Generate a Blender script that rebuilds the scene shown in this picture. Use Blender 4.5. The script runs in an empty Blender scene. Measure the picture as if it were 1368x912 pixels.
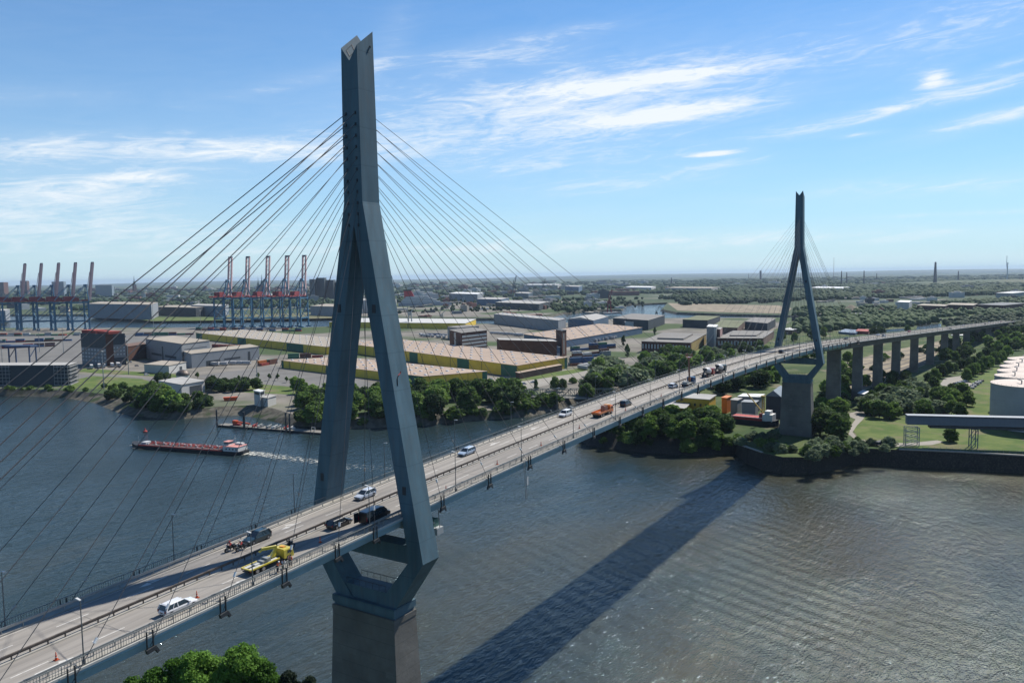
import bpy, bmesh, math, random
import numpy as np
from mathutils import Vector, Matrix
R = math.radians
random.seed(7); rng = np.random.default_rng(7)
scene = bpy.context.scene
COL = scene.collection

# ------------------------------------------------------------------ camera
CAMP = np.array([-101.29, -93.48, 93.1]); YAW, PITCH, ROLL, F = R(32.25), R(4.72), R(.863), 1060.9
fw = np.array([math.cos(YAW)*math.cos(PITCH), math.sin(YAW)*math.cos(PITCH), -math.sin(PITCH)])
rt0 = np.array([math.sin(YAW), -math.cos(YAW), 0.]); up0 = np.cross(rt0, fw)
rt = rt0*math.cos(ROLL) - up0*math.sin(ROLL); up = up0*math.cos(ROLL) + rt0*math.sin(ROLL)
cd = bpy.data.cameras.new('camera'); cam = bpy.data.objects.new('camera', cd); COL.objects.link(cam)
m = Matrix(((rt[0], up[0], -fw[0], CAMP[0]), (rt[1], up[1], -fw[1], CAMP[1]), (rt[2], up[2], -fw[2], CAMP[2]), (0, 0, 0, 1)))
cam.matrix_world = m
cd.sensor_fit = 'HORIZONTAL'; cd.sensor_width = 36; cd.lens = 36*F/1368
cd.clip_start = .5; cd.clip_end = 120000
scene.camera = cam

def ray(x, y): return fw + rt*(x-684)/F - up*(y-456)/F
def P(x, y, z=5.):
    d = ray(x, y); return CAMP + d*(z-CAMP[2])/d[2]
def PX(x, y, X):
    d = ray(x, y); return CAMP + d*(X-CAMP[0])/d[0]
def proj(p):
    d = np.asarray(p, float)-CAMP; z = d@fw
    return 684+F*(d@rt)/z, 456-F*(d@up)/z, z
def ztop(p, ypx):
    """height above which the plan point p shows at picture row ypx"""
    lo, hi = -50., 400.
    for _ in range(40):
        mid = (lo+hi)/2
        if proj((p[0], p[1], mid))[1] > ypx: lo = mid
        else: hi = mid
    return lo
def azel(x, y):
    d = ray(x, y); return math.atan2(d[1], d[0]), math.atan2(d[2], math.hypot(d[0], d[1]))

# ------------------------------------------------------------------ render, world, sun
scene.view_settings.view_transform = 'Standard'; scene.view_settings.look = 'None'
scene.view_settings.exposure = 0.6; scene.view_settings.gamma = 1
scene.render.engine = 'CYCLES'
cy = scene.cycles
cy.max_bounces = 5; cy.diffuse_bounces = 2; cy.glossy_bounces = 3; cy.transparent_max_bounces = 8; cy.volume_bounces = 0
cy.caustics_reflective = False; cy.caustics_refractive = False; cy.sample_clamp_indirect = 4
cy.use_denoising = True
try: cy.denoiser = 'OPENIMAGEDENOISE'
except Exception: pass

SUN_EL, SUN_AZ = R(49), R(-10)          # direction to the sun: x = cos az, y = sin az
world = bpy.data.worlds.new('World'); scene.world = world; world.use_nodes = True
nt = world.node_tree; nt.nodes.clear()
def N(t, ty, **k):
    n = t.nodes.new(ty)
    for a, b in k.items(): setattr(n, a, b)
    return n
def mth(t, op, a, b=None, c=None, clamp=False):
    n = t.nodes.new('ShaderNodeMath'); n.operation = op; n.use_clamp = clamp
    for i, v in enumerate((a, b, c)):
        if v is None: continue
        if isinstance(v, (int, float)): n.inputs[i].default_value = v
        else: t.links.new(v, n.inputs[i])
    return n.outputs[0]
sky = N(nt, 'ShaderNodeTexSky', sky_type='NISHITA', sun_disc=False, sun_elevation=SUN_EL, sun_rotation=math.pi/2-SUN_AZ,
        altitude=50, air_density=1.0, dust_density=0., ozone_density=3.)
tc = N(nt, 'ShaderNodeTexCoord'); sep = N(nt, 'ShaderNodeSeparateXYZ'); nt.links.new(tc.outputs['Generated'], sep.inputs[0])
dx, dy, dz = sep.outputs
AZ = mth(nt, 'ARCTAN2', dy, dx)
EL = mth(nt, 'ARCSINE', dz, None)
# cirrus: patches of streaky noise, each at its own bearing and height in the sky
blobs = [  # px, py, half-width, half-height, tilt(deg, + = rising to the right), strength, kind
 (800, 115, 310, 40, 5, .54), (720, 178, 260, 40, 3, .52), (860, 108, 170, 14, 4, .55), (900, 152, 120, 10, 5, .75), (650, 75, 90, 14, 5, .5),
 (750, 45, 80, 9, 6, .4), (420, 105, 110, 11, 14, .35), (300, 200, 220, 16, 1, .8), (90, 258, 150, 30, 5, .75), (180, 236, 50, 8, 3, .55), (40, 205, 60, 14, 8, .4),
 (1230, 138, 190, 9, 8, .75), (1330, 157, 80, 9, 10, .8), (1248, 106, 17, 9, 10, 1.1), (1330, 92, 40, 5, 10, .6), (955, 206, 42, 4, 2, 1.0), (960, 220, 50, 5, 5, .5), (1150, 180, 26, 3, 3, .7),
 (820, 245, 150, 14, 3, .5), (1230, 250, 170, 14, 0, .5), (1310, 30, 130, 34, 8, .42), (560, 300, 300, 14, 2, .3), (30, 130, 90, 12, 5, .25), (520, 60, 60, 22, 60, .3), (120, 310, 200, 22, 0, .5), (1000, 318, 430, 12, 0, .5), (500, 335, 500, 12, 0, .4), (1200, 345, 300, 8, 0, .4), (1290, 285, 110, 3, 0, .4), (690, 225, 130, 10, 4, .35)]
acc = None
for (bx, by, hw, hh, tilt, st) in blobs:
    a0, e0 = azel(bx, by); ca, sa = math.cos(R(tilt)), math.sin(R(tilt))
    ang = 1/F; ce = math.cos(e0)
    u0 = mth(nt, 'MULTIPLY', mth(nt, 'SUBTRACT', AZ, a0), -ce/ang)   # to the right, px
    v0 = mth(nt, 'MULTIPLY', mth(nt, 'SUBTRACT', EL, e0), 1/ang)     # up, px
    u = mth(nt, 'MULTIPLY', mth(nt, 'ADD', mth(nt, 'MULTIPLY', u0, ca), mth(nt, 'MULTIPLY', v0, sa)), 1/hw)
    v = mth(nt, 'MULTIPLY', mth(nt, 'SUBTRACT', mth(nt, 'MULTIPLY', v0, ca), mth(nt, 'MULTIPLY', u0, sa)), 1/hh)
    r2 = mth(nt, 'ADD', mth(nt, 'MULTIPLY', u, u), mth(nt, 'MULTIPLY', v, v))
    g = mth(nt, 'MULTIPLY', mth(nt, 'EXPONENT', mth(nt, 'MULTIPLY', r2, -.9)), st)
    acc = g if acc is None else mth(nt, 'ADD', acc, g)
comb = N(nt, 'ShaderNodeCombineXYZ')
nt.links.new(mth(nt, 'ADD', mth(nt, 'MULTIPLY', AZ, 6.), mth(nt, 'MULTIPLY', EL, 3.)), comb.inputs[0])
nt.links.new(mth(nt, 'ADD', mth(nt, 'MULTIPLY', EL, 34.), mth(nt, 'MULTIPLY', AZ, 2.6)), comb.inputs[1])
n1 = N(nt, 'ShaderNodeTexNoise'); n1.inputs['Scale'].default_value = 2.1; n1.inputs['Detail'].default_value = 9; n1.inputs['Roughness'].default_value = .62; n1.inputs['Distortion'].default_value = 1.4
nt.links.new(comb.outputs[0], n1.inputs['Vector'])
n2 = N(nt, 'ShaderNodeTexNoise'); n2.inputs['Scale'].default_value = 7.; n2.inputs['Detail'].default_value = 7; n2.inputs['Roughness'].default_value = .65; n2.inputs['Distortion'].default_value = 1.2
nt.links.new(comb.outputs[0], n2.inputs['Vector'])
nz = mth(nt, 'ADD', mth(nt, 'MULTIPLY', n1.outputs['Fac'], .65), mth(nt, 'MULTIPLY', n2.outputs['Fac'], .35))
cl = mth(nt, 'MULTIPLY', mth(nt, 'SUBTRACT', nz, mth(nt, 'SUBTRACT', .64, mth(nt, 'MULTIPLY', acc, .34))), 4.2, clamp=True)
veil = mth(nt, 'MULTIPLY', mth(nt, 'ADD', mth(nt, 'MULTIPLY', acc, .55), .07), n1.outputs['Fac'])
cl = mth(nt, 'ADD', mth(nt, 'MULTIPLY', mth(nt, 'MULTIPLY', cl, mth(nt, 'ADD', mth(nt, 'MULTIPLY', acc, .8), .12, clamp=True)), .8), veil, clamp=True)
mixc = N(nt, 'ShaderNodeMix', data_type='RGBA'); nt.links.new(cl, mixc.inputs['Factor'])
tint = N(nt, 'ShaderNodeMix', data_type='RGBA', blend_type='MULTIPLY'); tint.inputs['Factor'].default_value = 1
tint.inputs[7].default_value = (.52, 1.0, 1.34, 1)
nt.links.new(sky.outputs[0], tint.inputs[6]); hzf = mth(nt, 'MULTIPLY', mth(nt, 'EXPONENT', mth(nt, 'MULTIPLY', mth(nt, 'MAXIMUM', EL, 0.), -7.)), .85)
hmix = N(nt, 'ShaderNodeMix', data_type='RGBA'); nt.links.new(hzf, hmix.inputs['Factor']); nt.links.new(tint.outputs[2], hmix.inputs[6]); hmix.inputs[7].default_value = (6.6, 8.2, 9.2, 1)
nt.links.new(hmix.outputs[2], mixc.inputs[6]); mixc.inputs[7].default_value = (9.2, 9.9, 10.5, 1)
bg = N(nt, 'ShaderNodeBackground'); bg.inputs['Strength'].default_value = .064
nt.links.new(mixc.outputs[2], bg.inputs['Color'])
wo = N(nt, 'ShaderNodeOutputWorld'); nt.links.new(bg.outputs[0], wo.inputs['Surface'])
sd = bpy.data.lights.new('sun', 'SUN'); sd.energy = 5.0; sd.angle = R(.5); sd.color = (1, .95, .87)
sun = bpy.data.objects.new('sun', sd); COL.objects.link(sun)
sun.rotation_euler = Vector((math.cos(SUN_AZ)*math.cos(SUN_EL), math.sin(SUN_AZ)*math.cos(SUN_EL), math.sin(SUN_EL))).to_track_quat('Z', 'Y').to_euler()

# ------------------------------------------------------------------ helpers
def tag(o, label=None, cat=None, group=None, kind=None):
    if label: o['label'] = label
    if cat: o['category'] = cat
    if group: o['group'] = group
    if kind: o['kind'] = kind
    return o
def empty(name, loc=(0, 0, 0), rz=0., label=None, cat=None, group=None):
    o = bpy.data.objects.new(name, None); o.empty_display_size = 1; COL.objects.link(o)
    o.location = loc; o.rotation_euler = (0, 0, rz)
    return tag(o, label, cat, group)
def kids(o): return [c for c in ALLKIDS.get(o.name, [])]
ALLKIDS = {}
def link(o, parent=None):
    COL.objects.link(o)
    if parent is not None:
        o.parent = parent; ALLKIDS.setdefault(parent.name, []).append(o)
    return o
def copy_tree(o, parent=None):
    c = o.copy(); link(c, parent)
    for ch in kids(o): copy_tree(ch, c)
    return c
class MB:
    def __init__(s): s.v = []; s.f = []; s.m = []
    def poly(s, pts, mi=0):
        b = len(s.v); s.v += [tuple(map(float, p)) for p in pts]; s.f.append(tuple(range(b, b+len(pts)))); s.m.append(mi); return s
    def hexa(s, p, mi=0):
        b = len(s.v); s.v += [tuple(map(float, q)) for q in p]
        for f in ((3, 2, 1, 0), (4, 5, 6, 7), (0, 1, 5, 4), (1, 2, 6, 5), (2, 3, 7, 6), (3, 0, 4, 7)):
            s.f.append(tuple(b+i for i in f)); s.m.append(mi)
        return s
    def box(s, x0, x1, y0, y1, z0, z1, mi=0):
        return s.hexa([(x0, y0, z0), (x1, y0, z0), (x1, y1, z0), (x0, y1, z0), (x0, y0, z1), (x1, y0, z1), (x1, y1, z1), (x0, y1, z1)], mi)
    def prism(s, pts, z0, z1, mi=0, mtop=None):
        n = len(pts); b = len(s.v)
        area = sum(pts[i][0]*pts[(i+1) % n][1]-pts[(i+1) % n][0]*pts[i][1] for i in range(n))
        if area < 0: pts = list(pts)[::-1]
        z0s = z0 if hasattr(z0, '__len__') else [z0]*n; z1s = z1 if hasattr(z1, '__len__') else [z1]*n
        s.v += [(float(p[0]), float(p[1]), float(z)) for p, z in zip(pts, z0s)]+[(float(p[0]), float(p[1]), float(z)) for p, z in zip(pts, z1s)]
        s.f.append(tuple(b+n-1-i for i in range(n))); s.m.append(mi)
        s.f.append(tuple(b+n+i for i in range(n))); s.m.append(mi if mtop is None else mtop)
        for i in range(n):
            j = (i+1) % n; s.f.append((b+i, b+j, b+n+j, b+n+i)); s.m.append(mi)
        return s
    def tube(s, a, b_, r, n=6, r2=None, mi=0, cap=True):
        a = Vector(a); b_ = Vector(b_); d = (b_-a); r2 = r if r2 is None else r2
        q = d.to_track_quat('Z', 'Y'); b = len(s.v)
        for (c, rr) in ((a, r), (b_, r2)):
            for i in range(n):
                t = 2*math.pi*i/n; s.v.append(tuple(c+q@Vector((rr*math.cos(t), rr*math.sin(t), 0))))
        for i in range(n):
            j = (i+1) % n; s.f.append((b+i, b+j, b+n+j, b+n+i)); s.m.append(mi)
        if cap:
            s.f.append(tuple(b+n-1-i for i in range(n))); s.m.append(mi); s.f.append(tuple(b+n+i for i in range(n))); s.m.append(mi)
        return s
    def beam(s, a, b_, w, h=None, mi=0):
        h = w if h is None else h
        a = Vector(a); b_ = Vector(b_); d = (b_-a).normalized()
        side = d.cross(Vector((0, 0, 1)))
        if side.length < 1e-3: side = Vector((1, 0, 0))
        side.normalize(); u = side.cross(d).normalized()
        pts = []
        for c in (a, b_):
            pts += [c-side*w/2-u*h/2, c+side*w/2-u*h/2, c+side*w/2+u*h/2, c-side*w/2+u*h/2]
        return s.hexa(pts, mi)
    def lathe(s, prof, n=24, c=(0, 0, 0), mi=0, cap=True):
        b = len(s.v)
        for (r, z) in prof:
            for i in range(n):
                t = 2*math.pi*i/n; s.v.append((c[0]+r*math.cos(t), c[1]+r*math.sin(t), c[2]+z))
        for k in range(len(prof)-1):
            for i in range(n):
                j = (i+1) % n; s.f.append((b+k*n+i, b+k*n+j, b+(k+1)*n+j, b+(k+1)*n+i)); s.m.append(mi)
        if cap:
            s.f.append(tuple(b+n-1-i for i in range(n))); s.m.append(mi)
            k = len(prof)-1; s.f.append(tuple(b+k*n+i for i in range(n))); s.m.append(mi)
        return s
    def loft(s, rings, mi=0, cap=True):
        n = len(rings[0]); b = len(s.v)
        for r in rings: s.v += [tuple(map(float, p)) for p in r]
        for k in range(len(rings)-1):
            for i in range(n):
                j = (i+1) % n; s.f.append((b+k*n+i, b+k*n+j, b+(k+1)*n+j, b+(k+1)*n+i)); s.m.append(mi)
        if cap:
            s.f.append(tuple(b+n-1-i for i in range(n))); s.m.append(mi)
            k = len(rings)-1; s.f.append(tuple(b+k*n+i for i in range(n))); s.m.append(mi)
        return s
    def build(s, name, mats, parent=None, smooth=False, origin=None, fix=True):
        me = bpy.data.meshes.new(name)
        v = np.array(s.v, float).reshape(-1, 3)
        if origin is not None: v = v-np.array(origin, float)
        me.from_pydata(v.tolist(), [], s.f)
        if not isinstance(mats, (list, tuple)): mats = [mats]
        for mm in mats: me.materials.append(mm)
        if len(mats) > 1: me.polygons.foreach_set('material_index', s.m)
        if fix:
            bm = bmesh.new(); bm.from_mesh(me); bmesh.ops.recalc_face_normals(bm, faces=bm.faces); bm.to_mesh(me); bm.free()
        if smooth: me.polygons.foreach_set('use_smooth', [True]*len(me.polygons))
        me.update()
        o = bpy.data.objects.new(name, me); link(o, parent)
        if origin is not None: o.location = origin
        return o

# ------------------------------------------------------------------ materials
MATS = {}
COLK = .8
def M(name, col, rough=.8, var=.15, scale=.3, metal=0., bump=0., bscale=None, spec=.3, stretch=None, stain=0.):
    if name in MATS: return MATS[name]
    mt = bpy.data.materials.new(name); mt.use_nodes = True; t = mt.node_tree; b = t.nodes['Principled BSDF']
    b.inputs['Roughness'].default_value = rough; b.inputs['Metallic'].default_value = metal
    b.inputs['Specular IOR Level'].default_value = spec
    tcn = N(t, 'ShaderNodeTexCoord'); mp = N(t, 'ShaderNodeMapping'); t.links.new(tcn.outputs['Object'], mp.inputs[0])
    if stretch: mp.inputs['Scale'].default_value = stretch
    ns = N(t, 'ShaderNodeTexNoise'); ns.inputs['Scale'].default_value = scale; ns.inputs['Detail'].default_value = 6; ns.inputs['Roughness'].default_value = .6
    t.links.new(mp.outputs[0], ns.inputs['Vector'])
    rp = N(t, 'ShaderNodeMapRange'); rp.inputs[1].default_value = .3; rp.inputs[2].default_value = .7; rp.inputs[3].default_value = 1-var; rp.inputs[4].default_value = 1+var
    t.links.new(ns.outputs['Fac'], rp.inputs[0])
    mx = N(t, 'ShaderNodeMix', data_type='RGBA', blend_type='MULTIPLY'); mx.inputs['Factor'].default_value = 1; mx.inputs[6].default_value = (*[c*COLK for c in col], 1)
    t.links.new(rp.outputs[0], mx.inputs[7]); out = mx.outputs[2]
    if stain:
        n3 = N(t, 'ShaderNodeTexNoise'); n3.inputs['Scale'].default_value = scale*5; n3.inputs['Detail'].default_value = 8; n3.inputs['Roughness'].default_value = .7
        t.links.new(mp.outputs[0], n3.inputs['Vector'])
        r3 = N(t, 'ShaderNodeMapRange'); r3.inputs[1].default_value = .5; r3.inputs[2].default_value = .72; r3.inputs[3].default_value = 0; r3.inputs[4].default_value = stain
        t.links.new(n3.outputs['Fac'], r3.inputs[0])
        m3 = N(t, 'ShaderNodeMix', data_type='RGBA'); t.links.new(r3.outputs[0], m3.inputs['Factor']); t.links.new(out, m3.inputs[6]); m3.inputs[7].default_value = (.12, .1, .08, 1); out = m3.outputs[2]
    t.links.new(out, b.inputs['Base Color'])
    if bump:
        n4 = N(t, 'ShaderNodeTexNoise'); n4.inputs['Scale'].default_value = bscale or scale*6; n4.inputs['Detail'].default_value = 5
        t.links.new(mp.outputs[0], n4.inputs['Vector'])
        bp = N(t, 'ShaderNodeBump'); bp.inputs['Strength'].default_value = bump; bp.inputs['Distance'].default_value = .2
        t.links.new(n4.outputs['Fac'], bp.inputs['Height']); t.links.new(bp.outputs[0], b.inputs['Normal'])
    MATS[name] = mt; return mt
def M2(name, cola, colb, scale, lo=.42, hi=.58, rough=.9, detail=6, stretch=None, extra=None):
    """two-colour patchy material; extra = (colour, scale, lo, hi) specks"""
    if name in MATS: return MATS[name]
    mt = bpy.data.materials.new(name); mt.use_nodes = True; t = mt.node_tree; b = t.nodes['Principled BSDF']
    b.inputs['Roughness'].default_value = rough; b.inputs['Specular IOR Level'].default_value = .15
    tcn = N(t, 'ShaderNodeTexCoord'); mp = N(t, 'ShaderNodeMapping'); t.links.new(tcn.outputs['Object'], mp.inputs[0])
    if stretch: mp.inputs['Scale'].default_value = stretch
    ns = N(t, 'ShaderNodeTexNoise'); ns.inputs['Scale'].default_value = scale; ns.inputs['Detail'].default_value = detail; ns.inputs['Roughness'].default_value = .6
    t.links.new(mp.outputs[0], ns.inputs['Vector'])
    rp = N(t, 'ShaderNodeMapRange'); rp.inputs[1].default_value = lo; rp.inputs[2].default_value = hi
    t.links.new(ns.outputs['Fac'], rp.inputs[0])
    mx = N(t, 'ShaderNodeMix', data_type='RGBA'); t.links.new(rp.outputs[0], mx.inputs['Factor']); mx.inputs[6].default_value = (*[c*COLK for c in cola], 1); mx.inputs[7].default_value = (*[c*COLK for c in colb], 1)
    out = mx.outputs[2]
    if extra:
        ec, es, el, eh = extra
        n3 = N(t, 'ShaderNodeTexNoise'); n3.inputs['Scale'].default_value = es; n3.inputs['Detail'].default_value = 3
        t.links.new(mp.outputs[0], n3.inputs['Vector'])
        r3 = N(t, 'ShaderNodeMapRange'); r3.inputs[1].default_value = el; r3.inputs[2].default_value = eh; t.links.new(n3.outputs['Fac'], r3.inputs[0])
        m3 = N(t, 'ShaderNodeMix', data_type='RGBA'); t.links.new(r3.outputs[0], m3.inputs['Factor']); t.links.new(out, m3.inputs[6]); m3.inputs[7].default_value = (*[c*COLK for c in ec], 1); out = m3.outputs[2]
    t.links.new(out, b.inputs['Base Color'])
    MATS[name] = mt; return mt
def add_lines(mt, axis, period, width, col, fac=1., coord='Object'):
    """thin darker or lighter lines at a regular spacing: seams, corrugation, window bands"""
    t = mt.node_tree; b = t.nodes['Principled BSDF']; src = b.inputs['Base Color'].links[0].from_socket
    tcn = N(t, 'ShaderNodeTexCoord'); sp = N(t, 'ShaderNodeSeparateXYZ'); t.links.new(tcn.outputs[coord], sp.inputs[0])
    w = mth(t, 'LESS_THAN', mth(t, 'FRACT', mth(t, 'MULTIPLY', sp.outputs[axis], 1/period)), width/period)
    if fac != 1: w = mth(t, 'MULTIPLY', w, fac)
    m3 = N(t, 'ShaderNodeMix', data_type='RGBA'); t.links.new(w, m3.inputs['Factor']); t.links.new(src, m3.inputs[6]); m3.inputs[7].default_value = (*[c*COLK for c in col], 1)
    t.links.new(m3.outputs[2], b.inputs['Base Color']); return mt

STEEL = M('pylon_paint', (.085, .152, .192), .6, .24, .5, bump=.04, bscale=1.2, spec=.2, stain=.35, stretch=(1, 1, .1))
add_lines(STEEL, 2, 6.2, .08, (.04, .075, .1), .6); add_lines(STEEL, 2, 2.07, .03, (.045, .085, .11), .35)
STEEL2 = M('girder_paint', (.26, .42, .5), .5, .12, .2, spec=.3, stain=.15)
DARKST = M('dark_steel', (.045, .05, .055), .6, .2, .8)
CABLE = M('cable_sheath', (.085, .085, .088), .5, .1, .5)
GALV = M('galvanised_steel', (.33, .34, .33), .45, .12, 1.5, metal=.3)
WHITEP = M('white_paint', (.62, .62, .6), .6, .08, 1.)
CONC = M('pier_concrete', (.15, .146, .134), .9, .3, .12, bump=.15, bscale=2., stain=.6)
add_lines(CONC, 2, 2.6, .06, (.06, .058, .05), .6)
def add_patches(mt, cell, thr, col, fac=.7):
    t = mt.node_tree; b = t.nodes['Principled BSDF']; src = b.inputs['Base Color'].links[0].from_socket
    tcn = N(t, 'ShaderNodeTexCoord'); vm = N(t, 'ShaderNodeVectorMath', operation='SNAP'); t.links.new(tcn.outputs['Object'], vm.inputs[0]); vm.inputs[1].default_value = cell
    wnz = N(t, 'ShaderNodeTexWhiteNoise', noise_dimensions='3D'); t.links.new(vm.outputs[0], wnz.inputs['Vector'])
    n5 = N(t, 'ShaderNodeTexNoise'); n5.inputs['Scale'].default_value = .9; n5.inputs['Detail'].default_value = 5; t.links.new(tcn.outputs['Object'], n5.inputs['Vector'])
    w = mth(t, 'MULTIPLY', mth(t, 'GREATER_THAN', wnz.outputs['Value'], thr), mth(t, 'MULTIPLY', mth(t, 'SUBTRACT', n5.outputs['Fac'], .3), 3*fac, clamp=True))
    m3 = N(t, 'ShaderNodeMix', data_type='RGBA'); t.links.new(w, m3.inputs['Factor']); t.links.new(src, m3.inputs[6]); m3.inputs[7].default_value = (*col, 1); t.links.new(m3.outputs[2], b.inputs['Base Color'])
add_patches(CONC, (1.7, 1.7, 1.1), .95, (.15, .147, .137), .6); add_patches(CONC, (2.6, 2.6, 1.6), .97, (.14, .136, .127), .5)
CONCL = M('kerb_concrete', (.34, .32, .28), .85, .15, .5)
GLASS = M('window_glass', (.02, .03, .04), .12, .2, .5, spec=.6)
RUBBER = M('rubber', (.02, .02, .02), .85, .1, 3)
BLACK = M('black_paint', (.012, .012, .014), .3, .1, 2, spec=.5)
# ------------------------------------------------------------------ water
wm = bpy.data.materials.new('river_water'); wm.use_nodes = True; t = wm.node_tree; b = t.nodes['Principled BSDF']
b.inputs['Roughness'].default_value = .075; b.inputs['IOR'].default_value = 1.333; b.inputs['Specular IOR Level'].default_value = .5
tcn = N(t, 'ShaderNodeTexCoord')
def wn(scale, detail, stretch, rot, rough=.55, dist=0.):
    mp = N(t, 'ShaderNodeMapping'); mp.inputs['Scale'].default_value = stretch; mp.inputs['Rotation'].default_value = (0, 0, R(rot)); t.links.new(tcn.outputs['Object'], mp.inputs[0])
    n = N(t, 'ShaderNodeTexNoise'); n.inputs['Scale'].default_value = scale; n.inputs['Detail'].default_value = detail; n.inputs['Roughness'].default_value = rough; n.inputs['Distortion'].default_value = dist
    t.links.new(mp.outputs[0], n.inputs['Vector']); return n.outputs['Fac']
h1 = wn(.055, 3, (1, 2.6, 1), 20, dist=1.2); h2 = wn(.33, 4, (1, 2.4, 1), -12, dist=.6); h3 = wn(1.15, 3, (1, 1.7, 1), 8); mask = wn(.011, 3, (1, 1, 1), 0)
wa_, wb_ = P(600, 650, 0), P(830, 745, 0); wang = math.atan2(wb_[1]-wa_[1], wb_[0]-wa_[0])
mpw = N(t, 'ShaderNodeMapping'); mpw.inputs['Rotation'].default_value = (0, 0, math.pi/2-wang); t.links.new(tcn.outputs['Object'], mpw.inputs[0])
wv = N(t, 'ShaderNodeTexWave', wave_type='BANDS', bands_direction='X', wave_profile='SIN'); wv.inputs['Scale'].default_value = .05; wv.inputs['Distortion'].default_value = 9.; wv.inputs['Detail'].default_value = 3; wv.inputs['Detail Scale'].default_value = .22
t.links.new(mpw.outputs[0], wv.inputs['Vector'])
mm_ = mth(t, 'MULTIPLY', mth(t, 'SUBTRACT', mask, .44), 6., clamp=True)
sx_ = N(t, 'ShaderNodeSeparateXYZ'); t.links.new(tcn.outputs['Object'], sx_.inputs[0])
def zone(px, py, rx, ry, k):   # wind-ruffled stretches of water
    c_ = P(px, py, 0); gx_ = mth(t, 'MULTIPLY', mth(t, 'SUBTRACT', sx_.outputs[0], float(c_[0])), 1/rx); gy_ = mth(t, 'MULTIPLY', mth(t, 'SUBTRACT', sx_.outputs[1], float(c_[1])), 1/ry)
    return mth(t, 'MULTIPLY', mth(t, 'EXPONENT', mth(t, 'MULTIPLY', mth(t, 'ADD', mth(t, 'MULTIPLY', gx_, gx_), mth(t, 'MULTIPLY', gy_, gy_)), -1.)), k)
zs = zone(1270, 632, 10, 75, 1.9)
for a_ in ((1300, 720, 60, 35, .4), (1290, 860, 35, 35, .6), (1180, 655, 16, 20, 1.2), (500, 790, 16, 12, 1.3), (560, 830, 12, 10, 1.2)): zs = mth(t, 'ADD', zs, zone(*a_))
h4 = wn(.62, 3, (1, 1.5, 1), 15)
hh = mth(t, 'ADD', mth(t, 'MULTIPLY', h1, .9), mth(t, 'MULTIPLY', h2, .46))
hh = mth(t, 'ADD', hh, mth(t, 'MULTIPLY', mth(t, 'MULTIPLY', h3, .14), mth(t, 'ADD', .45, mth(t, 'MULTIPLY', mm_, 1.5))))
hh = mth(t, 'ADD', hh, mth(t, 'MULTIPLY', mth(t, 'ADD', mth(t, 'MULTIPLY', h4, .3), mth(t, 'MULTIPLY', h3, .22)), zs))
gx = mth(t, 'MULTIPLY', mth(t, 'SUBTRACT', sx_.outputs[0], 140.), 1/95.); gy = mth(t, 'MULTIPLY', mth(t, 'SUBTRACT', sx_.outputs[1], -5.), 1/75.)
gm = mth(t, 'EXPONENT', mth(t, 'MULTIPLY', mth(t, 'ADD', mth(t, 'MULTIPLY', gx, gx), mth(t, 'MULTIPLY', gy, gy)), -1.))
hh = mth(t, 'ADD', hh, mth(t, 'MULTIPLY', mth(t, 'MULTIPLY', wv.outputs['Fac'], .26), mth(t, 'MULTIPLY', gm, mth(t, 'ADD', mm_, .45))))
b.inputs['Specular Tint'].default_value = (.36, .78, 1., 1)
bp = N(t, 'ShaderNodeBump'); bp.inputs['Strength'].default_value = 1.; bp.inputs['Distance'].default_value = .85
t.links.new(hh, bp.inputs['Height']); t.links.new(bp.outputs[0], b.inputs['Normal'])
# clearer blue-green water upstream, silt-laden water towards the right bank
silt = mth(t, 'ADD', mth(t, 'MULTIPLY', mth(t, 'SUBTRACT', wn(.008, 5, (1, 1.8, 1), 30), .5), 2.6), mth(t, 'MULTIPLY', mth(t, 'SUBTRACT', 150., sx_.outputs[1]), 1/260.), clamp=True)
mx = N(t, 'ShaderNodeMix', data_type='RGBA'); t.links.new(silt, mx.inputs['Factor'])
mx.inputs[6].default_value = (.016, .028, .03, 1); mx.inputs[7].default_value = (.06, .052, .028, 1); t.links.new(mx.outputs[2], b.inputs['Base Color'])
ww = MB()
n = 96; ring = [(36000*math.cos(2*math.pi*i/n), 36000*math.sin(2*math.pi*i/n), 0) for i in range(n)]
ww.poly(ring); tag(ww.build('river_water', wm), 'grey brown rippled harbour river', None, None, 'structure')

# ------------------------------------------------------------------ land
GRASS = M2('lawn', (.075, .12, .03), (.12, .155, .045), .09, rough=1, extra=((.17, .15, .085), .06, .52, .7))
ROUGHG = M2('rough_grass', (.04, .07, .022), (.085, .11, .04), .03, rough=1, extra=((.17, .15, .1), .05, .58, .68))
YARD = M2('harbour_ground', (.15, .14, .12), (.23, .21, .18), .02, rough=1, extra=((.06, .09, .035), .006, .5, .58))
FARG = M2('far_ground', (.045, .07, .035), (.075, .095, .05), .0016, .4, .6, rough=1, extra=((.2, .19, .17), .0022, .6, .68))
ASPH = M('yard_asphalt', (.15, .145, .135), .95, .22, .04, stain=.4)
PALE = M('pale_paving', (.28, .26, .225), .95, .15, .03, stain=.2)
SAND = M2('gravel', (.3, .25, .18), (.2, .17, .125), .05, rough=1)
MUD = M2('bank_stone', (.075, .07, .055), (.14, .13, .105), .25, rough=1, extra=((.04, .06, .025), .08, .55, .65))
SHEETP = M('sheet_pile', (.025, .024, .022), .85, .3, .3, stain=.5)
def offset(pts, dist):
    """shift every point of an open polyline sideways (dist per point) to its right"""
    out = []
    for i, p in enumerate(pts):
        a = np.array(pts[max(i-1, 0)][:2]); b_ = np.array(pts[min(i+1, len(pts)-1)][:2]); d = b_-a; d = d/np.linalg.norm(d)
        out.append((p[0]+d[1]*dist[i], p[1]-d[0]*dist[i]))
    return out
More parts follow.
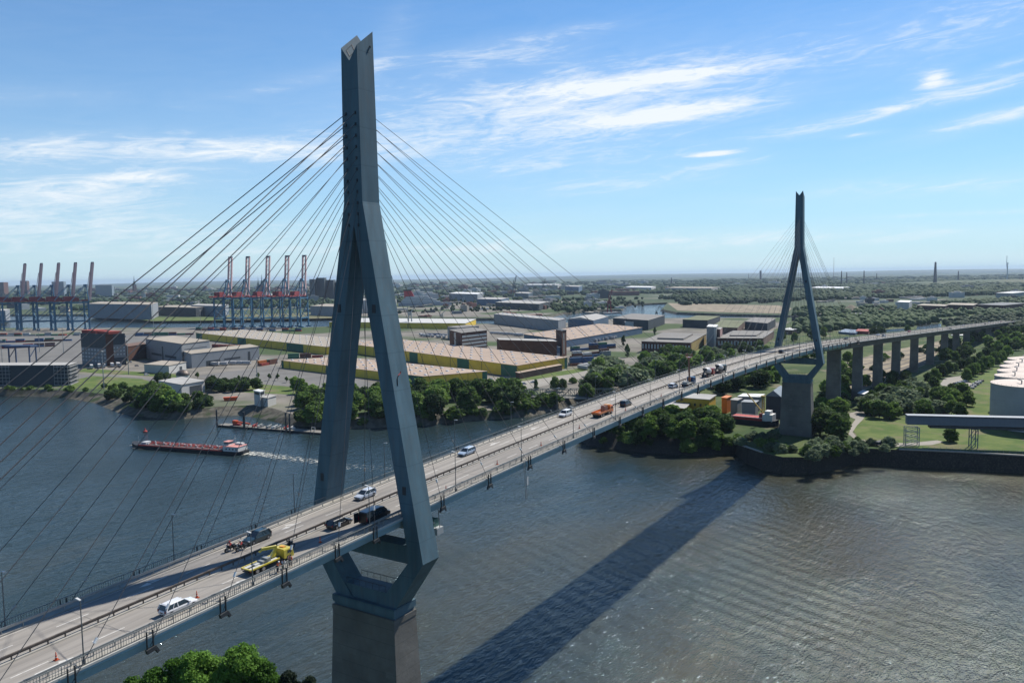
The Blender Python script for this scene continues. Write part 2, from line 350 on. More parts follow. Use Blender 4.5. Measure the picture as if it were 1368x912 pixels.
def land(name, shore, rest, z, slope, mats, label, zb=-1.):
    """flat land of height z; the shore polyline has a bank sloping down to the water on its right-hand side"""
    mb = MB(); ring = [(p[0], p[1], z) for p in shore]+[(p[0], p[1], z) for p in rest]
    mb.poly(ring, 0)
    foot = offset(shore, slope)
    for i in range(len(shore)-1):
        a, b_ = shore[i], shore[i+1]; c, d = foot[i+1], foot[i]
        k = 3; 
        mb.poly([(a[0], a[1], z), (b_[0], b_[1], z), (c[0], c[1], zb), (d[0], d[1], zb)][::-1], 1)
    full = [shore[-1]]+list(rest)+[shore[0]]
    for i in range(len(full)-1):
        a, b_ = full[i], full[i+1]; mb.poly([(a[0], a[1], z), (b_[0], b_[1], z), (b_[0], b_[1], zb), (a[0], a[1], zb)], 1)
    return tag(mb.build(name, mats, fix=False), label, None, None, 'structure')
ZL, ZR = 5., 8.
def pp(l, z): return [tuple(P(x, y, z)[:2]) for x, y in l]
shoreL = pp([(-420, 500), (-120, 516), (0, 519), (90, 521), (150, 527), (186, 541), (240, 548), (290, 543), (330, 541), (365, 545), (400, 556), (470, 560), (560, 556), (640, 549), (700, 545), (745, 536), (775, 528), (840, 515)], ZL)
restL = pp([(960, 480), (1100, 446), (1100, 424), (1000, 424), (830, 425), (770, 430), (700, 434), (620, 431), (520, 433), (410, 437), (290, 437), (130, 438), (0, 438), (-420, 445)], ZL)
slL = [6, 6, 6, 8, 16, 14, 10, 14, 16, 14, 8, 7, 7, 7, 7, 6, 5, 4]
land('left_bank_ground', shoreL[::-1][::-1], restL, ZL, [-(-s) for s in slL], [YARD, MUD], 'paved harbour ground on the far bank')
# right bank, with the rounded nose that carries the far pylon
shoreR = pp([(905, 505), (800, 552), (792, 566), (800, 572), (860, 579), (930, 584), (985, 584)], ZR)+[(292, 19), (283, 14), (274, 4), (270, -6), (275, -16), (288, -24), (306, -31), (311, -50), (318, -75), (324, -105), (332, -150), (345, -260), (380, -420)]
restR = [(1500, -1500), (2600, -900)]+pp([(1500, 405), (1200, 422), (1060, 428), (1010, 452)], ZR)
slR = [5, 9, 11, 11, 10, 8, 4]+[.6]*13
land('right_bank_ground', shoreR, restR, ZR, slR, [ROUGHG, SHEETP], 'green right bank behind a dark sheet pile quay')
# far land to the horizon
shoreF = pp([(-500, 420), (0, 420), (125, 420), (200, 427), (300, 426), (440, 423), (560, 425), (690, 425), (735, 421), (752, 417), (790, 414), (829, 413), (836, 406), (892, 404)], 4.6)
shoreF += pp([(884, 413), (905, 417), (960, 419), (1048, 421), (1110, 425), (1180, 428), (1300, 424), (1500, 418)], 4.6)
a1, a0 = YAW-R(60), YAW+R(60)
restF = [(CAMP[0]+36000*math.cos(a)*.97, CAMP[1]+36000*math.sin(a)*.97) for a in np.linspace(a1, a0, 20)]
land('far_ground', shoreF, restF, 4.6, [5]*len(shoreF), [FARG, MUD], 'green and built-up country running to the horizon')
# patches of paving and grass lying on the ground, as thin sheets
def patch(name, ring, mat, z, label, lift=.03, kind='structure'):
    mb = MB(); pts = [P(x, y, z) for x, y in ring]; mb.poly([(p[0], p[1], z+lift) for p in pts])
    o = mb.build(name, mat, fix=False)
    if o.data.polygons[0].normal.z < 0: o.data.flip_normals()
    return tag(o, label, None, None, kind)
patch('parking_lot', [(262, 502), (360, 489), (440, 492), (520, 520), (440, 525), (380, 515), (300, 512)], ASPH, ZL, 'wide grey parking lot')
patch('verge', [(262, 511), (300, 509), (440, 521), (450, 530), (330, 524), (262, 520)], GRASS, ZL, 'grass verge below the parking lot', .06)
patch('quay_road', [(-200, 512), (100, 515), (200, 512), (215, 506), (120, 500), (-200, 500)], ASPH, ZL, 'road along the far bank', .04)
patch('grass_strip', [(100, 519), (60, 515), (125, 502), (190, 506), (205, 511), (180, 519), (150, 520)], GRASS, ZL, 'grass along the far bank road', .08)
patch('grass_strip', [(105, 497), (112, 492), (240, 500), (250, 505)], GRASS, ZL, 'grass by the white shed', .08)
patch('container_yard', [(-100, 447), (420, 447), (260, 470), (100, 490), (-100, 500)], ASPH, ZL, 'asphalt of the container yard', .05)
patch('warehouse_road', [(600, 520), (640, 508), (770, 492), (792, 483), (830, 480), (805, 499), (690, 523), (640, 527)], PALE, ZL, 'pale road beside the yellow warehouses', .05)
patch('lawn', [(685, 506), (760, 494), (800, 487), (806, 490), (760, 500), (700, 509)], GRASS, ZL, 'grass strip beside the yellow warehouse', .09)
patch('field', [(880, 475), (905, 470), (960, 459), (1000, 462), (990, 475), (930, 482)], GRASS, ZL, 'lawn in front of the brick halls', .07)
patch('lawn', [(1135, 566), (1150, 556), (1330, 562), (1368, 590), (1450, 600), (1450, 607), (1216, 600), (1180, 597), (1150, 590)], GRASS, ZR, 'bright lawn behind the quay', .03)
patch('lawn', [(1262, 560), (1290, 532), (1290, 516), (1322, 499), (1342, 493), (1400, 497), (1430, 560)], GRASS, ZR, 'bright lawn around the tanks', .04)
patch('lawn', [(1290, 506), (1330, 490), (1345, 492), (1325, 503), (1300, 512)], GRASS, ZR, 'grass beyond the car park', .05)
patch('path', [(1134, 552), (1150, 548), (1158, 553), (1153, 560), (1145, 568), (1139, 577), (1146, 586), (1160, 589), (1210, 592), (1252, 588), (1262, 590), (1246, 594), (1190, 597), (1148, 592), (1134, 580), (1137, 568), (1143, 560), (1136, 557)], PALE, ZR, 'sandy curving path behind the quay', .07)
patch('path', [(1168, 552), (1178, 544), (1200, 538), (1190, 546), (1180, 556)], PALE, ZR, 'pale road under the bushes', .08)
patch('car_park', [(1256, 513), (1262, 505), (1284, 502), (1286, 508), (1304, 514), (1290, 522), (1262, 517)], PALE, ZR, 'pale car park beside the tanks', .09)
patch('rail_yard', [(1105, 530), (1125, 486), (1180, 470), (1260, 455), (1262, 462), (1240, 485), (1190, 507), (1140, 527)], SAND, ZR, 'brown rail yard under the viaduct', .03)
RAILM = M('rail_track', (.075, .065, .055), .9, .2, .3)
tr = MB()
for k in range(6):
    x0, y0 = 1118+k*5, 528-k*9.5; x1, y1 = 1240+k*3, 484-k*4.6
    a = P(x0, y0, ZR); b_ = P(x1, y1, ZR); d = (b_-a)/np.linalg.norm(b_-a); s = np.array([-d[1], d[0], 0])
    tr.poly([a-s*1.3+[0, 0, .05], b_-s*1.3+[0, 0, .05], b_+s*1.3+[0, 0, .05], a+s*1.3+[0, 0, .05]])
tag(tr.build('rail_tracks', RAILM), 'rail tracks of the yard under the viaduct', None, None, 'structure')
patch('dry_dock_ground', [(892, 405), (1040, 408), (1058, 412), (1050, 419), (960, 417), (905, 415)], SAND, 4.6, 'bare brown spit of land in the harbour', .3)
patch('gravel_ground', [(1090, 412), (1200, 409), (1210, 416), (1090, 420)], SAND, 4.6, 'bare ground around the gravel heap', .3)
patch('quay_apron', [(125, 422), (205, 429), (300, 428), (300, 424), (200, 424)], GRASS, 4.6, 'grass dike along the far quay', .3)
patch('quay_apron', [(300, 428), (445, 425), (445, 417), (300, 421)], M2('dry_grass', (.16, .15, .08), (.1, .11, .05), .01), 4.6, 'dry grass along the far quay', .3)
inw = MB()
for l in ([(1224, 440), (1226, 433), (1257, 432), (1258, 438)], [(1130, 444), (1215, 438), (1215, 441), (1135, 448)]):
    pts = [P(x, y, ZR) for x, y in l]; inw.poly([(p[0], p[1], ZR+.12) for p in pts])
tag(inw.build('canal_water', wm, fix=False), 'small bright stretch of canal beyond the viaduct', None, None, 'structure')
patch('shipyard_ground', [(440, 422), (560, 424), (690, 424), (733, 420), (750, 416), (820, 412), (800, 404), (700, 399), (560, 402), (440, 410)], YARD, 4.6, 'pale ground of the far shipyard', .25)
patch('bare_ground', [(1060, 446), (1130, 440), (1125, 430), (1065, 434)], YARD, ZR, 'bare yard seen between the far pylon legs', .1)
# low hills
HILL = M2('hill_grass', (.06, .085, .04), (.1, .11, .06), .004)
def hill(c, rx, ry, h, name='hill'):
    n = 40; mb = MB()
    rings = []
    for k in range(9):
        f = k/8; rings.append([(c[0]+rx*(1-f)*math.cos(a)*(1+.1*math.sin(3*a)), c[1]+ry*(1-f)*math.sin(a), 4+h*(1-(1-f)**2)**1.3) for a in np.linspace(0, 2*math.pi, n, endpoint=False)])
    mb.loft(rings); return tag(mb.build(name, HILL, smooth=True), 'low grassy hill near the horizon', None, None, 'structure')
p = P(1365, 378, 5); hill(p, 620, 900, 24)
for (x, w, h) in ((300, 7000, 60), (900, 9000, 70), (1250, 6000, 80)):
    a0, _ = azel(x, 370); hill((CAMP[0]+27000*math.cos(a0), CAMP[1]+27000*math.sin(a0)), 3500, w, h)

# ------------------------------------------------------------------ the cable-stayed bridge
def zdeck(x):
    if x > 325: return max(53.4-.0395*(arclen(x)), 9.6)
    u = abs(x-162.5)/162.5
    return 53.4+3.2*((1-u*u) if u < 1 else -2*(u-1))
def yroad(x):
    if x <= 325: return 0.
    return -.103*(x-325)+.103*60*(1-math.exp(-(x-325)/60))
def arclen(x): return (x-325)*1.003
def frame(x):
    e = .5; d = Vector((2*e, yroad(x+e)-yroad(x-e), 0)).normalized()
    return Vector((x, yroad(x), zdeck(x))), d, Vector((-d.y, d.x, 0))
def on(x, y, z=0.):
    c, d, s = frame(x); return c+s*y+Vector((0, 0, z))
def sweep(mb, sec, x0, x1, step, mi=0, closed=True):
    xs = np.linspace(x0, x1, max(2, int(round((x1-x0)/step))+1))
    rings = [[on(x, y, z) for (y, z) in sec] for x in xs]
    if closed: mb.loft(rings, mi)
    else:
        for a, b_ in zip(rings[:-1], rings[1:]):
            for i in range(len(sec)-1): mb.poly([a[i], a[i+1], b_[i+1], b_[i]], mi)
def strip(mb, y0, y1, z, xa, xb, step=6., mi=0): sweep(mb, [(y0, z), (y1, z)], xa, xb, step, mi, closed=False)
XA, XB, XC = -170., 403., 1900.
ROAD = M('bridge_asphalt', (.29, .268, .24), .9, .2, .25, stretch=(.12, 1.6, 1), stain=.25)
def wheel_tracks(mt):
    t = mt.node_tree; b = t.nodes['Principled BSDF']; src = b.inputs['Base Color'].links[0].from_socket
    tcn = N(t, 'ShaderNodeTexCoord'); sp = N(t, 'ShaderNodeSeparateXYZ'); t.links.new(tcn.outputs['Object'], sp.inputs[0])
    ay = mth(t, 'ABSOLUTE', sp.outputs[1]); w = mth(t, 'SINE', mth(t, 'MULTIPLY', mth(t, 'SUBTRACT', ay, 1.0), 2*math.pi/1.72)); w = mth(t, 'MULTIPLY', mth(t, 'ADD', w, .1), .55, clamp=True)
    mp = N(t, 'ShaderNodeMapping'); mp.inputs['Scale'].default_value = (.03, 2.2, 1); t.links.new(tcn.outputs['Object'], mp.inputs[0]); ns = N(t, 'ShaderNodeTexNoise'); ns.inputs['Scale'].default_value = 1.; ns.inputs['Detail'].default_value = 7; t.links.new(mp.outputs[0], ns.inputs['Vector'])
    w = mth(t, 'MULTIPLY', w, mth(t, 'MULTIPLY', mth(t, 'SUBTRACT', ns.outputs['Fac'], .3), 2.2, clamp=True))
    j = mth(t, 'LESS_THAN', mth(t, 'FRACT', mth(t, 'MULTIPLY', sp.outputs[0], 1/24.4)), .006); w = mth(t, 'MAXIMUM', w, mth(t, 'MULTIPLY', j, .7))
    m3 = N(t, 'ShaderNodeMix', data_type='RGBA'); t.links.new(w, m3.inputs['Factor']); t.links.new(src, m3.inputs[6]); m3.inputs[7].default_value = (.1, .095, .09, 1); t.links.new(m3.outputs[2], b.inputs['Base Color'])
wheel_tracks(ROAD)
LINEP = M('road_marking', (.58, .56, .52), .8, .2, 2)

bridge = empty('cable_stayed_bridge', (0, 0, 0), 0, 'long blue-grey cable-stayed road bridge crossing the river on two tall A-shaped pylons', 'bridge')
viaduct = empty('approach_viaduct', (XB, yroad(XB), 0), 0, 'curving road viaduct on a row of tall dark concrete piers behind the far pylon', 'viaduct')
def reloc(parent):   # children given in world space under an Empty that is not at the origin
    for ch in kids(parent): ch.location = Vector(ch.location)-parent.location
def deckparts(parent, xa, xb, steel):
    mb = MB()
    if steel: sec = [(-8.9, -.06), (8.9, -.06), (8.9, -.42), (8.3, -.55), (8.1, -1.7), (4.2, -3.5), (-4.2, -3.5), (-8.1, -1.7), (-8.3, -.55), (-8.9, -.42)]
    else: sec = [(-8.9, -.06), (8.9, -.06), (8.9, -.7), (6, -1.4), (5.2, -1.6), (4.9, -4.2), (-4.9, -4.2), (-5.2, -1.6), (-6, -1.4), (-8.9, -.7)]
    sweep(mb, sec, xa, xb, 6.)
    deck = mb.build('deck', STEEL2 if steel else CONC, parent)
    mb = MB(); strip(mb, -7.25, -.42, .0, xa, xb); strip(mb, .42, 7.25, .0, xa, xb)
    mb.build('road_surface', ROAD, deck, fix=False)
    mb = MB()
    for s in (-1, 1):
        sweep(mb, [(s*7.25, -.05), (s*8.88, -.05), (s*8.88, .16), (s*7.25, .16)], xa, xb, 6.)
    sweep(mb, [(-.42, -.05), (.42, -.05), (.38, .13), (-.38, .13)], xa, xb, 6.)
    mb.build('kerb', CONCL, deck)
    mb = MB()
    for s in (-1, 1):
        strip(mb, s*7.0-.05, s*7.0+.05, .008, xa, xb)
    x = xa+1
    while x < xb-5:
        for s in (-1, 1): strip(mb, s*3.87-.08, s*3.87+.08, .008, x, x+4, 4)
        x += 9.
    for (ax, ay, dr) in ARROWS:
        if xa < ax < xb:
            mb.poly([on(ax+dr*1.9, ay-.12, .009), on(ax-dr*.8, ay-.12, .009), on(ax-dr*.8, ay+.12, .009), on(ax+dr*1.9, ay+.12, .009)])
            mb.poly([on(ax-dr*.8, ay-.5, .0095), on(ax-dr*2.4, ay, .0095), on(ax-dr*.8, ay+.5, .0095)])
            mb.poly([on(ax+dr*.9, ay, .01), on(ax-dr*.3, ay+dr*1.15, .01), on(ax-dr*.7, ay+dr*1.15, .01), on(ax+dr*.2, ay, .01)])
    mb.build('lane_markings', LINEP, deck, fix=False)
    # guard rails beside the lanes
    for nm, y, col in (('guard_rail', -7.5, GALV), ('guard_rail', 7.5, GALV)):
        mb = MB(); s = 1 if y > 0 else -1
        sweep(mb, [(y-.05, .62), (y+.05, .62), (y+.05, .95), (y-.05, .95)], xa, xb, 6.)
        x = xa+1
        while x < xb: 
            q = on(x, y+.1*s, 0); mb.box(q.x-.05, q.x+.05, q.y-.06, q.y+.06, q.z+.1, q.z+.8); x += 2.5 if xb < 500 else 8
        mb.build(nm, col, deck)
    mb = MB()
    for (zz, hw) in ((.78, .11), (.6, .05)):
        sweep(mb, [(-hw, zz-.09), (hw, zz-.09), (hw, zz+.08), (-hw, zz+.08)], xa, xb, 6.)
    x = xa+1
    while x < xb:
        q = on(x, 0, 0); mb.box(q.x-.06, q.x+.06, q.y-.08, q.y+.08, q.z+.1, q.z+.7); x += (2. if x < 330 else 6.)
    mb.build('median_rail', DARKST if False else M('rusty_rail', (.12, .1, .085), .7, .3, 1.), deck)
    for s in (-1, 1):
        mb = MB()
        y = s*8.72
        sweep(mb, [(y-.045, 1.18), (y+.045, 1.18), (y+.045, 1.27), (y-.045, 1.27)], xa, xb, 6.)
        sweep(mb, [(y-.02, .24), (y+.02, .24), (y+.02, .29), (y-.02, .29)], xa, xb, 6.)
        x = xa+.5; st = .32 if steel else 1.4
        while x < xb:
            q = on(x, y, 0); k = int(round((x-xa)/st)) % 7 == 0; r = .035 if k else .018
            if not (st < 1 and x > 120 and not k): mb.box(q.x-r, q.x+r, q.y-r, q.y+r, q.z+.15, q.z+1.2)
            x += st
        mb.build('railing', M('railing_paint', (.2, .21, .2), .5, .1, 1.), deck)
        mb = MB(); sweep(mb, [(s*8.9, -.1), (s*9.0, -.1), (s*9.0, .17), (s*8.9, .17)], xa, xb, 6.); mb.build('edge_strip', M('edge_strip', (.5, .5, .47), .7, .1, 1), deck)
    return deck
ARROWS = [(-37.8, 5.4, 1), (-13, 5.4, 1), (48, 5.6, 1), (66, 5.6, 1), (84, 5.6, 1), (112, 5.6, 1), (-57.4, -5.5, -1), (-33.5, -5.5, -1), (14.5, -5.6, -1), (41, -5.6, -1), (66, -5.6, -1), (104, -5.6, -1), (150, -5.6, -1)]
deckparts(bridge, XA, XB, True)
deckparts(viaduct, XB+.15, XC, False)

def pylon(x0, sg, zf):
    """steel A-shaped pylon; sg = +1 when its top rises towards +x; zf = foot of the concrete"""
    mb = MB()
    X = lambda v: x0+sg*v
    wx, wy, zl, zh = 1.95, 1.75, 131., 134.
    kx, ky, kz = 2.14, 13.0, 46.1; sx, sy, sz = 2.08, 2.07, 105.7
    # shaft with V-grooved top: outer rim points a.., valley points v..
    b0 = len(mb.v)
    mb.v += [(X(-sx), -sy, sz), (X(sx), -sy, sz), (X(sx), sy, sz), (X(-sx), sy, sz), (X(-wx), -wy, zl), (X(wx), -wy, zh), (X(wx), wy, zh), (X(-wx), wy, zl), (X(-wx), 0, zl-2.3), (X(wx), 0, zh-2.3)]
    for f in ((0, 1, 5, 4), (1, 2, 6, 9, 5), (2, 3, 7, 6), (3, 0, 4, 8, 7), (4, 5, 9, 8), (8, 9, 6, 7)):
        mb.f.append(tuple(b0+i for i in f)); mb.m.append(0)
    # neck between z=102 and the shaft, one solid piece
    zc = 102.; yc = sy+(sz-zc)*(ky-sy)/(sz-kz); xc = sx+(sz-zc)*(kx-sx)/(sz-kz)
    mb.hexa([(X(-xc), -yc, zc), (X(xc), -yc, zc), (X(xc), yc, zc), (X(-xc), yc, zc), (X(-sx), -sy, sz), (X(sx), -sy, sz), (X(sx), sy, sz), (X(-sx), sy, sz)])
    th1, th0 = yc, 2.95
    for s in (-1, 1):
        yi = s*(ky-th0)
        mb.hexa([(X(-kx), yi, kz), (X(kx), yi, kz), (X(kx), s*ky, kz), (X(-kx), s*ky, kz), (X(-xc), s*.01, zc), (X(xc), s*.01, zc), (X(xc), s*yc, zc), (X(-xc), s*yc, zc)])
        # lower strut leaning in to the pier
        yb, zb = 6.95, 37.4
        mb.hexa([(X(-kx), s*(yb-3.9), zb), (X(kx), s*(yb-3.9), zb), (X(kx), s*yb, zb), (X(-kx), s*yb, zb), (X(-kx), s*(ky-2.95), kz), (X(kx), s*(ky-2.95), kz), (X(kx), s*ky, kz), (X(-kx), s*ky, kz)])
    mb.box(x0-1.9, x0+1.9, -6.2, 6.2, 37.4, 39.6)                       # floor of the opening
    mb.box(x0-1.5, x0+1.5, -11.2, 11.2, 45.4, 48.4)                     # cross beam under the deck
    mb.box(x0-2.9, x0+2.9, -7.15, 7.15, 36.2, 37.4); mb.box(x0-2.6, x0+2.6, -6.9, 6.9, 35.6, 36.2)
    for i in range(11):
        z = 120.2-i*1.83
        for y in (-1.05, 1.05):
            for sxx in (-1, 1):
                xx = x0+sxx*(wx+(134-z)*.0046)
                mb.box(min(xx, xx+sxx*.12), max(xx, xx+sxx*.12), y-.14, y+.14, z-.25, z+.25, 1)
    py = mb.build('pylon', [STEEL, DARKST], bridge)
    mb = MB(); n = 4
    tx, ty, bx, by = 2.85, 7.05, 3.7, 8.3
    zr = np.linspace(35.6, zf, 6); rings = []
    for z in zr:
        f = (35.6-z)/(35.6-5); a, c = tx+(bx-tx)*f, ty+(by-ty)*f
        rings.append([(x0-a, -c, z), (x0+a, -c, z), (x0+a, c, z), (x0-a, c, z)])
    mb.loft(rings); mb.box(x0-tx-.12, x0+tx+.12, -ty-.12, ty+.12, 34.6, 35.55)
    mb.build('concrete_pier', CONC, py)
    # steps, rail and sockets
    mb = MB()
    for s in (-1, 1):
        mb.tube((x0+s*1.85, -4.5, 40.7), (x0+s*1.85, 4.5, 40.7), .05)
        for y in np.linspace(-4.5, 4.5, 7): mb.tube((x0+s*1.85, y, 39.6), (x0+s*1.85, y, 40.7), .035)
    mb.build('platform_railing', DARKST, py)
    for s in (-1, 1):
        for z in (58., 88.): 
            f_ = (105.7-z)/(105.7-46.1); yy = s*(2.07+(13-2.07)*f_-1.4); mb = MB(); mb.box(x0-2.2, x0-2.1, yy-.35, yy+.35, z-.7, z+.7); mb.build('hatch', DARKST, py)
    return py
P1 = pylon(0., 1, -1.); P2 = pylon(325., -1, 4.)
# painted marks near the top of the near pylon and a small one on its leg
GRAF = M('black_spray_paint', (.01, .01, .012), .7, .05, 1); REDP = M('red_spray_paint', (.5, .05, .04), .7, .05, 1)
mb = MB()
def gline(pts, w, mi=0, off=(0, 0, .0)):
    for a, b_ in zip(pts[:-1], pts[1:]): mb.beam(Vector(a)+Vector(off), Vector(b_)+Vector(off), w, .02, mi)
def slope_pt(x, y): # on the groove slope of the far half
    f = (x+1.95)/3.9; zr = 131+3*f; return Vector((x, y, zr-2.3+2.3*y/1.75+.02))
sq = [slope_pt(-1.3, 1.15), slope_pt(.1, 1.25), slope_pt(-.1, .4), slope_pt(-1.4, .35), slope_pt(-1.3, 1.15)]
gline(sq, .13); mb.build('graffiti', [GRAF, REDP], P1); mb = MB()
gline([(.6, -1.8, 130.2), (.8, -1.8, 131.1), (1.15, -1.8, 131.5), (1.3, -1.8, 131.2)], .14)
mb.build('graffiti', [GRAF, REDP], P1)
mb = MB()
def outer(x, z, o=-.03): return (x, -(2.07+(105.7-z)*(13-2.07)/(105.7-46.1))+o, z)
gline([outer(-1.1, 75.2), outer(-.9, 76.4), outer(-.5, 76.9)], .22, 0); mb.build('graffiti', [GRAF, REDP], P1); mb = MB(); gline([outer(-.5, 76.9), outer(.1, 77.2), outer(.3, 77.5)], .2, 1)
mb.build('graffiti', [GRAF, REDP], P1)

# stay cables: two planes, eleven each side of both pylons
mainx = [8.4+15.0*i for i in range(11)]; mainx[10] = 156.
sidex = [9.2, 17.6, 27.8, 38.0, 48.2, 57.4, 68., 79., 95.2, 97.4, 99.6]
WHT = M('white_clamp', (.8, .8, .78), .5, .05, 1)
for x0, sg in ((0., 1), (325., -1)):
    for side, xs in ((1, mainx), (-1, sidex)):
        for i, dxx in enumerate(xs):
            xa_ = x0+sg*side*dxx
            zt_ = 102.0+1.83*i
            back = side == -1 and i >= 8
            for yy in (-1, 1):
                top = Vector((x0+sg*side*1.95, yy*1.05, zt_)); bot = on(xa_, yy*9.25, -.9)
                mb = MB(); r = .068 if back else .044
                mb.tube(top, bot, r, 6, cap=False)
                cab = mb.build('stay_cable', CABLE, bridge)
                d = (top-bot).normalized()
                mb = MB(); q = bot+d*4.6
                mb.tube(q-d*.32, q+d*.32, .17, 8); mb.build('cable_clamp', WHT if (yy < 0 and x0 == 0) else GALV, cab)
                mb = MB(); dirx = sg*side
                c = on(xa_, yy*9.25, 0)
                for o_ in (-.4, .4): mb.box(c.x+o_-.04, c.x+o_+.04, c.y-.12, c.y+.12, c.z-1.6, c.z+.9)
                mb.beam(c+Vector((-dirx*.5, yy*.1, -1.15)), c+Vector((-dirx*.95, yy*.1, -1.9)), .3)
                mb.beam(c+Vector((-.6, yy*.1, -1.45)), c+Vector((.55, yy*.1, -1.25)), .42, .5)
                mb.beam(c+Vector((.4, yy*.1, -1.3)), c+Vector((.85, yy*.1, -2.0)), .2)
                mb.build('cable_anchor', DARKST, cab)
# maintenance gantry hanging under the deck beside the near pylon
g = empty('maintenance_gantry', (7.5, 0, 0), 0, 'grey inspection gantry slung under the bridge deck beside the near pylon', 'gantry')
mb = MB(); mb.box(-.9, .9, -9.3, 9.3, 47.9, 49.1); 
for y in np.arange(-9, 9.1, 1.5):
    mb.box(-.95, -.9, y-.03, y+.03, 48, 50.1)
mb.box(-.96, -.9, -9.3, 9.3, 50.05, 50.12); mb.build('platform', M('gantry_paint', (.4, .42, .42), .6, .1, 1), g)
mb = MB(); mb.box(-.6, .7, -8.4, -6.6, 49.13, 50.5); mb.build('tank', M('green_box', (.1, .2, .16), .6, .1, 1), g)
mb = MB()
for y in (-9.2, 9.2):
    mb.beam((0, y, 49.1), (0, y*.97, 52.4), .12)
mb.build('hanger', GALV, g)
# viaduct piers
for k, x in enumerate([404, 460, 514, 569, 633, 699, 766, 828, 891, 974, 1056, 1137, 1229]):
    c, d, s = frame(x); w = 3.9 if k == 0 else 2.95; h = 1.15
    mb = MB(); zt_ = c.z-(4.25 if k else 3.6)
    rings = []
    for z, ex in ((zt_, 0), (zt_-10, 0), (4., .35)):
        rings.append([Vector((c.x, c.y, z))-d*(h+ex)-s*(w+ex), Vector((c.x, c.y, z))+d*(h+ex)-s*(w+ex), Vector((c.x, c.y, z))+d*(h+ex)+s*(w+ex), Vector((c.x, c.y, z))-d*(h+ex)+s*(w+ex)])
    mb.loft(rings); mb.build('pier', CONC, viaduct)
reloc(viaduct)
# street lamps on both edges
def make_lamp():
    r = empty('street_lamp'); mb = MB(); mb.tube((0, 0, 0), (0, 0, 7.2), .085, 8, .05); mb.box(-.14, .14, -.14, .14, 0, .5)
    mb.build('pole', M('lamp_pole', (.14, .15, .15), .5, .1, 1), r)
    mb = MB(); mb.loft([[(-.1, -.06, 7.18), (.1, -.06, 7.18), (.1, -.06, 7.28), (-.1, -.06, 7.28)], [(-.17, .75, 7.22), (.17, .75, 7.22), (.14, .75, 7.38), (-.14, .75, 7.38)]])
    mb.build('lamp_head', M('lamp_head', (.55, .56, .55), .4, .1, 1), r); return r
lp = make_lamp(); first = True
for side in (-1, 1):
    x = -55.6-23.*2; k = 0
    while x < (1100 if side < 0 else 700):
        o = lp if first else copy_tree(lp); first = False
        c, d, s = frame(x); q = on(x, side*8.5, .16); o.location = q; o.rotation_euler = (0, 0, (math.pi if side > 0 else 0)+math.atan2(d.y, d.x))
        where = 'left' if side > 0 else 'right'
        part_ = 'before the near pylon' if x < 0 else ('between the two pylons' if x < 325 else 'beyond the far pylon')
        tag(o, f'slim grey street lamp on the {where} railing of the road deck, {part_}', 'street lamp', f'street lamps along the {where} edge of the bridge {part_}')
        x += 23.
# near bank under the lower left corner
near_ring = [(-190, -95), (-60, -40), (-10, -12), (8, -8), (10, 10), (6, 30), (-4, 46), (-25, 58), (-60, 70), (-110, 75), (-220, 70)]
mb = MB(); mb.prism(near_ring, -1, 4.); tag(mb.build('near_bank_ground', ROUGHG), 'grassy near bank around the foot of the near pylon', None, None, 'structure')
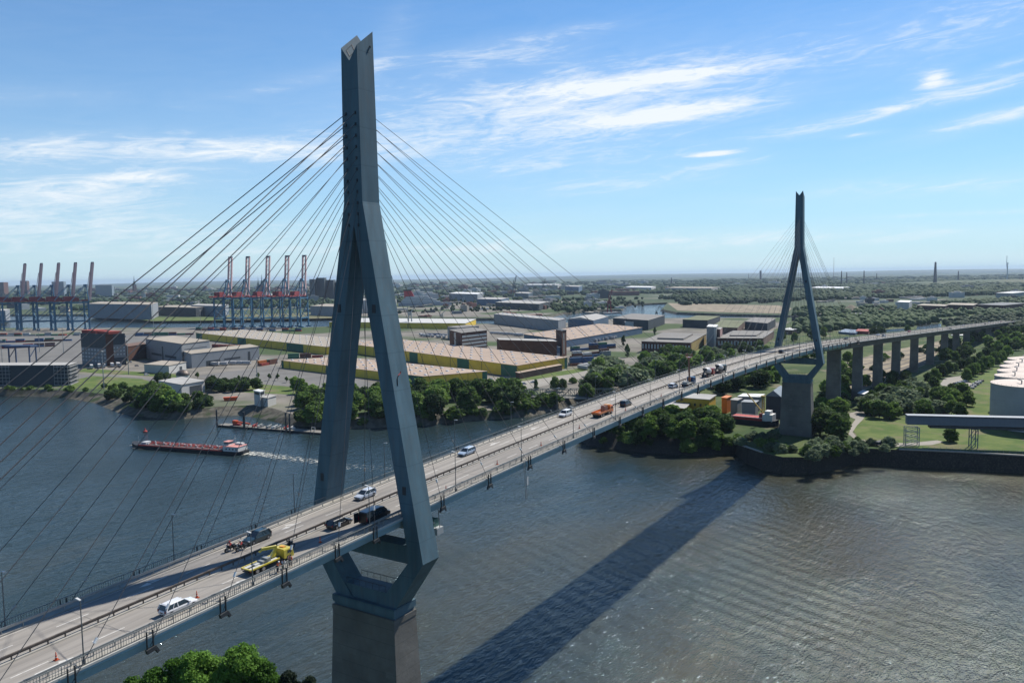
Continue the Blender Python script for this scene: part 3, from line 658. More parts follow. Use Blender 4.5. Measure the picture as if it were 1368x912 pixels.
# ------------------------------------------------------------------ buildings
def part(mb, name, mats, root, **k):
    loc = np.array(root.location if root.parent is None else (root['wx'], root['wy'], root['wz']))
    mb.v = [tuple(np.array(v)-loc) for v in mb.v]
    o = mb.build(name, mats, root, **k); return o
def sub(mb, name, mats, par, root, **k):
    loc = np.array(root.location); mb.v = [tuple(np.array(v)-loc) for v in mb.v]
    return mb.build(name, mats, par, **k)
BW = M('window_dark', (.03, .04, .05), .2, .2, .5, spec=.6)
def quadpts(A, B, C):
    A, B, C = (np.array(q[:2], float) for q in (A, B, C)); return [A, B, C, A+C-B]
def outward(a, b_, cen):
    d = b_-a; nrm = np.array([d[1], -d[0]])/np.linalg.norm(d)
    return nrm if np.dot(nrm, (a+b_)/2-cen) > 0 else -nrm
def bld(name, A, B, C, top, wall, roof, label, cat='building', z=ZL, h=None, over=.35, rt_=.35, group=None, wnd=(), panels=(), sky_=0, gable=0., world=False, band=None):
    if not world: A, B, C = P(*A, z), P(*B, z), P(*C, z)
    if h is None: h = ztop(B, top)-z
    h = max(h, 2.)
    q = quadpts(A, B, C); cen = sum(q)/4
    r = empty(name, (B[0], B[1], z), 0, label, cat, group)
    mb = MB(); mb.prism(q, z-.5, z+h); w_ = part(mb, 'wall', wall, r)
    big = [cen+(p_-cen)*(1+over*2/np.linalg.norm(p_-cen)) for p_ in q]
    mb = MB()
    if gable:
        # ridge along the longer direction
        if np.linalg.norm(big[1]-big[0]) < np.linalg.norm(big[2]-big[1]): big = big[1:]+big[:1]
        m0, m1 = (big[0]+big[3])/2, (big[1]+big[2])/2
        zz = z+h+.02
        v = [(*big[0], zz), (*big[1], zz), (*big[2], zz), (*big[3], zz), (*m0, zz+gable), (*m1, zz+gable)]
        b0 = len(mb.v); mb.v += [tuple(map(float, x_)) for x_ in v]
        for f in ((0, 1, 5, 4), (2, 3, 4, 5), (0, 4, 3), (1, 2, 5), (3, 2, 1, 0)): mb.f.append(tuple(b0+i for i in f)); mb.m.append(0)
    else: mb.prism(big, z+h+.01, z+h+rt_)
    rf = part(mb, 'roof', roof, r)
    for (side, n_x, n_z, z0f, z1f, fx, fz, mat) in wnd:
        a, b_ = (q[0], q[1]) if side == 0 else (q[1], q[2])
        nrm = outward(a, b_, cen); L = np.linalg.norm(b_-a); d = (b_-a)/L
        cw, ch = L/n_x*fx, h*(z1f-z0f)/n_z*fz
        m0 = MB(); m0.box(-cw/2, cw/2, -.06, .06, -ch/2, ch/2); w0 = None
        ang = math.atan2(d[1], d[0])
        for i in range(n_x):
            for k in range(n_z):
                c = a+d*L*(i+.5)/n_x+nrm*.04
                zc = h*(z0f+(z1f-z0f)*(k+.5)/n_z)
                if w0 is None: w0 = m0.build('window', mat or BW, r); o = w0
                else: o = w0.copy(); link(o, r)
                o.location = (c[0]-B[0], c[1]-B[1], zc); o.rotation_euler = (0, 0, ang)
    for (side, f0, f1, z0f, z1f, nm, mat) in panels:
        a, b_ = (q[0], q[1]) if side == 0 else (q[1], q[2])
        nrm = outward(a, b_, cen); p0, p1 = a+(b_-a)*f0, a+(b_-a)*f1
        mb = MB(); mb.prism([p0-nrm*.1, p1-nrm*.1, p1+nrm*.12, p0+nrm*.12], z+h*z0f, z+h*z1f); part(mb, nm, mat, r)
    if sky_:
        s0 = None; m0 = MB(); m0.hexa([(-1.5, -.9, 0), (1.5, -.9, 0), (1.5, .9, 0), (-1.5, .9, 0), (-1.2, -.6, .8), (1.2, -.6, .8), (1.2, .6, .8), (-1.2, .6, .8)])
        e1, e2 = q[1]-q[0], q[2]-q[1]; L1, L2 = np.linalg.norm(e1), np.linalg.norm(e2)
        n1_ = max(2, int(L1/sky_)); n2_ = max(2, int(L2/sky_))
        while n1_*n2_ > 95: n1_ = max(2, n1_-1); n2_ = max(2, int(95/n1_)) if n1_*n2_ > 95 and n1_ <= n2_ else n2_
        for i in range(n1_):
            for k in range(n2_):
                c = q[0]+e1*(i+.5)/n1_+e2*(k+.5)/n2_
                if s0 is None: s0 = m0.build('skylight', WHT, r); o = s0
                else: o = s0.copy(); link(o, r)
                o.location = (c[0]-B[0], c[1]-B[1], h+rt_); o.rotation_euler = (0, 0, math.atan2(e1[1], e1[0]))
    return r, q, h
YEL = add_lines(M('yellow_cladding', (.72, .52, .06), .7, .12, .1, stain=.15), 0, 18., .5, (.2, .17, .05), .7)
GREENP = M('green_cladding', (.03, .13, .085), .7, .12, .2)
PINK = add_lines(M('pink_roofing', (.36, .275, .21), .9, .12, .03, stain=.2), 0, 24., .8, (.3, .22, .2), .6)
PALER = M('pale_roofing', (.33, .29, .235), .9, .1, .03, stain=.2)
GREYW = add_lines(M('grey_cladding', (.25, .27, .29), .7, .08, .1, stain=.15), 0, 9., .25, (.2, .22, .24), .6)
GREYR = M('grey_roofing', (.2, .19, .175), .9, .2, .04, stain=.4)
GREYL = M('light_grey_roofing', (.36, .35, .33), .9, .15, .04, stain=.3)
BRICKR = add_lines(M('brown_brick', (.1, .045, .03), .9, .2, .3, stain=.2), 2, 1.2, .1, (.05, .025, .02), .5)
WHITEW = M('white_wall', (.5, .5, .48), .8, .08, .1, stain=.15)
WHWIN = M('pale_window', (.4, .42, .42), .4, .15, .5)
OCHRE = add_lines(M('ochre_wall', (.33, .24, .07), .85, .12, .1, stain=.2), 0, 5., .4, (.12, .09, .05), .8)
BLUEW = add_lines(M('blue_cladding', (.1, .16, .24), .7, .1, .1, stain=.1), 0, 6., .2, (.05, .08, .12), .6)
DARKW = M('dark_cladding', (.045, .055, .065), .7, .15, .1)
REDR = M('red_roofing', (.3, .055, .04), .8, .15, .05)
BROWNR = M('brown_roofing', (.16, .1, .075), .9, .2, .05, stain=.3)

# yellow warehouses with pink roofs
W1 = bld('warehouse', (376, 491), (565, 514.5), (651, 507), 503, YEL, PINK, 'long low yellow warehouse with pinkish flat roof nearest the river behind the near pylon', 'warehouse', sky_=13,
    panels=[(0, .91, .998, 0, .97, 'green_panel', GREENP), (1, .92, .998, 0, .97, 'green_panel', GREENP), (0, .36, .42, 0, .97, 'green_panel', GREENP), (0, .002, .02, 0, .97, 'green_panel', GREENP)])
W2 = bld('warehouse', (462, 470), (691, 504), (758, 491.5), 488.5, YEL, PINK, 'yellow warehouse with green corner panels whose pink roof carries rows of skylights', 'warehouse', sky_=15,
    panels=[(0, .93, .998, 0, .97, 'green_panel', GREENP), (1, .94, .998, 0, .97, 'green_panel', GREENP), (0, .72, .78, 0, .97, 'green_panel', GREENP), (0, .45, .5, 0, .97, 'green_panel', GREENP)])
W0 = bld('warehouse', (262, 452.5), (436, 474), (508, 467), 463.5, YEL, PALER, 'yellow warehouse with a pale ribbed roof behind the grey hall, left of the near pylon', 'warehouse', sky_=17,
    panels=[(0, .75, .86, 0, .97, 'green_panel', GREENP), (0, .38, .45, 0, .97, 'green_panel', GREENP), (0, 0.002, .06, 0, .97, 'green_panel', GREENP)])
W3 = bld('warehouse', (440, 437), (622, 439.5), (636, 433), 432, YEL, WHITEW, 'far long yellow warehouse with bright white roof in front of the harbour basin', 'warehouse')
bld('loading_dock', (689, 505), (694, 506.5), (751, 495), 498.5, M('dock_wall', (.08, .05, .045), .9, .2, .2), PINK, 'low dark loading shed with pinkish roof leaning on the yellow warehouse', 'shed')
# grey halls on the left
bld('factory_hall', (196, 478.5), (243.7, 488), (281, 482), 459.5, GREYW, PALER, 'tall pale grey blind-walled hall left of the near pylon', 'hall',
    panels=[(0, .16, .45, .25, .36, 'louvre', DARKW), (0, .55, .85, .25, .36, 'louvre', DARKW), (0, .47, .5, .05, .75, 'downpipe', DARKW), (1, .1, .9, .72, .74, 'ledge', DARKW)])
bld('factory_wing', (246, 487.5), (256.4, 491.8), (346.7, 480.3), 472.8, GREYW, PALER, 'long low pale grey wing running right from the tall pale hall', 'hall',
    panels=[(1, .2, .4, .0, .4, 'canopy', DARKW), (1, .46, .7, .3, .42, 'louvre', DARKW), (1, .82, .855, 0, .72, 'door', DARKW)])
bld('shed', (193, 497.5), (226, 499.5), (249, 494), 488.5, WHITEW, PALER, 'low white shed with a bright flat roof in front of the pale grey hall', 'shed', panels=[(1, .6, .75, 0, .6, 'door', DARKW)])
# office blocks far left
r, q, h = bld('office_block', (-40, 514.5), (93, 514.5), (103, 510), 488, DARKW, GREYL, 'dark glazed office block with white balcony grid standing by the left bank', 'office building')
for k, side in ((0, 0), (1, 1)):
    a, b_ = (q[0], q[1]) if side == 0 else (q[1], q[2]); cen = sum(q)/4; nrm = outward(a, b_, cen); mb = MB(); L = np.linalg.norm(b_-a)
    if side == 0: a = a+(b_-a)*.0
    for i in range(int(L/3.2)+1):
        c = a+(b_-a)*(i/int(L/3.2)); f = i/int(L/3.2)
        if side == 0 and .42 < f < .86: continue
        mb.box(c[0]+nrm[0]*1.2-.12, c[0]+nrm[0]*1.2+.12, c[1]+nrm[1]*1.2-.12, c[1]+nrm[1]*1.2+.12, ZL, ZL+h)
    for j in range(6):
        zz = ZL+h*j/5.5+.3
        for (f0, f1) in (((0, .42), (.86, 1)) if side == 0 else ((0, 1),)):
            p0, p1 = a+(b_-a)*f0, a+(b_-a)*f1; mb.prism([p0+nrm*.0, p1+nrm*.0, p1+nrm*1.3, p0+nrm*1.3], zz-.14, zz+.14)
    part(mb, 'balcony_grid', M('balcony_paint', (.36, .36, .36), .8), r)
r, q, h = bld('office_block', (110, 486), (143, 489), (169, 487), 447, M('slate_wall', (.2, .21, .22), .8, .1, .2), DARKW, 'boxy office block with white windows and dark red roof boxes beside the left container yard', 'office building',
    wnd=[(0, 8, 4, .08, .55, .55, .5, WHWIN), (0, 6, 3, .6, .97, .5, .45, WHWIN), (1, 6, 3, .3, .62, .5, .45, WHWIN)], panels=[(0, .0, .999, .56, .999, 'dark_storey', DARKW), (1, .0, .38, 0, .999, 'brick_core', BRICKR), (1, .38, .999, .0, .25, 'dark_storey', DARKW), (1, .38, .999, .66, .999, 'dark_storey', DARKW)])
cx_, cy_ = (sum(q)/4)
for (f, w, hh_) in ((-.3, 14, 3.2), (.28, 11, 2.6)):
    e1 = q[1]-q[0]; c = np.array([cx_, cy_])+e1*f; mb = MB(); d = e1/np.linalg.norm(e1); nn = np.array([-d[1], d[0]])
    mb.prism([c-d*w-nn*7, c+d*w-nn*7, c+d*w+nn*7, c-d*w+nn*7], ZL+h+.37, ZL+h+hh_+.4); part(mb, 'roof_box', REDR, r)
bld('low_hall', (168, 478), (172, 482), (196, 478), 463, BRICKR, BROWNR, 'dark brick building half hidden behind the boxy office block', 'building')
# gate building with dome
r, q, h = bld('gatehouse', (213, 524), (243, 530), (274, 524), 514, WHITEW, GREYL, 'white riverside building with a dark gateway and a ribbed metal dome', 'building', panels=[(1, .34, .86, 0, .75, 'gateway', DARKW)])
cc = P(245, 515, ZL); mb = MB(); mb.lathe([(5.2, 0), (5.2, 3.5)], 20, (cc[0], cc[1], ZL+h*.6)); part(mb, 'drum', WHITEW, r)
mb = MB(); mb.lathe([(5.6*math.cos(t_), 4.6*math.sin(t_)) for t_ in np.linspace(0, 1.5, 8)], 20, (cc[0], cc[1], ZL+h*.6+3.5)); part(mb, 'dome', add_lines(M('dome_metal', (.1, .075, .06), .5, .3, .4, metal=.4), 2, 1.1, .2, (.3, .28, .26), .6), r)
r, q, h = bld('control_tower', (340, 541), (348, 543), (354, 541), 523.5, WHITEW, WHITEP, 'small white control tower on the river bank', 'tower', panels=[(0, .1, .9, .78, .93, 'window_band', BW), (1, .1, .9, .78, .93, 'window_band', BW)])
bld('annex', (350, 542), (358, 543.5), (369, 540), 532, WHITEW, GREYL, 'low white annex at the foot of the small control tower', 'building')
# brick and concrete works in the middle
r, q, h = bld('office_slab', (601, 468), (617, 474), (651, 469), 445, BRICKR, GREYR, 'dark brick office slab with pale window bands beyond the yellow warehouses', 'office building',
    panels=[(1, .02, .98, .1+k*.17, .2+k*.17, 'window_band', WHWIN) for k in range(5)]+[(0, .4, .55, 0, .95, 'white_strip', WHITEW)])
bld('plant_house', (598, 452), (612, 454), (640, 451), 438, GREYL, GREYR, 'grey machine building standing behind the brick office slab', 'building')
r, q, h = bld('brick_warehouse', (664, 473), (668, 476), (744, 479), 454, BRICKR, GREYL, 'long dark red brick warehouse with grey roof behind the yellow warehouses', 'warehouse')
bld('brick_tower', (743, 474), (751, 476.5), (757, 475), 442, BRICKR, DARKW, 'square dark brick tower beside the long brick warehouse', 'tower', panels=[(1, .3, .5, .1, .9, 'pale_strip', GALV)])
bld('workshop', (729, 476), (733, 478.5), (748, 477), 465, BLUEW, GREYL, 'small blue and white workshop against the brick tower', 'building', panels=[(1, .5, .98, 0, .4, 'white_panel', WHITEW)])
bld('market_hall', (700, 455), (757, 464), (858, 445.5), 454.5, BLUEW, PINK, 'long blue hall with a wide pinkish white roof right of the brick tower', 'hall', sky_=26)
bld('shed', (660, 432), (746, 443), (756, 440), 428, GREYW, GREYL, 'broad light grey shed with roof domes behind the blue hall', 'hall', sky_=22)
bld('hall', (759, 438), (793, 440.5), (813, 434), 428, BLUEW, GREYL, 'grey blue gabled hall right of the broad light grey shed', 'hall', gable=4)
bld('hall', (819, 437), (866, 441), (888, 433), 428, DARKW, GREYR, 'dark low hall with brownish roof near the inner basin', 'hall', panels=[(0, .35, .6, .1, .75, 'white_panel', WHITEW)])
r, q, h = bld('brick_hall', (857, 470.5), (922.6, 473), (943.5, 459), 458, BRICKR, GREYR, 'brick factory hall with an ochre gable side, left of the white slab', 'factory hall', wnd=[(0, 16, 1, .35, .8, .45, .9, WHWIN)], panels=[(1, .04, .97, .05, .92, 'ochre_side', OCHRE)])
mb = MB(); cen = sum(q)/4; qq = [cen+(p_-cen)*.55 for p_ in q]; mb.prism(qq, ZL+h+.36, ZL+h+2.2); part(mb, 'roof_lantern', GREYR, r)
bld('chimney_slab', (944, 464), (956.5, 465), (959, 461), 437, GREYW, WHITEP, 'tall narrow blue and white slab between the two brick halls', 'building', panels=[(0, .8, .99, 0, .97, 'white_strip', WHITEW)])
bld('silo_tower', (957, 463), (962, 464), (965, 461), 440, M('rose_wall', (.42, .26, .23), .8, .1, .2), GREYL, 'small rosy tower touching the tall narrow slab', 'tower')
r, q, h = bld('brick_hall', (958, 465), (1019, 465.5), (1034, 454), 452, BRICKR, GREYR, 'brown-roofed brick factory hall between the white slab and far pylon', 'factory hall', wnd=[(0, 14, 1, .3, .75, .45, .9, WHWIN)], panels=[(1, .05, .95, .05, .9, 'brown_side', BROWNR)])
mb = MB(); cen = sum(q)/4; qq = [cen+(p_-cen)*.6 for p_ in q]; mb.prism(qq, ZL+h+.36, ZL+h+1.9); part(mb, 'roof_lantern', GREYR, r)
bld('hall', (995, 440), (1025, 443), (1036, 436), 432, DARKW, GREYR, 'dark saw-roofed hall behind the right brick hall', 'hall')
bld('hall', (912, 437), (945, 438.5), (962, 432), 428, DARKW, M('mossy_roof', (.14, .15, .08), .95, .3, .04), 'flat hall with mossy roof near the inner basin', 'hall')
bld('hall', (950, 445), (985, 447), (995, 437), 438, BROWNR, M('mossy_roof', (.1, .1, .1), .95), 'low hall with mossy roof between the brick halls', 'hall')
bld('shed', (1043, 449), (1058, 450), (1071, 447), 441, BROWNR, WHITEW, 'small white roofed shed seen between the legs of the far pylon', 'shed')
# under the bridge on the right bank (higher ground)
bld('yellow_office', (903, 556), (947, 560), (956, 553), 534, M('bright_yellow_wall', (.52, .33, .04), .7, .1, .2), GREYL, 'bright yellow two storey building under the bridge on the right bank', 'building', z=ZR, wnd=[(0, 6, 2, .1, .9, .35, .35, None)])
bld('yellow_shed', (868, 560), (915, 565), (922, 556), 546, M('bright_yellow_wall', (.5, .3, .04)), GREYL, 'lower bright yellow shed left of the yellow building among shore trees', 'shed', z=ZR)
bld('container_cabin', (964, 551), (971, 552), (977, 549), 532, M('orange_paint', (.55, .17, .03), .6, .1, .5), M('orange_paint', (.55, .17, .03)), 'orange stacked cabin right of the yellow building', 'cabin', z=ZR)
bld('shed', (976, 553), (985, 554), (991, 551), 535, GREYW, GREYL, 'small dark blue grey shed behind the red work ship', 'shed', z=ZR)
bld('workshop', (986, 548), (1014, 549), (1021, 545), 530.5, GREYW, WHITEP, 'workshop with a bright white roof behind the red work ship', 'building', z=ZR)
bld('shed', (991, 556), (1009, 557), (1013, 554), 538, GREYW, GREYW, 'plain grey shed just above the deck of the red work ship', 'shed', z=ZR)
bld('gabled_hall', (1023, 558), (1043, 560), (1052, 552), 530, DARKW, M('slate_roof', (.16, .2, .24), .5, .1, .2), 'dark gabled hall hidden partly by the far pylon pier', 'hall', z=ZR, gable=3.5)
bld('site_office', (1146, 538), (1154, 540), (1160, 536), 527, M('dark_render', (.1, .11, .12), .8), WHITEP, 'small white roofed building at the foot of a viaduct pier', 'building', z=ZR)
# halls and rows in the middle distance on the right
for (A, B, C, tp, wl, rf, lb) in [
 ((1120, 449), (1142, 451), (1150, 447), 445, BLUEW, BLUEW, 'low dark blue shed beyond the viaduct deck'),
 ((1143, 449), (1160, 450), (1163, 447), 443, REDR, REDR, 'low red shed right of the dark blue one'),
 ((1225, 417), (1262, 418.5), (1268, 416), 409, BRICKR, PALER, 'leftmost long dark red shed beyond the rail yard'),
 ((1264, 416.5), (1300, 418), (1306, 415), 408, BRICKR, PALER, 'middle long dark red shed beyond the rail yard'),
 ((1304, 416), (1340, 417.5), (1372, 414), 408, BRICKR, DARKW, 'rightmost long dark red shed with grey roof beyond the rail yard'),
 ((1198, 417), (1214, 418), (1218, 415), 404, WHITEW, WHITEP, 'white and blue dockside block beside the gravel heap'),
 ((1330, 398), (1352, 399), (1375, 396), 392, GREYL, WHITEW, 'white roofed works beyond the trees at the right edge'),
 ((1270, 452), (1290, 452.5), (1300, 450), 448, WHITEW, WHITEP, 'flat white shed just beyond the viaduct roadway')]:
    bld('shed', A, B, C, tp, wl, rf, lb, 'shed', z=4.6)
# far quay buildings on the left
for (A, B, C, tp, wl, rf, lb) in [
 ((118, 424), (203, 427), (212, 422), 407, GREYW, PALER, 'very long white and grey quay warehouse behind the left cranes'),
 ((204, 421), (262, 423), (290, 420), 411, DARKW, PALER, 'long quay shed with beige roof right of the white quay warehouse'),
 ((256, 421), (300, 423), (306, 420), 409, GREYW, GREYL, 'light grey quay warehouse left of the middle cranes'),
 ((415, 421), (462, 423), (480, 419), 410, GREYW, PALER, 'pale quay warehouse right of the middle cranes'),
 ((475, 417), (520, 419), (530, 415), 402, WHITEW, GREYL, 'white block seen through the legs of the near pylon'),
 ((-30, 395), (6, 397), (12, 394), 377, BRICKR, BRICKR, 'pair of brown brick high-rise blocks at the left edge'),
 ((70, 395), (86, 396), (89, 393), 376, M('blue_grey_tower', (.16, .2, .24), .5), DARKW, 'blue grey office tower behind the left cranes'),
 ((28, 394), (37, 395), (40, 393), 375, BRICKR, BRICKR, 'brown tower block behind the leftmost crane'),
 ((128, 396), (150, 397), (153, 394), 381, M('blue_grey_tower', (.16, .2, .24), .5), DARKW, 'low blue grey block on the horizon right of the left cranes'),
 ((-60, 428), (8, 430), (14, 427), 415, GREYW, GREYL, 'pale quay warehouse at the left edge behind the cranes'),
 ((600, 402), (638, 404), (646, 401), 393, GREYW, WHITEP, 'white roofed shipyard hall'),
 ((637, 408), (670, 409), (680, 406), 400, BLUEW, GREYL, 'blue grey shipyard workshop with a flat roof'),
 ((688, 399), (706, 400), (712, 398), 392, M('office_glass', (.1, .13, .17), .4), GREYL, 'dark glazed shipyard office'),
 ((755, 391), (773, 392), (778, 390), 383, BLUEW, GREYL, 'dark blue shipyard hall near the inner basin'),
 ((662, 412), (720, 415), (735, 411), 406, DARKW, GREYL, 'dark shipyard shed by the water'),
 ((835, 389), (870, 390), (876, 388), 384, WHITEW, WHITEP, 'long white industrial roof beyond the inner basin'),
 ((888, 390), (950, 391), (962, 389), 385, GREYL, PALER, 'wide pale industrial roof in the trees beyond the basin'),
 ((700, 385.6), (745, 386), (750, 384.6), 380.5, GREYL, WHITEP, 'white factory roofs far behind the shipyard'),
 ((1080, 388), (1125, 389), (1135, 387), 385, WHITEW, WHITEP, 'bright industrial roofs beyond the far pylon')]:
    bld('quay_building', A, B, C, tp, wl, rf, lb, 'building', z=4.6)
# the dark cluster of high blocks right behind the middle cranes
for (x0, x1, t_) in ((414, 424, 373), (423, 437, 371), (436, 449, 374), (448, 462, 377)):
    bld('tower_block', (x0, 398), (x1-3, 399), (x1, 397), t_, M('dark_block', (.035, .05, .055), .8, .2, .02), M('dark_block', (.035, .05, .055)), 'dark hazy high-rise block in the cluster behind the middle cranes', 'tower block', z=4.6, group='dark high-rise blocks behind the middle cranes')

# ------------------------------------------------------------------ tanks, conveyor, heap
TANKW = add_lines(M('tank_shell', (.36, .37, .38), .6, .08, .1, stain=.12), 2, 2.5, .06, (.25, .26, .27), .5)
TANKR = M('tank_roof', (.62, .53, .46), .8, .08, .1, stain=.15)
tank_labels = ['front large storage tank with pale pink roof, nearest the quay', 'second storage tank from the quay with pale pink roof', 'third storage tank from the quay', 'fourth storage tank from the quay', 'fifth storage tank from the quay', 'rearmost storage tank, furthest from the quay']
for k, (x, y, rr) in enumerate([(402.5, -102.5, 17.8), (437, -98.5, 12.6), (463, -99.5, 12.6), (489, -100.5, 12.6), (515, -102.5, 12.6), (541, -104.5, 12.6)]):
    r = empty('storage_tank', (x, y, ZR), 0, tank_labels[k], 'storage tank', 'storage tanks in a row behind the quay')
    mb = MB(); mb.lathe([(rr, 0), (rr, 14.2), (rr+.18, 14.2), (rr+.18, 14.7), (rr, 14.7), (rr, 23.2)], 48); mb.build('shell', TANKW, r)
    mb = MB(); mb.lathe([(rr+.25, 23.2), (rr+.25, 23.6), (rr*.5, 24.7), (.2, 25.2)], 48); mb.build('tank_roof', TANKR, r)
    mb = MB()
    for a in np.linspace(0, 2*math.pi, 40, endpoint=False): mb.tube((rr*math.cos(a), rr*math.sin(a), 23.5), (rr*math.cos(a), rr*math.sin(a), 24.4), .04, 4)
    mb.build('roof_railing', GALV, r)
    mb = MB()
    for i in range(70):
        a_ = R(150)+i*.022*17/rr; z_ = .3+i*.33; e0 = (math.cos(a_), math.sin(a_)); mb.beam((rr*e0[0], rr*e0[1], z_), ((rr+1.1)*e0[0], (rr+1.1)*e0[1], z_), .45, .12)
        if i % 3 == 0: mb.tube(((rr+1.1)*e0[0], (rr+1.1)*e0[1], z_), ((rr+1.1)*e0[0], (rr+1.1)*e0[1], z_+1.1), .04, 4)
    mb.build('spiral_stair', DARKST, r)
    mb = MB(); mb.tube((-rr*.55, rr*.2, 24.3), (-rr*.55, rr*.2, 26.2), .3, 8); mb.tube((-rr*.55, rr*.2, 26.2), (-rr*.4, rr*.3, 26.4), .3, 8); mb.build('vent_pipe', GALV, r)
pA, pB = P(1213, 594.5, ZR), P(1300, 597.5, ZR); dd_ = (pB-pA)/np.linalg.norm(pB-pA); nn_ = np.array([-dd_[1], dd_[0], 0])
r = empty('conveyor_bridge', tuple(pA), 0, 'long enclosed blue-grey conveyor gallery on steel towers along the quay', 'conveyor')
ztA = ztop(pA, 553.5); mb = MB(); e = pA+dd_*150-np.array([0, 0, 0])
mb.beam(pA-dd_*1.+np.array([0, 0, ztA-ZR-2.6]), pA+dd_*160+np.array([0, 0, ztA-ZR-2.6+.6]), 4.4, 3.9); part(mb, 'gallery', add_lines(M('gallery_cladding', (.15, .18, .215), .6, .06, .2, stain=.1), 1, 2.2, .12, (.12, .15, .18), .6), r)
mb = MB(); mb.beam(pA-dd_*1.1+np.array([0, 0, ztA-ZR-.18]), pA+dd_*160+np.array([0, 0, ztA-ZR+.5]), 4.9, .35); part(mb, 'gallery_roof', M('gallery_roof', (.26, .285, .31), .6, .1, .2), r)
mb = MB(); mb.beam(pA+dd_*9+np.array([0, 0, ztA-ZR-5.5]), pA+dd_*160+np.array([0, 0, ztA-ZR-5.0]), 4.2, 1.); part(mb, 'truss_underside', DARKST, r)
for t0_, w in ((1.5, 3.), ((np.linalg.norm(pB-pA)), 1.4), (np.linalg.norm(pB-pA)+42, 1.4), (np.linalg.norm(pB-pA)+84, 1.4)):
    mb = MB(); c = pA+dd_*t0_; ht = ztA-ZR-6
    for sx_ in (-w, w):
        for sy_ in (-1.8, 1.8): mb.beam(c+dd_*sx_+nn_*sy_, c+dd_*sx_+nn_*sy_+np.array([0, 0, ht]), .42)
    for k in range(4 if w > 2 else 2):
        z0, z1 = ht*k/(4 if w > 2 else 2), ht*(k+1)/(4 if w > 2 else 2)
        for sy_ in (-1.8, 1.8):
            mb.beam(c-dd_*w+nn_*sy_+np.array([0, 0, z0]), c+dd_*w+nn_*sy_+np.array([0, 0, z1]), .22); mb.beam(c-dd_*w+nn_*sy_+np.array([0, 0, z1]), c+dd_*w+nn_*sy_+np.array([0, 0, z1]), .25)
    part(mb, 'support_tower', GALV if w > 2 else STEEL, r)
# retaining wall cap and pipe line along the quay
mb = MB(); qpts = [(311.2, -50), (318.2, -75), (324.2, -105), (332.2, -150), (345.2, -260)]
for a, b_ in zip(qpts[:-1], qpts[1:]): mb.beam((*a, ZR+.25), (*b_, ZR+.25), 1.1, .55)
tag(mb.build('quay_wall_cap', CONCL), 'pale concrete cap along the straight dark quay wall', 'quay wall')
mb = MB()
for a, b_ in zip(qpts[:-1], qpts[1:]):
    L = math.dist(a, b_)
    for k in range(int(L/2.5)):
        f = k*2.5/L; x, y = a[0]+(b_[0]-a[0])*f+2.2, a[1]+(b_[1]-a[1])*f; mb.box(x-.04, x+.04, y-.04, y+.04, ZR, ZR+1.9)
    for zz in (.5, 1.1, 1.8): mb.beam((a[0]+2.2, a[1], ZR+zz), (b_[0]+2.2, b_[1], ZR+zz), .05)
tag(mb.build('quay_fence', GALV), 'thin wire fence running behind the quay wall', 'fence')
cA = P(1001, 598, 5); mb = MB(); mb.beam((290, 21, 8.2), (283, 14.5, 8.2), 1.6, .5); mb.beam((283, 14.5, 8.2), (274.5, 4.5, 8.2), 1.2, .4); tag(mb.build('mooring_walkway', CONCL), 'pale concrete walkway on the rounded nose left of the far pier', 'walkway')
p_ = P(1137, 417, 4.6); mb = MB(); mb.lathe([(24, 0), (20, 4), (11, 10), (4, 14.5), (.5, 15.5)], 20, (p_[0], p_[1], 4.6)); tag(mb.build('gravel_heap', SAND, smooth=False), 'cone shaped grey gravel heap near the viaduct', 'gravel heap')
# girder footbridge over the creek behind the deck
r = empty('truss_bridge', tuple(P(716, 529, ZL)), 0, 'small green-grey steel truss bridge over the creek behind the road deck', 'bridge')
a, b_ = P(700, 530, ZL+1), P(822, 530, ZR); d = (b_-a)/np.linalg.norm(b_-a); nn = np.array([-d[1], d[0], 0])
TRU = M('truss_paint', (.1, .14, .14), .6, .1, .5)
for s_ in (0, 6):
    mb = MB(); L = np.linalg.norm((b_-a)[:2]); n_ = 16
    for z0 in (.4, 5.2): mb.beam(a+nn*s_+np.array([0, 0, z0]), b_+nn*s_+np.array([0, 0, z0]), .45)
    for k in range(n_):
        p0, p1 = a+(b_-a)*k/n_+nn*s_, a+(b_-a)*(k+1)/n_+nn*s_
        mb.beam(p0+[0, 0, .4 if k % 2 else 5.2], p1+[0, 0, 5.2 if k % 2 else .4], .3); mb.beam(p0+[0, 0, .4], p0+[0, 0, 5.2], .25)
    part(mb, 'truss', TRU, r)
mb = MB(); mb.prism([(a)[:2], (b_)[:2], (b_+nn*6)[:2], (a+nn*6)[:2]], ZL+.6, ZL+1.2); part(mb, 'walkway', CONCL, r)

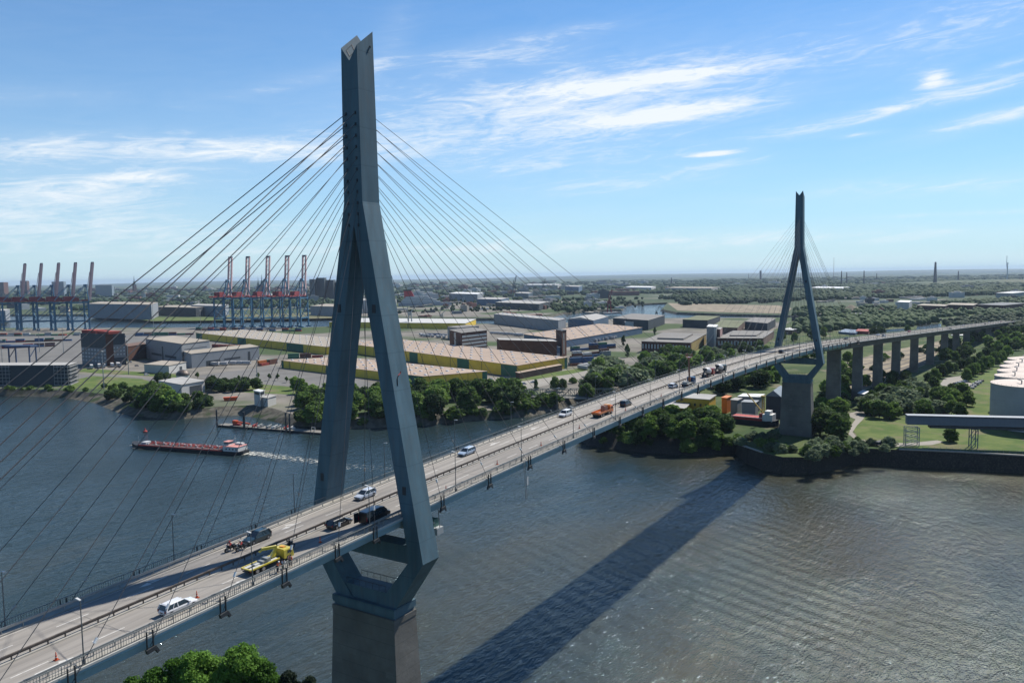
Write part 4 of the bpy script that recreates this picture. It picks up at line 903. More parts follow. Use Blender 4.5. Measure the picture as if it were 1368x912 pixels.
# ------------------------------------------------------------------ container cranes
CBLUE = M('crane_blue', (.045, .15, .25), .6, .15, .05); CRED = M('crane_red', (.26, .045, .05), .6, .15, .05); CBOOM = M('crane_boom', (.62, .42, .4), .6, .1, .05); CDARK = M('crane_dark', (.03, .05, .09), .7, .1, .1)
def make_crane():
    r = empty('container_crane')
    H = 58.; W = 11.; G = 30.
    for sx_ in (0, -G):
        for sy_ in (-W, W):
            mb = MB(); mb.beam((sx_, sy_, 1.5), (sx_, sy_*.95, H), 2.4, 2.0); mb.box(sx_-1.4, sx_+1.4, sy_-5, sy_+5, 0, 2.2); mb.build('leg', CBLUE, r)
    mb = MB()
    for sx_ in (0, -G):
        mb.beam((sx_, -W, 16), (sx_, W, 16), 1.8, 2.4); mb.beam((sx_, -W, H-2), (sx_, W, H-2), 2, 2.6)
        mb.beam((sx_, -W, 16), (sx_, W, 36), .9); mb.beam((sx_, -W, 36), (sx_, W, 36), 1.1, 1.5); mb.beam((sx_, W, 36), (sx_, -W, 54), .9)
    for sy_ in (-W, W):
        mb.beam((0, sy_, 18), (-G, sy_, 18), 1.6, 2.2); mb.beam((0, sy_, 46), (-G, sy_, 18), .9); mb.beam((0, sy_, H-3), (-G, sy_, H-3), 1.4, 2)
    mb.build('portal_frame', CBLUE, r)
    mb = MB()
    for sy_ in (-3.5, 3.5): mb.beam((6, sy_, H+1.6), (-G-26, sy_, H+1.6), 1.7, 2.6)
    for k in range(9): mb.beam((4-k*7.4, -3.5, H+1.6), (4-k*7.4, 3.5, H+1.6), .8)
    mb.build('girder', CRED, r)
    mb = MB(); mb.box(-G-8, -G+12, -4.4, 4.4, H+3, H+10.); mb.box(-G+12, -G+17, -3.4, 3.4, H+3, H+7.); mb.build('machine_house', CRED, r)
    mb = MB(); mb.box(-12, -8, -2, 2, H-5, H-.5); mb.build('operator_cab', WHITEP, r)
    mb = MB(); A_ = H+32
    for sy_ in (-W*.85, W*.85):
        mb.beam((2, sy_, H), (1, sy_*.25, A_), 1.3); mb.beam((-G, sy_, H), (0, sy_*.25, A_), .9); mb.beam((-14, sy_*.7, H), (.5, sy_*.35, H+18), .7)
    mb.beam((1, -4, A_-3), (1, 4, A_-3), 1.2); mb.beam((1.5, -6, H+16), (1.5, 6, H+16), .9); mb.box(-2, 3, -2.2, 2.2, A_-1, A_+1.6); mb.build('a_frame', CBLUE, r)
    mb = MB(); t_ = R(83); bd = Vector((math.cos(t_), 0, math.sin(t_))); b0 = Vector((6, 0, H+1.6)); L = 76
    for sy_ in (-3.3, 3.3): mb.beam(b0+Vector((0, sy_, 0)), b0+bd*L+Vector((0, sy_*.9, 0)), 2.3, 3.4)
    n_ = 9
    for k in range(n_+1):
        p0 = b0+bd*(L*k/n_); mb.beam(p0+Vector((0, -3.3, 0)), p0+Vector((0, 3.3, 0)), .8)
    mb.beam(b0+bd*L*.35+Vector((-5, 0, 0)), b0+bd*L*.75+Vector((-3.6, 0, 0)), .8); mb.beam(b0+bd*L*.35, b0+bd*L*.35+Vector((-5, 0, 0)), .6); mb.beam(b0+bd*L*.75, b0+bd*L*.75+Vector((-3.6, 0, 0)), .6)
    mb.build('boom', CBOOM, r)
    mb = MB(); e = b0+bd*L; mb.beam(e+Vector((0, -4, 0)), e+Vector((0, 4, 0)), 2.4, 3.4); mb.build('boom_tip', CDARK, r)
    return r
crane = make_crane(); used = False
places = ['leftmost', 'second from left', 'middle', 'fourth from left', 'rightmost']
for gi, (xs_, yb, rz, gl) in enumerate((([19, 41, 64, 86.5, 109], 441.5, R(32+38), 'left'), ([300, 323.5, 350.5, 376, 399], 437.5, R(32+88), 'middle'))):
    for k, x in enumerate(xs_):
        o = crane if not used else copy_tree(crane); used = True
        q = P(x+(8 if gi == 0 else 6), yb-1.5, ZL); o.location = q; o.scale = (1, 1, .92) if gi == 0 else (1, 1, .97) 
        o.rotation_euler = (0, 0, YAW-math.pi/2+R(48) if gi == 0 else YAW+R(-12))
        tag(o, f'{places[k]} blue and red container crane, boom raised, in the {gl} row of five', 'container crane', f'container cranes in the {gl} row')
# shipyard cranes, masts, chimneys, spires, turbine
def tower(name, x, yb, yt, r0, r1, mat, label, cat, z=4.6, n=10, extra=None):
    q = P(x, yb, z); h = ztop(q, yt)-z; mb = MB(); mb.tube((0, 0, 0), (0, 0, h), r0, n, r1); o = mb.build(name, mat); o.location = q
    tag(o, label, cat); return o, q, h
def spire(x, yb, yt, w, label, wm_=BRICKR):
    q = P(x, yb, 4.6); h = ztop(q, yt)-4.6; r = empty('church_tower', tuple(q), 0, label, 'church tower')
    mb = MB(); mb.box(-w, w, -w, w, 0, h*.45); mb.build('tower_shaft', wm_, r)
    mb = MB(); mb.lathe([(w*1.05, h*.45), (w*.8, h*.55), (w*.75, h*.62), (w*.3, h*.7), (.3, h)], 8); mb.build('spire', M('copper_roof', (.06, .1, .09), .6, .1, .1), r)
spire(180, 391, 368, 11, 'church tower with a rounded green spire on the left skyline')
spire(345.5, 393, 370, 8, 'slender dark twin church spire, the lower one behind the middle cranes')
spire(350.5, 393, 365.5, 8, 'slender dark twin church spire, the taller one behind the middle cranes')
for (x, yb, yt, r0, lb) in ((1124, 381, 362, 5, 'thin dark chimney right of the far pylon, leftmost of the pair'), (1131, 381, 364, 5, 'thin dark chimney right of the far pylon, second of the pair'), (1154, 381, 361.5, 5, 'lone thin chimney beyond the viaduct'), (1249, 380, 350, 11, 'tall pointed grey tower on the right skyline'), (1280, 377, 362, 6, 'short chimney right of the tall pointed tower'), (1171, 377, 365, 4, 'faint chimney between the lone chimney and the pointed tower'),
    (1016, 376, 361.5, 9, 'square-topped tower on the skyline left of the far pylon'), (897, 381, 371, 6, 'short dark tower on the skyline above the inner basin'), (1000, 374, 365, 4, 'thin skyline chimney left of the far pylon')):
    tower('chimney', x, yb, yt, r0, r0*.45 if x != 1016 else r0, M('chimney_concrete', (.09, .08, .075), .9, .1, .05), lb, 'chimney')
tower('radio_mast', 1113.5, 380, 344, 1.6, .8, M('mast_paint', (.35, .28, .28), .7), 'very thin radio mast on the skyline right of the far pylon', 'mast')
q = P(1345.5, 373, 20); r = empty('wind_turbine', tuple(q), YAW+R(60), 'white three-bladed wind turbine on the low hill at the right edge', 'wind turbine'); h = ztop(q, 351.5)-20
mb = MB(); mb.tube((0, 0, 0), (0, 0, h), 4.2, 12, 2.4); mb.build('tower', WHITEP, r); mb = MB(); mb.box(-5, 5, -3, 3, h-2, h+3); mb.build('nacelle', WHITEP, r)
for k in range(3):
    a = R(75+120*k); mb = MB(); mb.beam((6, 0, h), (6, 52*math.cos(a), h+52*math.sin(a)), 3., 2.); mb.build('blade', WHITEP, r)
# distant slewing cranes of the shipyard
def slew(x, yb, yt, lean, mat, label, w=5):
    q = P(x, yb, 4.6); h = ztop(q, yt)-4.6; r = empty('shipyard_crane', tuple(q), YAW, label, 'crane')
    mb = MB()
    for sx_ in (-1, 1):
        for sy_ in (-1, 1): mb.beam((sx_*w, sy_*w, 0), (sx_*w*.5, sy_*w*.5, h*.4), w*.25)
    mb.build('portal', mat, r); mb = MB(); mb.box(-w*.8, w*.8, -w*.9, w*.9, h*.4, h*.52); mb.build('cab', mat, r)
    mb = MB(); mb.beam((0, 0, h*.5), (0, -lean*h, h), w*.35); mb.beam((0, lean*h*.2, h*.5), (0, lean*h*.1, h*.78), w*.35); mb.beam((0, lean*h*.1, h*.78), (0, -lean*h, h), w*.15); mb.build('jib', mat, r)
CG = M('crane_grey', (.13, .15, .16), .7, .1, .05)
slew(687, 396, 368, .12, CG, 'tall grey luffing crane above the shipyard', 9); slew(726, 392, 372, .15, CG, 'thin grey luffing crane right of the tall shipyard crane', 7)
slew(814, 419, 386, .12, CRED, 'red and white portal crane beside the inner basin', 5); slew(877, 425, 409, .25, CG, 'small grey quay crane at the inner basin', 2.5); slew(886, 425, 409, -.25, CG, 'second small grey quay crane leaning the other way', 2.5)
slew(548, 437, 398, .5, GALV, 'pale grey floating crane behind the near pylon', 4); slew(590, 432, 408, .5, GALV, 'pale grey quay crane behind the yellow warehouses', 4)
# cruise ship in the shipyard
q = P(552, 410, 1); r = empty('passenger_ship', tuple(q), YAW-math.pi/2+R(5), 'white passenger ship with a red and black funnel lying in the far shipyard', 'ship'); S_ = 2.6
mb = MB(); mb.prism([(-45, -11), (95, -11), (120, 0), (95, 11), (-45, 11)], 0, 13); mb.build('hull', M('ship_hull', (.35, .36, .38), .6), r)
mb = MB()
for k in range(4): mb.prism([(-38+k*5, -9), (85-k*12, -9), (85-k*12, 9), (-38+k*5, 9)], 13+k*5+.02, 18+k*5)
mb.build('superstructure', add_lines(M('ship_white', (.6, .6, .6), .6), 2, 5, 1.4, (.15, .17, .2), .8), r)
mb = MB(); mb.hexa([(-26, -7, 28), (6, -7, 28), (6, 7, 28), (-26, 7, 28), (-28, -6, 50), (-4, -6, 50), (-4, 6, 50), (-28, 6, 50)]); f = mb.build('funnel', M('funnel_red', (.5, .03, .03), .6), r)
mb = MB(); mb.box(-29, -3.5, -6.2, 6.2, 50.05, 55); mb.build('funnel_top', BLACK, f)

# ------------------------------------------------------------------ containers
CCOL = {'blue': (.04, .1, .22), 'red': (.3, .05, .035), 'brown': (.14, .06, .04), 'grey': (.3, .31, .31), 'green': (.04, .16, .1), 'orange': (.42, .13, .03), 'white': (.55, .55, .53)}
cmesh = {}
def container(col):
    if col not in cmesh:
        mb = MB(); mb.box(-6.06, 6.06, -1.22, 1.22, 0, 2.55)
        for s_ in (-1, 1):
            for k in range(13): x = -5.6+k*.93; mb.box(x-.18, x+.18, s_*1.22-.05, s_*1.22+.05, .2, 2.35)
        o = mb.build('shipping_container', M('container_'+col, CCOL[col], .6, .12, .2, stain=.25)); cmesh[col] = o; return o
    o = cmesh[col].copy(); link(o); return o
def stacks(p0, p1, rows, n, cols, maxh, where, gap=13., rowgap=3.1, fill=.8, z=ZL):
    a, b_ = P(*p0, z), P(*p1, z); L = np.linalg.norm((b_-a)[:2]); d = (b_-a)/L; nn = np.array([-d[1], d[0], 0]); nn = nn if nn@fw > 0 else -nn
    n = min(n, int(L/gap))
    for i in range(n):
        for k in range(rows):
            if random.random() > fill: continue
            hgt = random.randint(1, maxh)
            for j in range(hgt):
                c = random.choice(cols); o = container(c); q = a+d*(i+.5)*gap+nn*(k*rowgap)
                o.location = (q[0], q[1], z+j*2.6+.06); o.rotation_euler = (0, 0, math.atan2(d[1], d[0])+random.choice((0, math.pi)))
                tag(o, f'{c} shipping container {"on the ground" if j == 0 else "stacked on another"} {where}', 'container', f'{c} containers {where}')
stacks((762, 489), (800, 487), 3, 4, ['blue', 'blue', 'grey', 'brown'], 3, 'in the stacks right of the brick tower')
stacks((764, 479), (824, 474), 2, 9, ['blue', 'grey', 'white', 'blue', 'brown'], 3, 'in the middle stacks beside the blue hall', fill=.7)
stacks((762, 469), (832, 464), 1, 9, ['blue', 'blue', 'green', 'brown'], 3, 'in the back stacks beside the blue hall', fill=.8)
stacks((284, 468), (334, 470), 2, 5, ['orange', 'red'], 3, 'on the roofline behind the pale grey hall', fill=1)
stacks((348, 489), (378, 484), 2, 3, ['brown', 'green', 'red', 'orange'], 3, 'between the pale hall and the yellow warehouse')
stacks((384, 479), (440, 477), 2, 5, ['red', 'brown', 'green', 'blue'], 2, 'in front of the yellow warehouse with the pale roof')
stacks((0, 466), (85, 462), 3, 9, ['blue', 'red', 'brown'], 2, 'in the left yard below the cranes')
stacks((-5, 458), (100, 455), 2, 12, ['red', 'blue', 'green', 'brown'], 2, 'in the middle row of the left yard', fill=.9)
stacks((0, 449), (120, 448), 2, 14, ['green', 'grey', 'red', 'white'], 2, 'at the foot of the left cranes', fill=.8)
stacks((120, 452), (180, 450), 2, 6, ['grey', 'blue', 'brown', 'green'], 3, 'behind the boxy office block')
stacks((180, 449), (262, 447), 2, 9, ['blue', 'brown', 'green'], 2, 'left of the yellow warehouse roof', fill=.9)
stacks((262, 441), (440, 443), 1, 18, ['brown', 'blue', 'green', 'red'], 2, 'at the foot of the middle cranes', fill=.7)
stacks((560, 447), (600, 448), 1, 5, ['white', 'blue'], 1, 'on the yard before the far yellow warehouse')
stacks((668, 524), (692, 525), 1, 3, ['red', 'brown'], 1, 'lying by the trees near the truss bridge', fill=1)
r = empty('straddle_crane', tuple(P(31, 487, ZL)), YAW, 'dark blue straddle gantry crane in the left container yard', 'gantry crane')
mb = MB()
for x_ in (-11, 11):
    mb = MB()
    for y_ in (-6, 6): mb.beam((y_, x_, 0), (y_, x_, 19), 1.1)
    mb.beam((-6, x_, 8), (6, x_, 18), .6); mb.beam((-6, x_, 1), (6, x_, 1), 1)
    mb.build('leg_frame', M('straddle_paint', (.03, .06, .13), .6), r)
mb = MB(); mb.box(-6.5, 6.5, -13, 16, 19.02, 21.2); mb.build('top_beam', M('straddle_paint', (.03, .06, .13)), r)
# yard light masts
first = None
for (x, yb, yt) in ((172, 500, 455), (139, 520, 470), (53, 470, 440), (85, 471, 438), (4, 497, 455), (206, 454, 405), (269, 453, 415), (344, 518, 480), (537, 512, 480), (835, 452, 430)):
    q = P(x, yb, ZL); h = ztop(q, yt)-ZL; r = empty('light_mast', tuple(q), 0, f'tall thin {"yard" if x < 600 else "quay"} light mast ' + {172: 'by the low white shed', 139: 'on the left bank grass', 53: 'in the left container yard', 85: 'between left yard and cranes', 4: 'at the left edge of the yard', 206: 'before the beige quay shed', 269: 'left of the middle cranes', 344: 'on the parking lot', 537: 'beside the pink warehouse roof', 835: 'by the inner basin'}[x], 'light mast', 'tall light masts in the harbour')
    mb = MB(); mb.tube((0, 0, 0), (0, 0, h), .45, 8, .22); mb.build('pole', GALV, r); mb = MB(); mb.lathe([(1.3, 0), (1.3, .5), (.4, .9)], 10, (0, 0, h)); mb.build('floodlight_ring', GALV, r)
# far houses and works between the trees
hm = {}; FB = []
pal = {'white': (.55, .54, .52), 'grey': (.28, .28, .28), 'reddish': (.22, .1, .075), 'beige': (.42, .37, .3), 'dark': (.07, .075, .08)}
def hor(x): return 373.3-(x-684)*.0152
def faround(x0, x1, d0, d1, n, cols, hs, ws, where):
    for _ in range(n):
        x = random.uniform(x0, x1); dy = math.exp(random.uniform(math.log(d0), math.log(d1))); c = random.choice(cols); k = random.randint(0, 2)
        if (c, k) not in hm:
            mb = MB(); L, W, H_ = [(1, .35, .3), (.6, .4, .55), (.8, .5, .2)][k]; mb.box(-L/2, L/2, -W/2, W/2, 0, H_)
            if k == 0: mb.prism([(-L/2, -W/2), (L/2, -W/2), (L/2, W/2), (-L/2, W/2)], H_+.002, H_+.03)
            if k == 1: mb.box(-L*.2, L*.15, -W*.25, W*.25, H_, H_+.12)
            if k == 2: mb.box(-L*.45, -L*.1, -W*.3, W*.3, H_, H_+.08)
            hm[c, k] = mb.build('distant_building', M('far_'+c, pal[c], .8, .15, .8)); o = hm[c, k]
        else: o = hm[c, k].copy(); link(o)
        q = P(x, hor(x)+dy, 4.6); s_ = random.uniform(*ws)*(1+ (0 if dy > 12 else .5)); o.location = q; o.scale = (s_, s_, random.uniform(*hs)/.35)
        o.rotation_euler = (0, 0, YAW+R(random.choice((60, 95, 120))+random.uniform(-8, 8)))
        FB.append((s_*o.scale[2]/np.linalg.norm(q-CAMP)**2, o, c))
        tag(o, f'small {c} far-off building {where}', 'building', f'{c} far-off buildings {where}')
faround(130, 520, 5, 26, 120, ['white', 'reddish', 'grey', 'beige', 'dark', 'reddish'], (10, 20), (35, 80), 'in the city behind the cranes')
faround(520, 860, 4, 32, 125, ['white', 'grey', 'reddish', 'beige', 'dark', 'white'], (8, 20), (45, 110), 'around the far shipyards')
faround(860, 1200, 4, 24, 45, ['white', 'beige', 'reddish'], (7, 13), (40, 110), 'in the woods beyond the inner basin')
faround(1120, 1400, 6, 34, 40, ['white', 'reddish', 'beige', 'grey'], (7, 12), (30, 80), 'in the woods beyond the viaduct')
faround(-60, 130, 5, 20, 15, ['white', 'reddish', 'dark'], (10, 20), (40, 80), 'behind the left cranes')

faround(440, 860, 30, 52, 40, ['white', 'grey', 'beige', 'reddish', 'dark'], (5, 11), (22, 60), 'on the quays in front of the shipyards')
faround(1060, 1250, 34, 66, 24, ['white', 'beige', 'reddish', 'dark'], (4, 8), (16, 40), 'between the gravel heap and the viaduct')
faround(1150, 1420, 24, 44, 26, ['reddish', 'dark', 'beige', 'white'], (5, 9), (20, 60), 'among the trees around the red sheds')
faround(0, 440, 26, 40, 24, ['grey', 'beige', 'dark', 'white'], (6, 12), (30, 70), 'on the far quays behind the cranes')

# lorry trailers parked on the yards
tl_ = empty('semi_trailer'); mb = MB(); mb.box(-6.5, 6.5, -1.25, 1.25, 1.1, 3.9); mb.build('box_body', M('trailer_body', (.5, .5, .5), .6, .2, .2), tl_)
mb = MB(); mb.box(-6, 5.5, -1, 1, .5, 1.08); mb.build('undercarriage', DARKST, tl_); ft_ = True
for (x0, y0, x1, y1, n_, rz_, w_) in ((655, 497, 690, 507, 0, 1, ''), (560, 449, 598, 452, 7, .4, 'beside the far yellow warehouse'), (655, 446, 700, 449, 7, 1.2, 'by the blue hall'), (775, 459, 822, 452, 8, .9, 'along the blue hall'), (120, 492, 168, 489, 6, .5, 'near the boxy office block'), (262, 489, 330, 487, 7, 1.3, 'on the parking lot by the pale hall'), (772, 494, 806, 488, 5, .7, 'beside the container stacks'), (20, 494, 100, 492, 7, .3, 'behind the dark office block'), (1090, 441, 1128, 438, 6, 1., 'beyond the far pylon')):
    for i in range(n_):
        f_ = (i+.5)/n_; q = P(x0+(x1-x0)*f_, y0+(y1-y0)*f_, ZL if x0 < 1000 else ZR); o = tl_ if ft_ else copy_tree(tl_); ft_ = False
        o.location = (q[0]+random.uniform(-3, 3), q[1]+random.uniform(-3, 3), q[2]+.12); o.rotation_euler = (0, 0, YAW+rz_+random.uniform(-.12, .12)); tag(o, f'pale lorry trailer parked {w_}', 'trailer', f'pale lorry trailers {w_}')
# the nearest 290 stay objects of their own, the tiniest ones become one mass of far roofs
FB.sort(key=lambda e: -e[0]); keep_src = set(hm.values())
src_first = [e for e in FB if e[1] in keep_src]; rest_ = [e for e in FB if e[1] not in keep_src]
drop = rest_[290-len(src_first):]; mb = MB(); names = list(pal)
for _, o, c in drop:
    mw = Matrix.LocRotScale(o.location, o.rotation_euler, o.scale); b0 = len(mb.v)
    mb.v += [tuple(mw @ v.co) for v in o.data.vertices]
    for p_ in o.data.polygons: mb.f.append(tuple(b0+i for i in p_.vertices)); mb.m.append(names.index(c))
    bpy.data.objects.remove(o)
if mb.f: tag(mb.build('far_roofs', [M('far_'+c, pal[c]) for c in names], fix=False), 'countless tiny roofs and houses in the haze before the horizon', None, None, 'stuff')

# ------------------------------------------------------------------ trees
def leafmat(name, c1, c2, rnd=.25):
    mt = bpy.data.materials.new(name); mt.use_nodes = True; t = mt.node_tree; b = t.nodes['Principled BSDF']
    b.inputs['Roughness'].default_value = .75; b.inputs['Specular IOR Level'].default_value = .12
    tcn = N(t, 'ShaderNodeTexCoord'); ns = N(t, 'ShaderNodeTexNoise'); ns.inputs['Scale'].default_value = .35; ns.inputs['Detail'].default_value = 5
    t.links.new(tcn.outputs['Object'], ns.inputs['Vector'])
    oi = N(t, 'ShaderNodeObjectInfo')
    f = mth(t, 'ADD', mth(t, 'MULTIPLY', mth(t, 'SUBTRACT', ns.outputs['Fac'], .35), 2.2), mth(t, 'MULTIPLY', mth(t, 'SUBTRACT', oi.outputs['Random'], .5), .9), clamp=True)
    mx = N(t, 'ShaderNodeMix', data_type='RGBA'); t.links.new(f, mx.inputs['Factor']); mx.inputs[6].default_value = (*c1, 1); mx.inputs[7].default_value = (*c2, 1)
    hs = N(t, 'ShaderNodeHueSaturation'); t.links.new(mx.outputs[2], hs.inputs['Color'])
    t.links.new(mth(t, 'ADD', .8, mth(t, 'MULTIPLY', oi.outputs['Random'], .45)), hs.inputs['Value'])
    t.links.new(hs.outputs[0], b.inputs['Base Color'])
    tl = N(t, 'ShaderNodeBsdfTranslucent'); t.links.new(hs.outputs[0], tl.inputs['Color'])
    ms = N(t, 'ShaderNodeMixShader'); ms.inputs[0].default_value = .36; t.links.new(b.outputs[0], ms.inputs[1]); t.links.new(tl.outputs[0], ms.inputs[2])
    t.links.new(ms.outputs[0], t.nodes['Material Output'].inputs['Surface']); MATS[name] = mt; return mt
LEAF = leafmat('broad_leaves', (.065, .115, .026), (.13, .2, .045)); LEAFB = leafmat('bright_leaves', (.09, .16, .03), (.17, .26, .055))
LEAFS = leafmat('silvery_leaves', (.09, .125, .07), (.17, .21, .12)); LEAFD = leafmat('dark_leaves', (.04, .07, .022), (.07, .115, .034)); BARK = M('bark', (.07, .055, .04), .95, .2, 1.)
def fastmesh(name, verts, faces, mat):
    me = bpy.data.meshes.new(name); nv, nf, k = len(verts), len(faces), faces.shape[1]
    me.vertices.add(nv); me.vertices.foreach_set('co', verts.astype(np.float32).ravel())
    me.loops.add(nf*k); me.loops.foreach_set('vertex_index', faces.astype(np.int32).ravel())
    me.polygons.add(nf); me.polygons.foreach_set('loop_start', np.arange(0, nf*k, k, dtype=np.int32)); me.materials.append(mat); me.update(calc_edges=True); me.validate(); return me
def crown_arrays(g, h, r, n, leaf, base=.22, lobes=14, cone=0., tall=1., lk=1.):
    """leaf-clump faces spread over many overlapping lobes inside an uneven crown"""
    cz0, cz1 = h*base, h; L = []
    for i in range(lobes):
        f = g.uniform(0, 1); a = g.uniform(0, 2*math.pi); prof = (math.sin(math.pi*min(1, (f*.86+.12)))**.6)*(1-cone*f)
        rad = r*prof*g.uniform(.35, .78); lr = r*g.uniform(.28, .48)*(1-cone*f*.7)*lk; rad = rad/lk**.5
        L.append((rad*math.cos(a), rad*math.sin(a), cz0+lr*.7+(cz1-cz0-lr*1.5)*f, lr, lr*g.uniform(.7, 1.)))
    L.append((0, 0, h*.62, r*.55, h*.25)); L.append((0, 0, h-r*.35, r*.36, r*.36)); L = np.array(L)
    w = L[:, 3]**2; k = g.choice(len(L), n, p=w/w.sum()); d = g.normal(size=(n, 3)); d[:, 2] += .18; d /= np.linalg.norm(d, axis=1)[:, None]
    rr = g.uniform(.5, 1.2, n)**.8
    c = L[k, :3]+d*rr[:, None]*L[k][:, [3, 3, 4]]
    nrm = d+g.normal(size=(n, 3))*.8; nrm /= np.linalg.norm(nrm, axis=1)[:, None]
    t1 = np.cross(nrm, g.normal(size=(n, 3))); t1 /= np.linalg.norm(t1, axis=1)[:, None]; t2 = np.cross(nrm, t1)
    s = leaf*g.uniform(.4, 1.25, n)[:, None]
    q = np.stack([c-t1*s-t2*s*.6, c+t1*s*.8-t2*s, c+t1*s+t2*s*.7, c-t1*s*.7+t2*s], 1)
    return q.reshape(-1, 3), np.arange(n*4).reshape(n, 4)
def make_tree(name, seed, h, r, n, leaf, mat, **k):
    g = np.random.default_rng(seed); root = empty(name); v, f = crown_arrays(g, h, r, n, leaf, **k)
    cr = bpy.data.objects.new('crown', fastmesh('crown', v, f, mat)); link(cr, root)
    mb = MB(); tr_ = max(.12, h*.02); top = Vector((g.uniform(-.3, .3), g.uniform(-.3, .3), h*.55)); mb.tube((0, 0, -.6), top*.5, tr_*1.2, 7, tr_*.8, cap=False); mb.tube(top*.5, top, tr_*.8, 7, tr_*.4)
    for i in range(6):
        a = g.uniform(0, 6.28); z0 = h*g.uniform(.2, .5); p0 = top*(z0/(h*.55)); mb.tube(p0, p0+Vector((math.cos(a)*r*.6, math.sin(a)*r*.6, h*g.uniform(.15, .3))), tr_*.45, 5, tr_*.12)
    mb.build('trunk', BARK, root); return root
KIND = {}
def kind(key, name, hs, rs, n, leaf, mat, m_, **k):
    KIND[key] = [name, [(make_tree(name, 100+len(KIND)*10+i, hs, rs*random.uniform(.9, 1.1), n, leaf, mat, **k)) for i in range(m_)], hs, 0]
kind('oak', 'broadleaf_tree', 12., 5.2, 3200, .5, LEAF, 4, base=.06, lobes=24)
kind('elm', 'broadleaf_tree', 13., 4.8, 3000, .5, LEAFB, 3, base=.06, lobes=22)
kind('dark', 'dark_tree', 12., 4.8, 2800, .5, LEAFD, 2, base=.05, lobes=20)
kind('wil', 'willow_bush', 5., 3.6, 1500, .4, LEAFS, 2, base=-.05, lobes=14)
kind('bush', 'bush', 4.5, 3.2, 1100, .42, LEAF, 2, base=-.05, lobes=12)
kind('poplar', 'tall_tree', 15., 3.4, 1600, .5, LEAFD, 1, base=.08, lobes=16)
kind('young', 'young_tree', 5., 1.7, 500, .34, LEAF, 1, base=.3, lobes=7)
kind('cone', 'conifer', 9., 3., 1100, .42, LEAFD, 1, base=.04, lobes=14, cone=.75)
def tree(key, x, y, z, h, label, group=None, rs=1.):
    K = KIND[key]; i = K[3]; K[3] += 1; pr_ = K[1]
    o = pr_[i] if i < len(pr_) else copy_tree(pr_[i % len(pr_)])
    s = h/K[2]; o.location = (x, y, z); o.rotation_euler = (0, 0, random.uniform(0, 6.28)); o.scale = (s*rs, s*rs, s)
    return tag(o, label, 'bush' if key in ('wil', 'bush') else 'tree', group)
def inpoly(x, y, poly):
    c = False; n = len(poly)
    for i in range(n):
        x1, y1 = poly[i]; x2, y2 = poly[(i+1) % n]
        if (y1 > y) != (y2 > y) and x < (x2-x1)*(y-y1)/(y2-y1)+x1: c = not c
    return c
def forest(poly, n, hr, z, keys, where, rs=1.3, gap=5., desc=None):
    pts = [tuple(P(x, y, z)[:2]) for x, y in poly]; xs, ys = zip(*pts); done = []; tries = 0
    while len(done) < n and tries < n*200:
        tries += 1; x, y = random.uniform(min(xs), max(xs)), random.uniform(min(ys), max(ys))
        if inpoly(x, y, pts) and all((x-a)**2+(y-b_)**2 > gap**2 for a, b_ in done): done.append((x, y))
    for (x, y) in done:
        k = random.choice(keys); nm = desc or {'oak': 'rounded dark green tree', 'elm': 'lighter green bushy tree', 'dark': 'very dark green tree', 'wil': 'silvery willow bush', 'bush': 'low green bush', 'poplar': 'tall narrow tree', 'young': 'small young tree', 'cone': 'dark pointed tree'}[k]
        tree(k, x, y, z, random.uniform(*hr), f'{nm} {where}', f'{nm}{"es" if nm.endswith("bush") else "s"} {where}', rs)
forest([(184, 545), (232, 552), (236, 540), (200, 530)], 8, (13, 16), 4.2, ['oak', 'elm'], 'in the clump left of the gatehouse bank', gap=6)
forest([(238, 552), (284, 550), (288, 538), (250, 534)], 6, (8.5, 10), 3.2, ['dark', 'oak'], 'in the clump in front of the gatehouse', gap=6)
forest([(279, 525), (316, 525), (316, 520), (280, 519)], 6, (9, 12), ZL, ['dark'], 'beside the gatehouse', gap=6)
forest([(324, 523), (352, 523), (352, 518), (324, 518)], 4, (9, 11), ZL, ['oak', 'dark'], 'between gatehouse and white control tower', gap=6)
forest([(406, 565), (436, 568), (438, 525), (402, 528)], 12, (10, 14), ZL-1, ['oak', 'elm', 'dark'], 'left of the far leg of the near pylon', gap=6.5)
forest([(388, 528), (402, 528), (400, 520), (388, 520)], 2, (10, 12), ZL, ['elm'], 'on the edge of the parking lot')
forest([(204, 512), (230, 512), (230, 507), (205, 507)], 3, (7, 9), ZL, ['dark'], 'behind the dome')
forest([(440, 566), (560, 560), (640, 553), (692, 548), (688, 528), (560, 530), (440, 536)], 44, (12.5, 17.5), ZL-.6, ['oak', 'oak', 'elm', 'dark'], 'in the dense belt behind the near pylon legs', gap=6.5)
forest([(640, 552), (730, 543), (736, 532), (700, 528), (680, 536)], 10, (4, 6), ZL-1, ['bush', 'wil'], 'on the bank left of the truss bridge', gap=4)
for (k, x, y, h, lb) in (('cone', 716, 521, 8.5, 'dark pointed tree standing by the pale road'), ('oak', 741, 522, 11, 'ragged tree left of the truss bridge ramp'), ('dark', 751, 523, 10, 'dark tree right of the ragged one by the pale road'), ('bush', 765, 512, 5, 'round bush by the pale road'), ('bush', 700, 527, 4.5, 'low bush below the dark pointed tree'),
                    ('poplar', 838, 477, 14, 'tall tree in front of the brick factory hall'), ('poplar', 833, 462, 13, 'tall tree at the right end of the container stacks'), ('poplar', 875, 448, 12, 'narrow tree behind the brick factory hall'), ('oak', 893, 476, 13, 'tree hiding the corner of the brick factory hall')):
    q = P(x, y, ZL); tree(k, q[0], q[1], ZL, h, lb)
for x, y in ((264, 506), (319, 508), (360, 508), (371, 508), (383, 511), (395, 512), (262, 520), (345, 506)):
    q = P(x, y, ZL); tree('young', q[0], q[1], ZL, random.uniform(4.5, 6.5), 'small young tree planted on the parking lot', 'young trees on the parking lot')
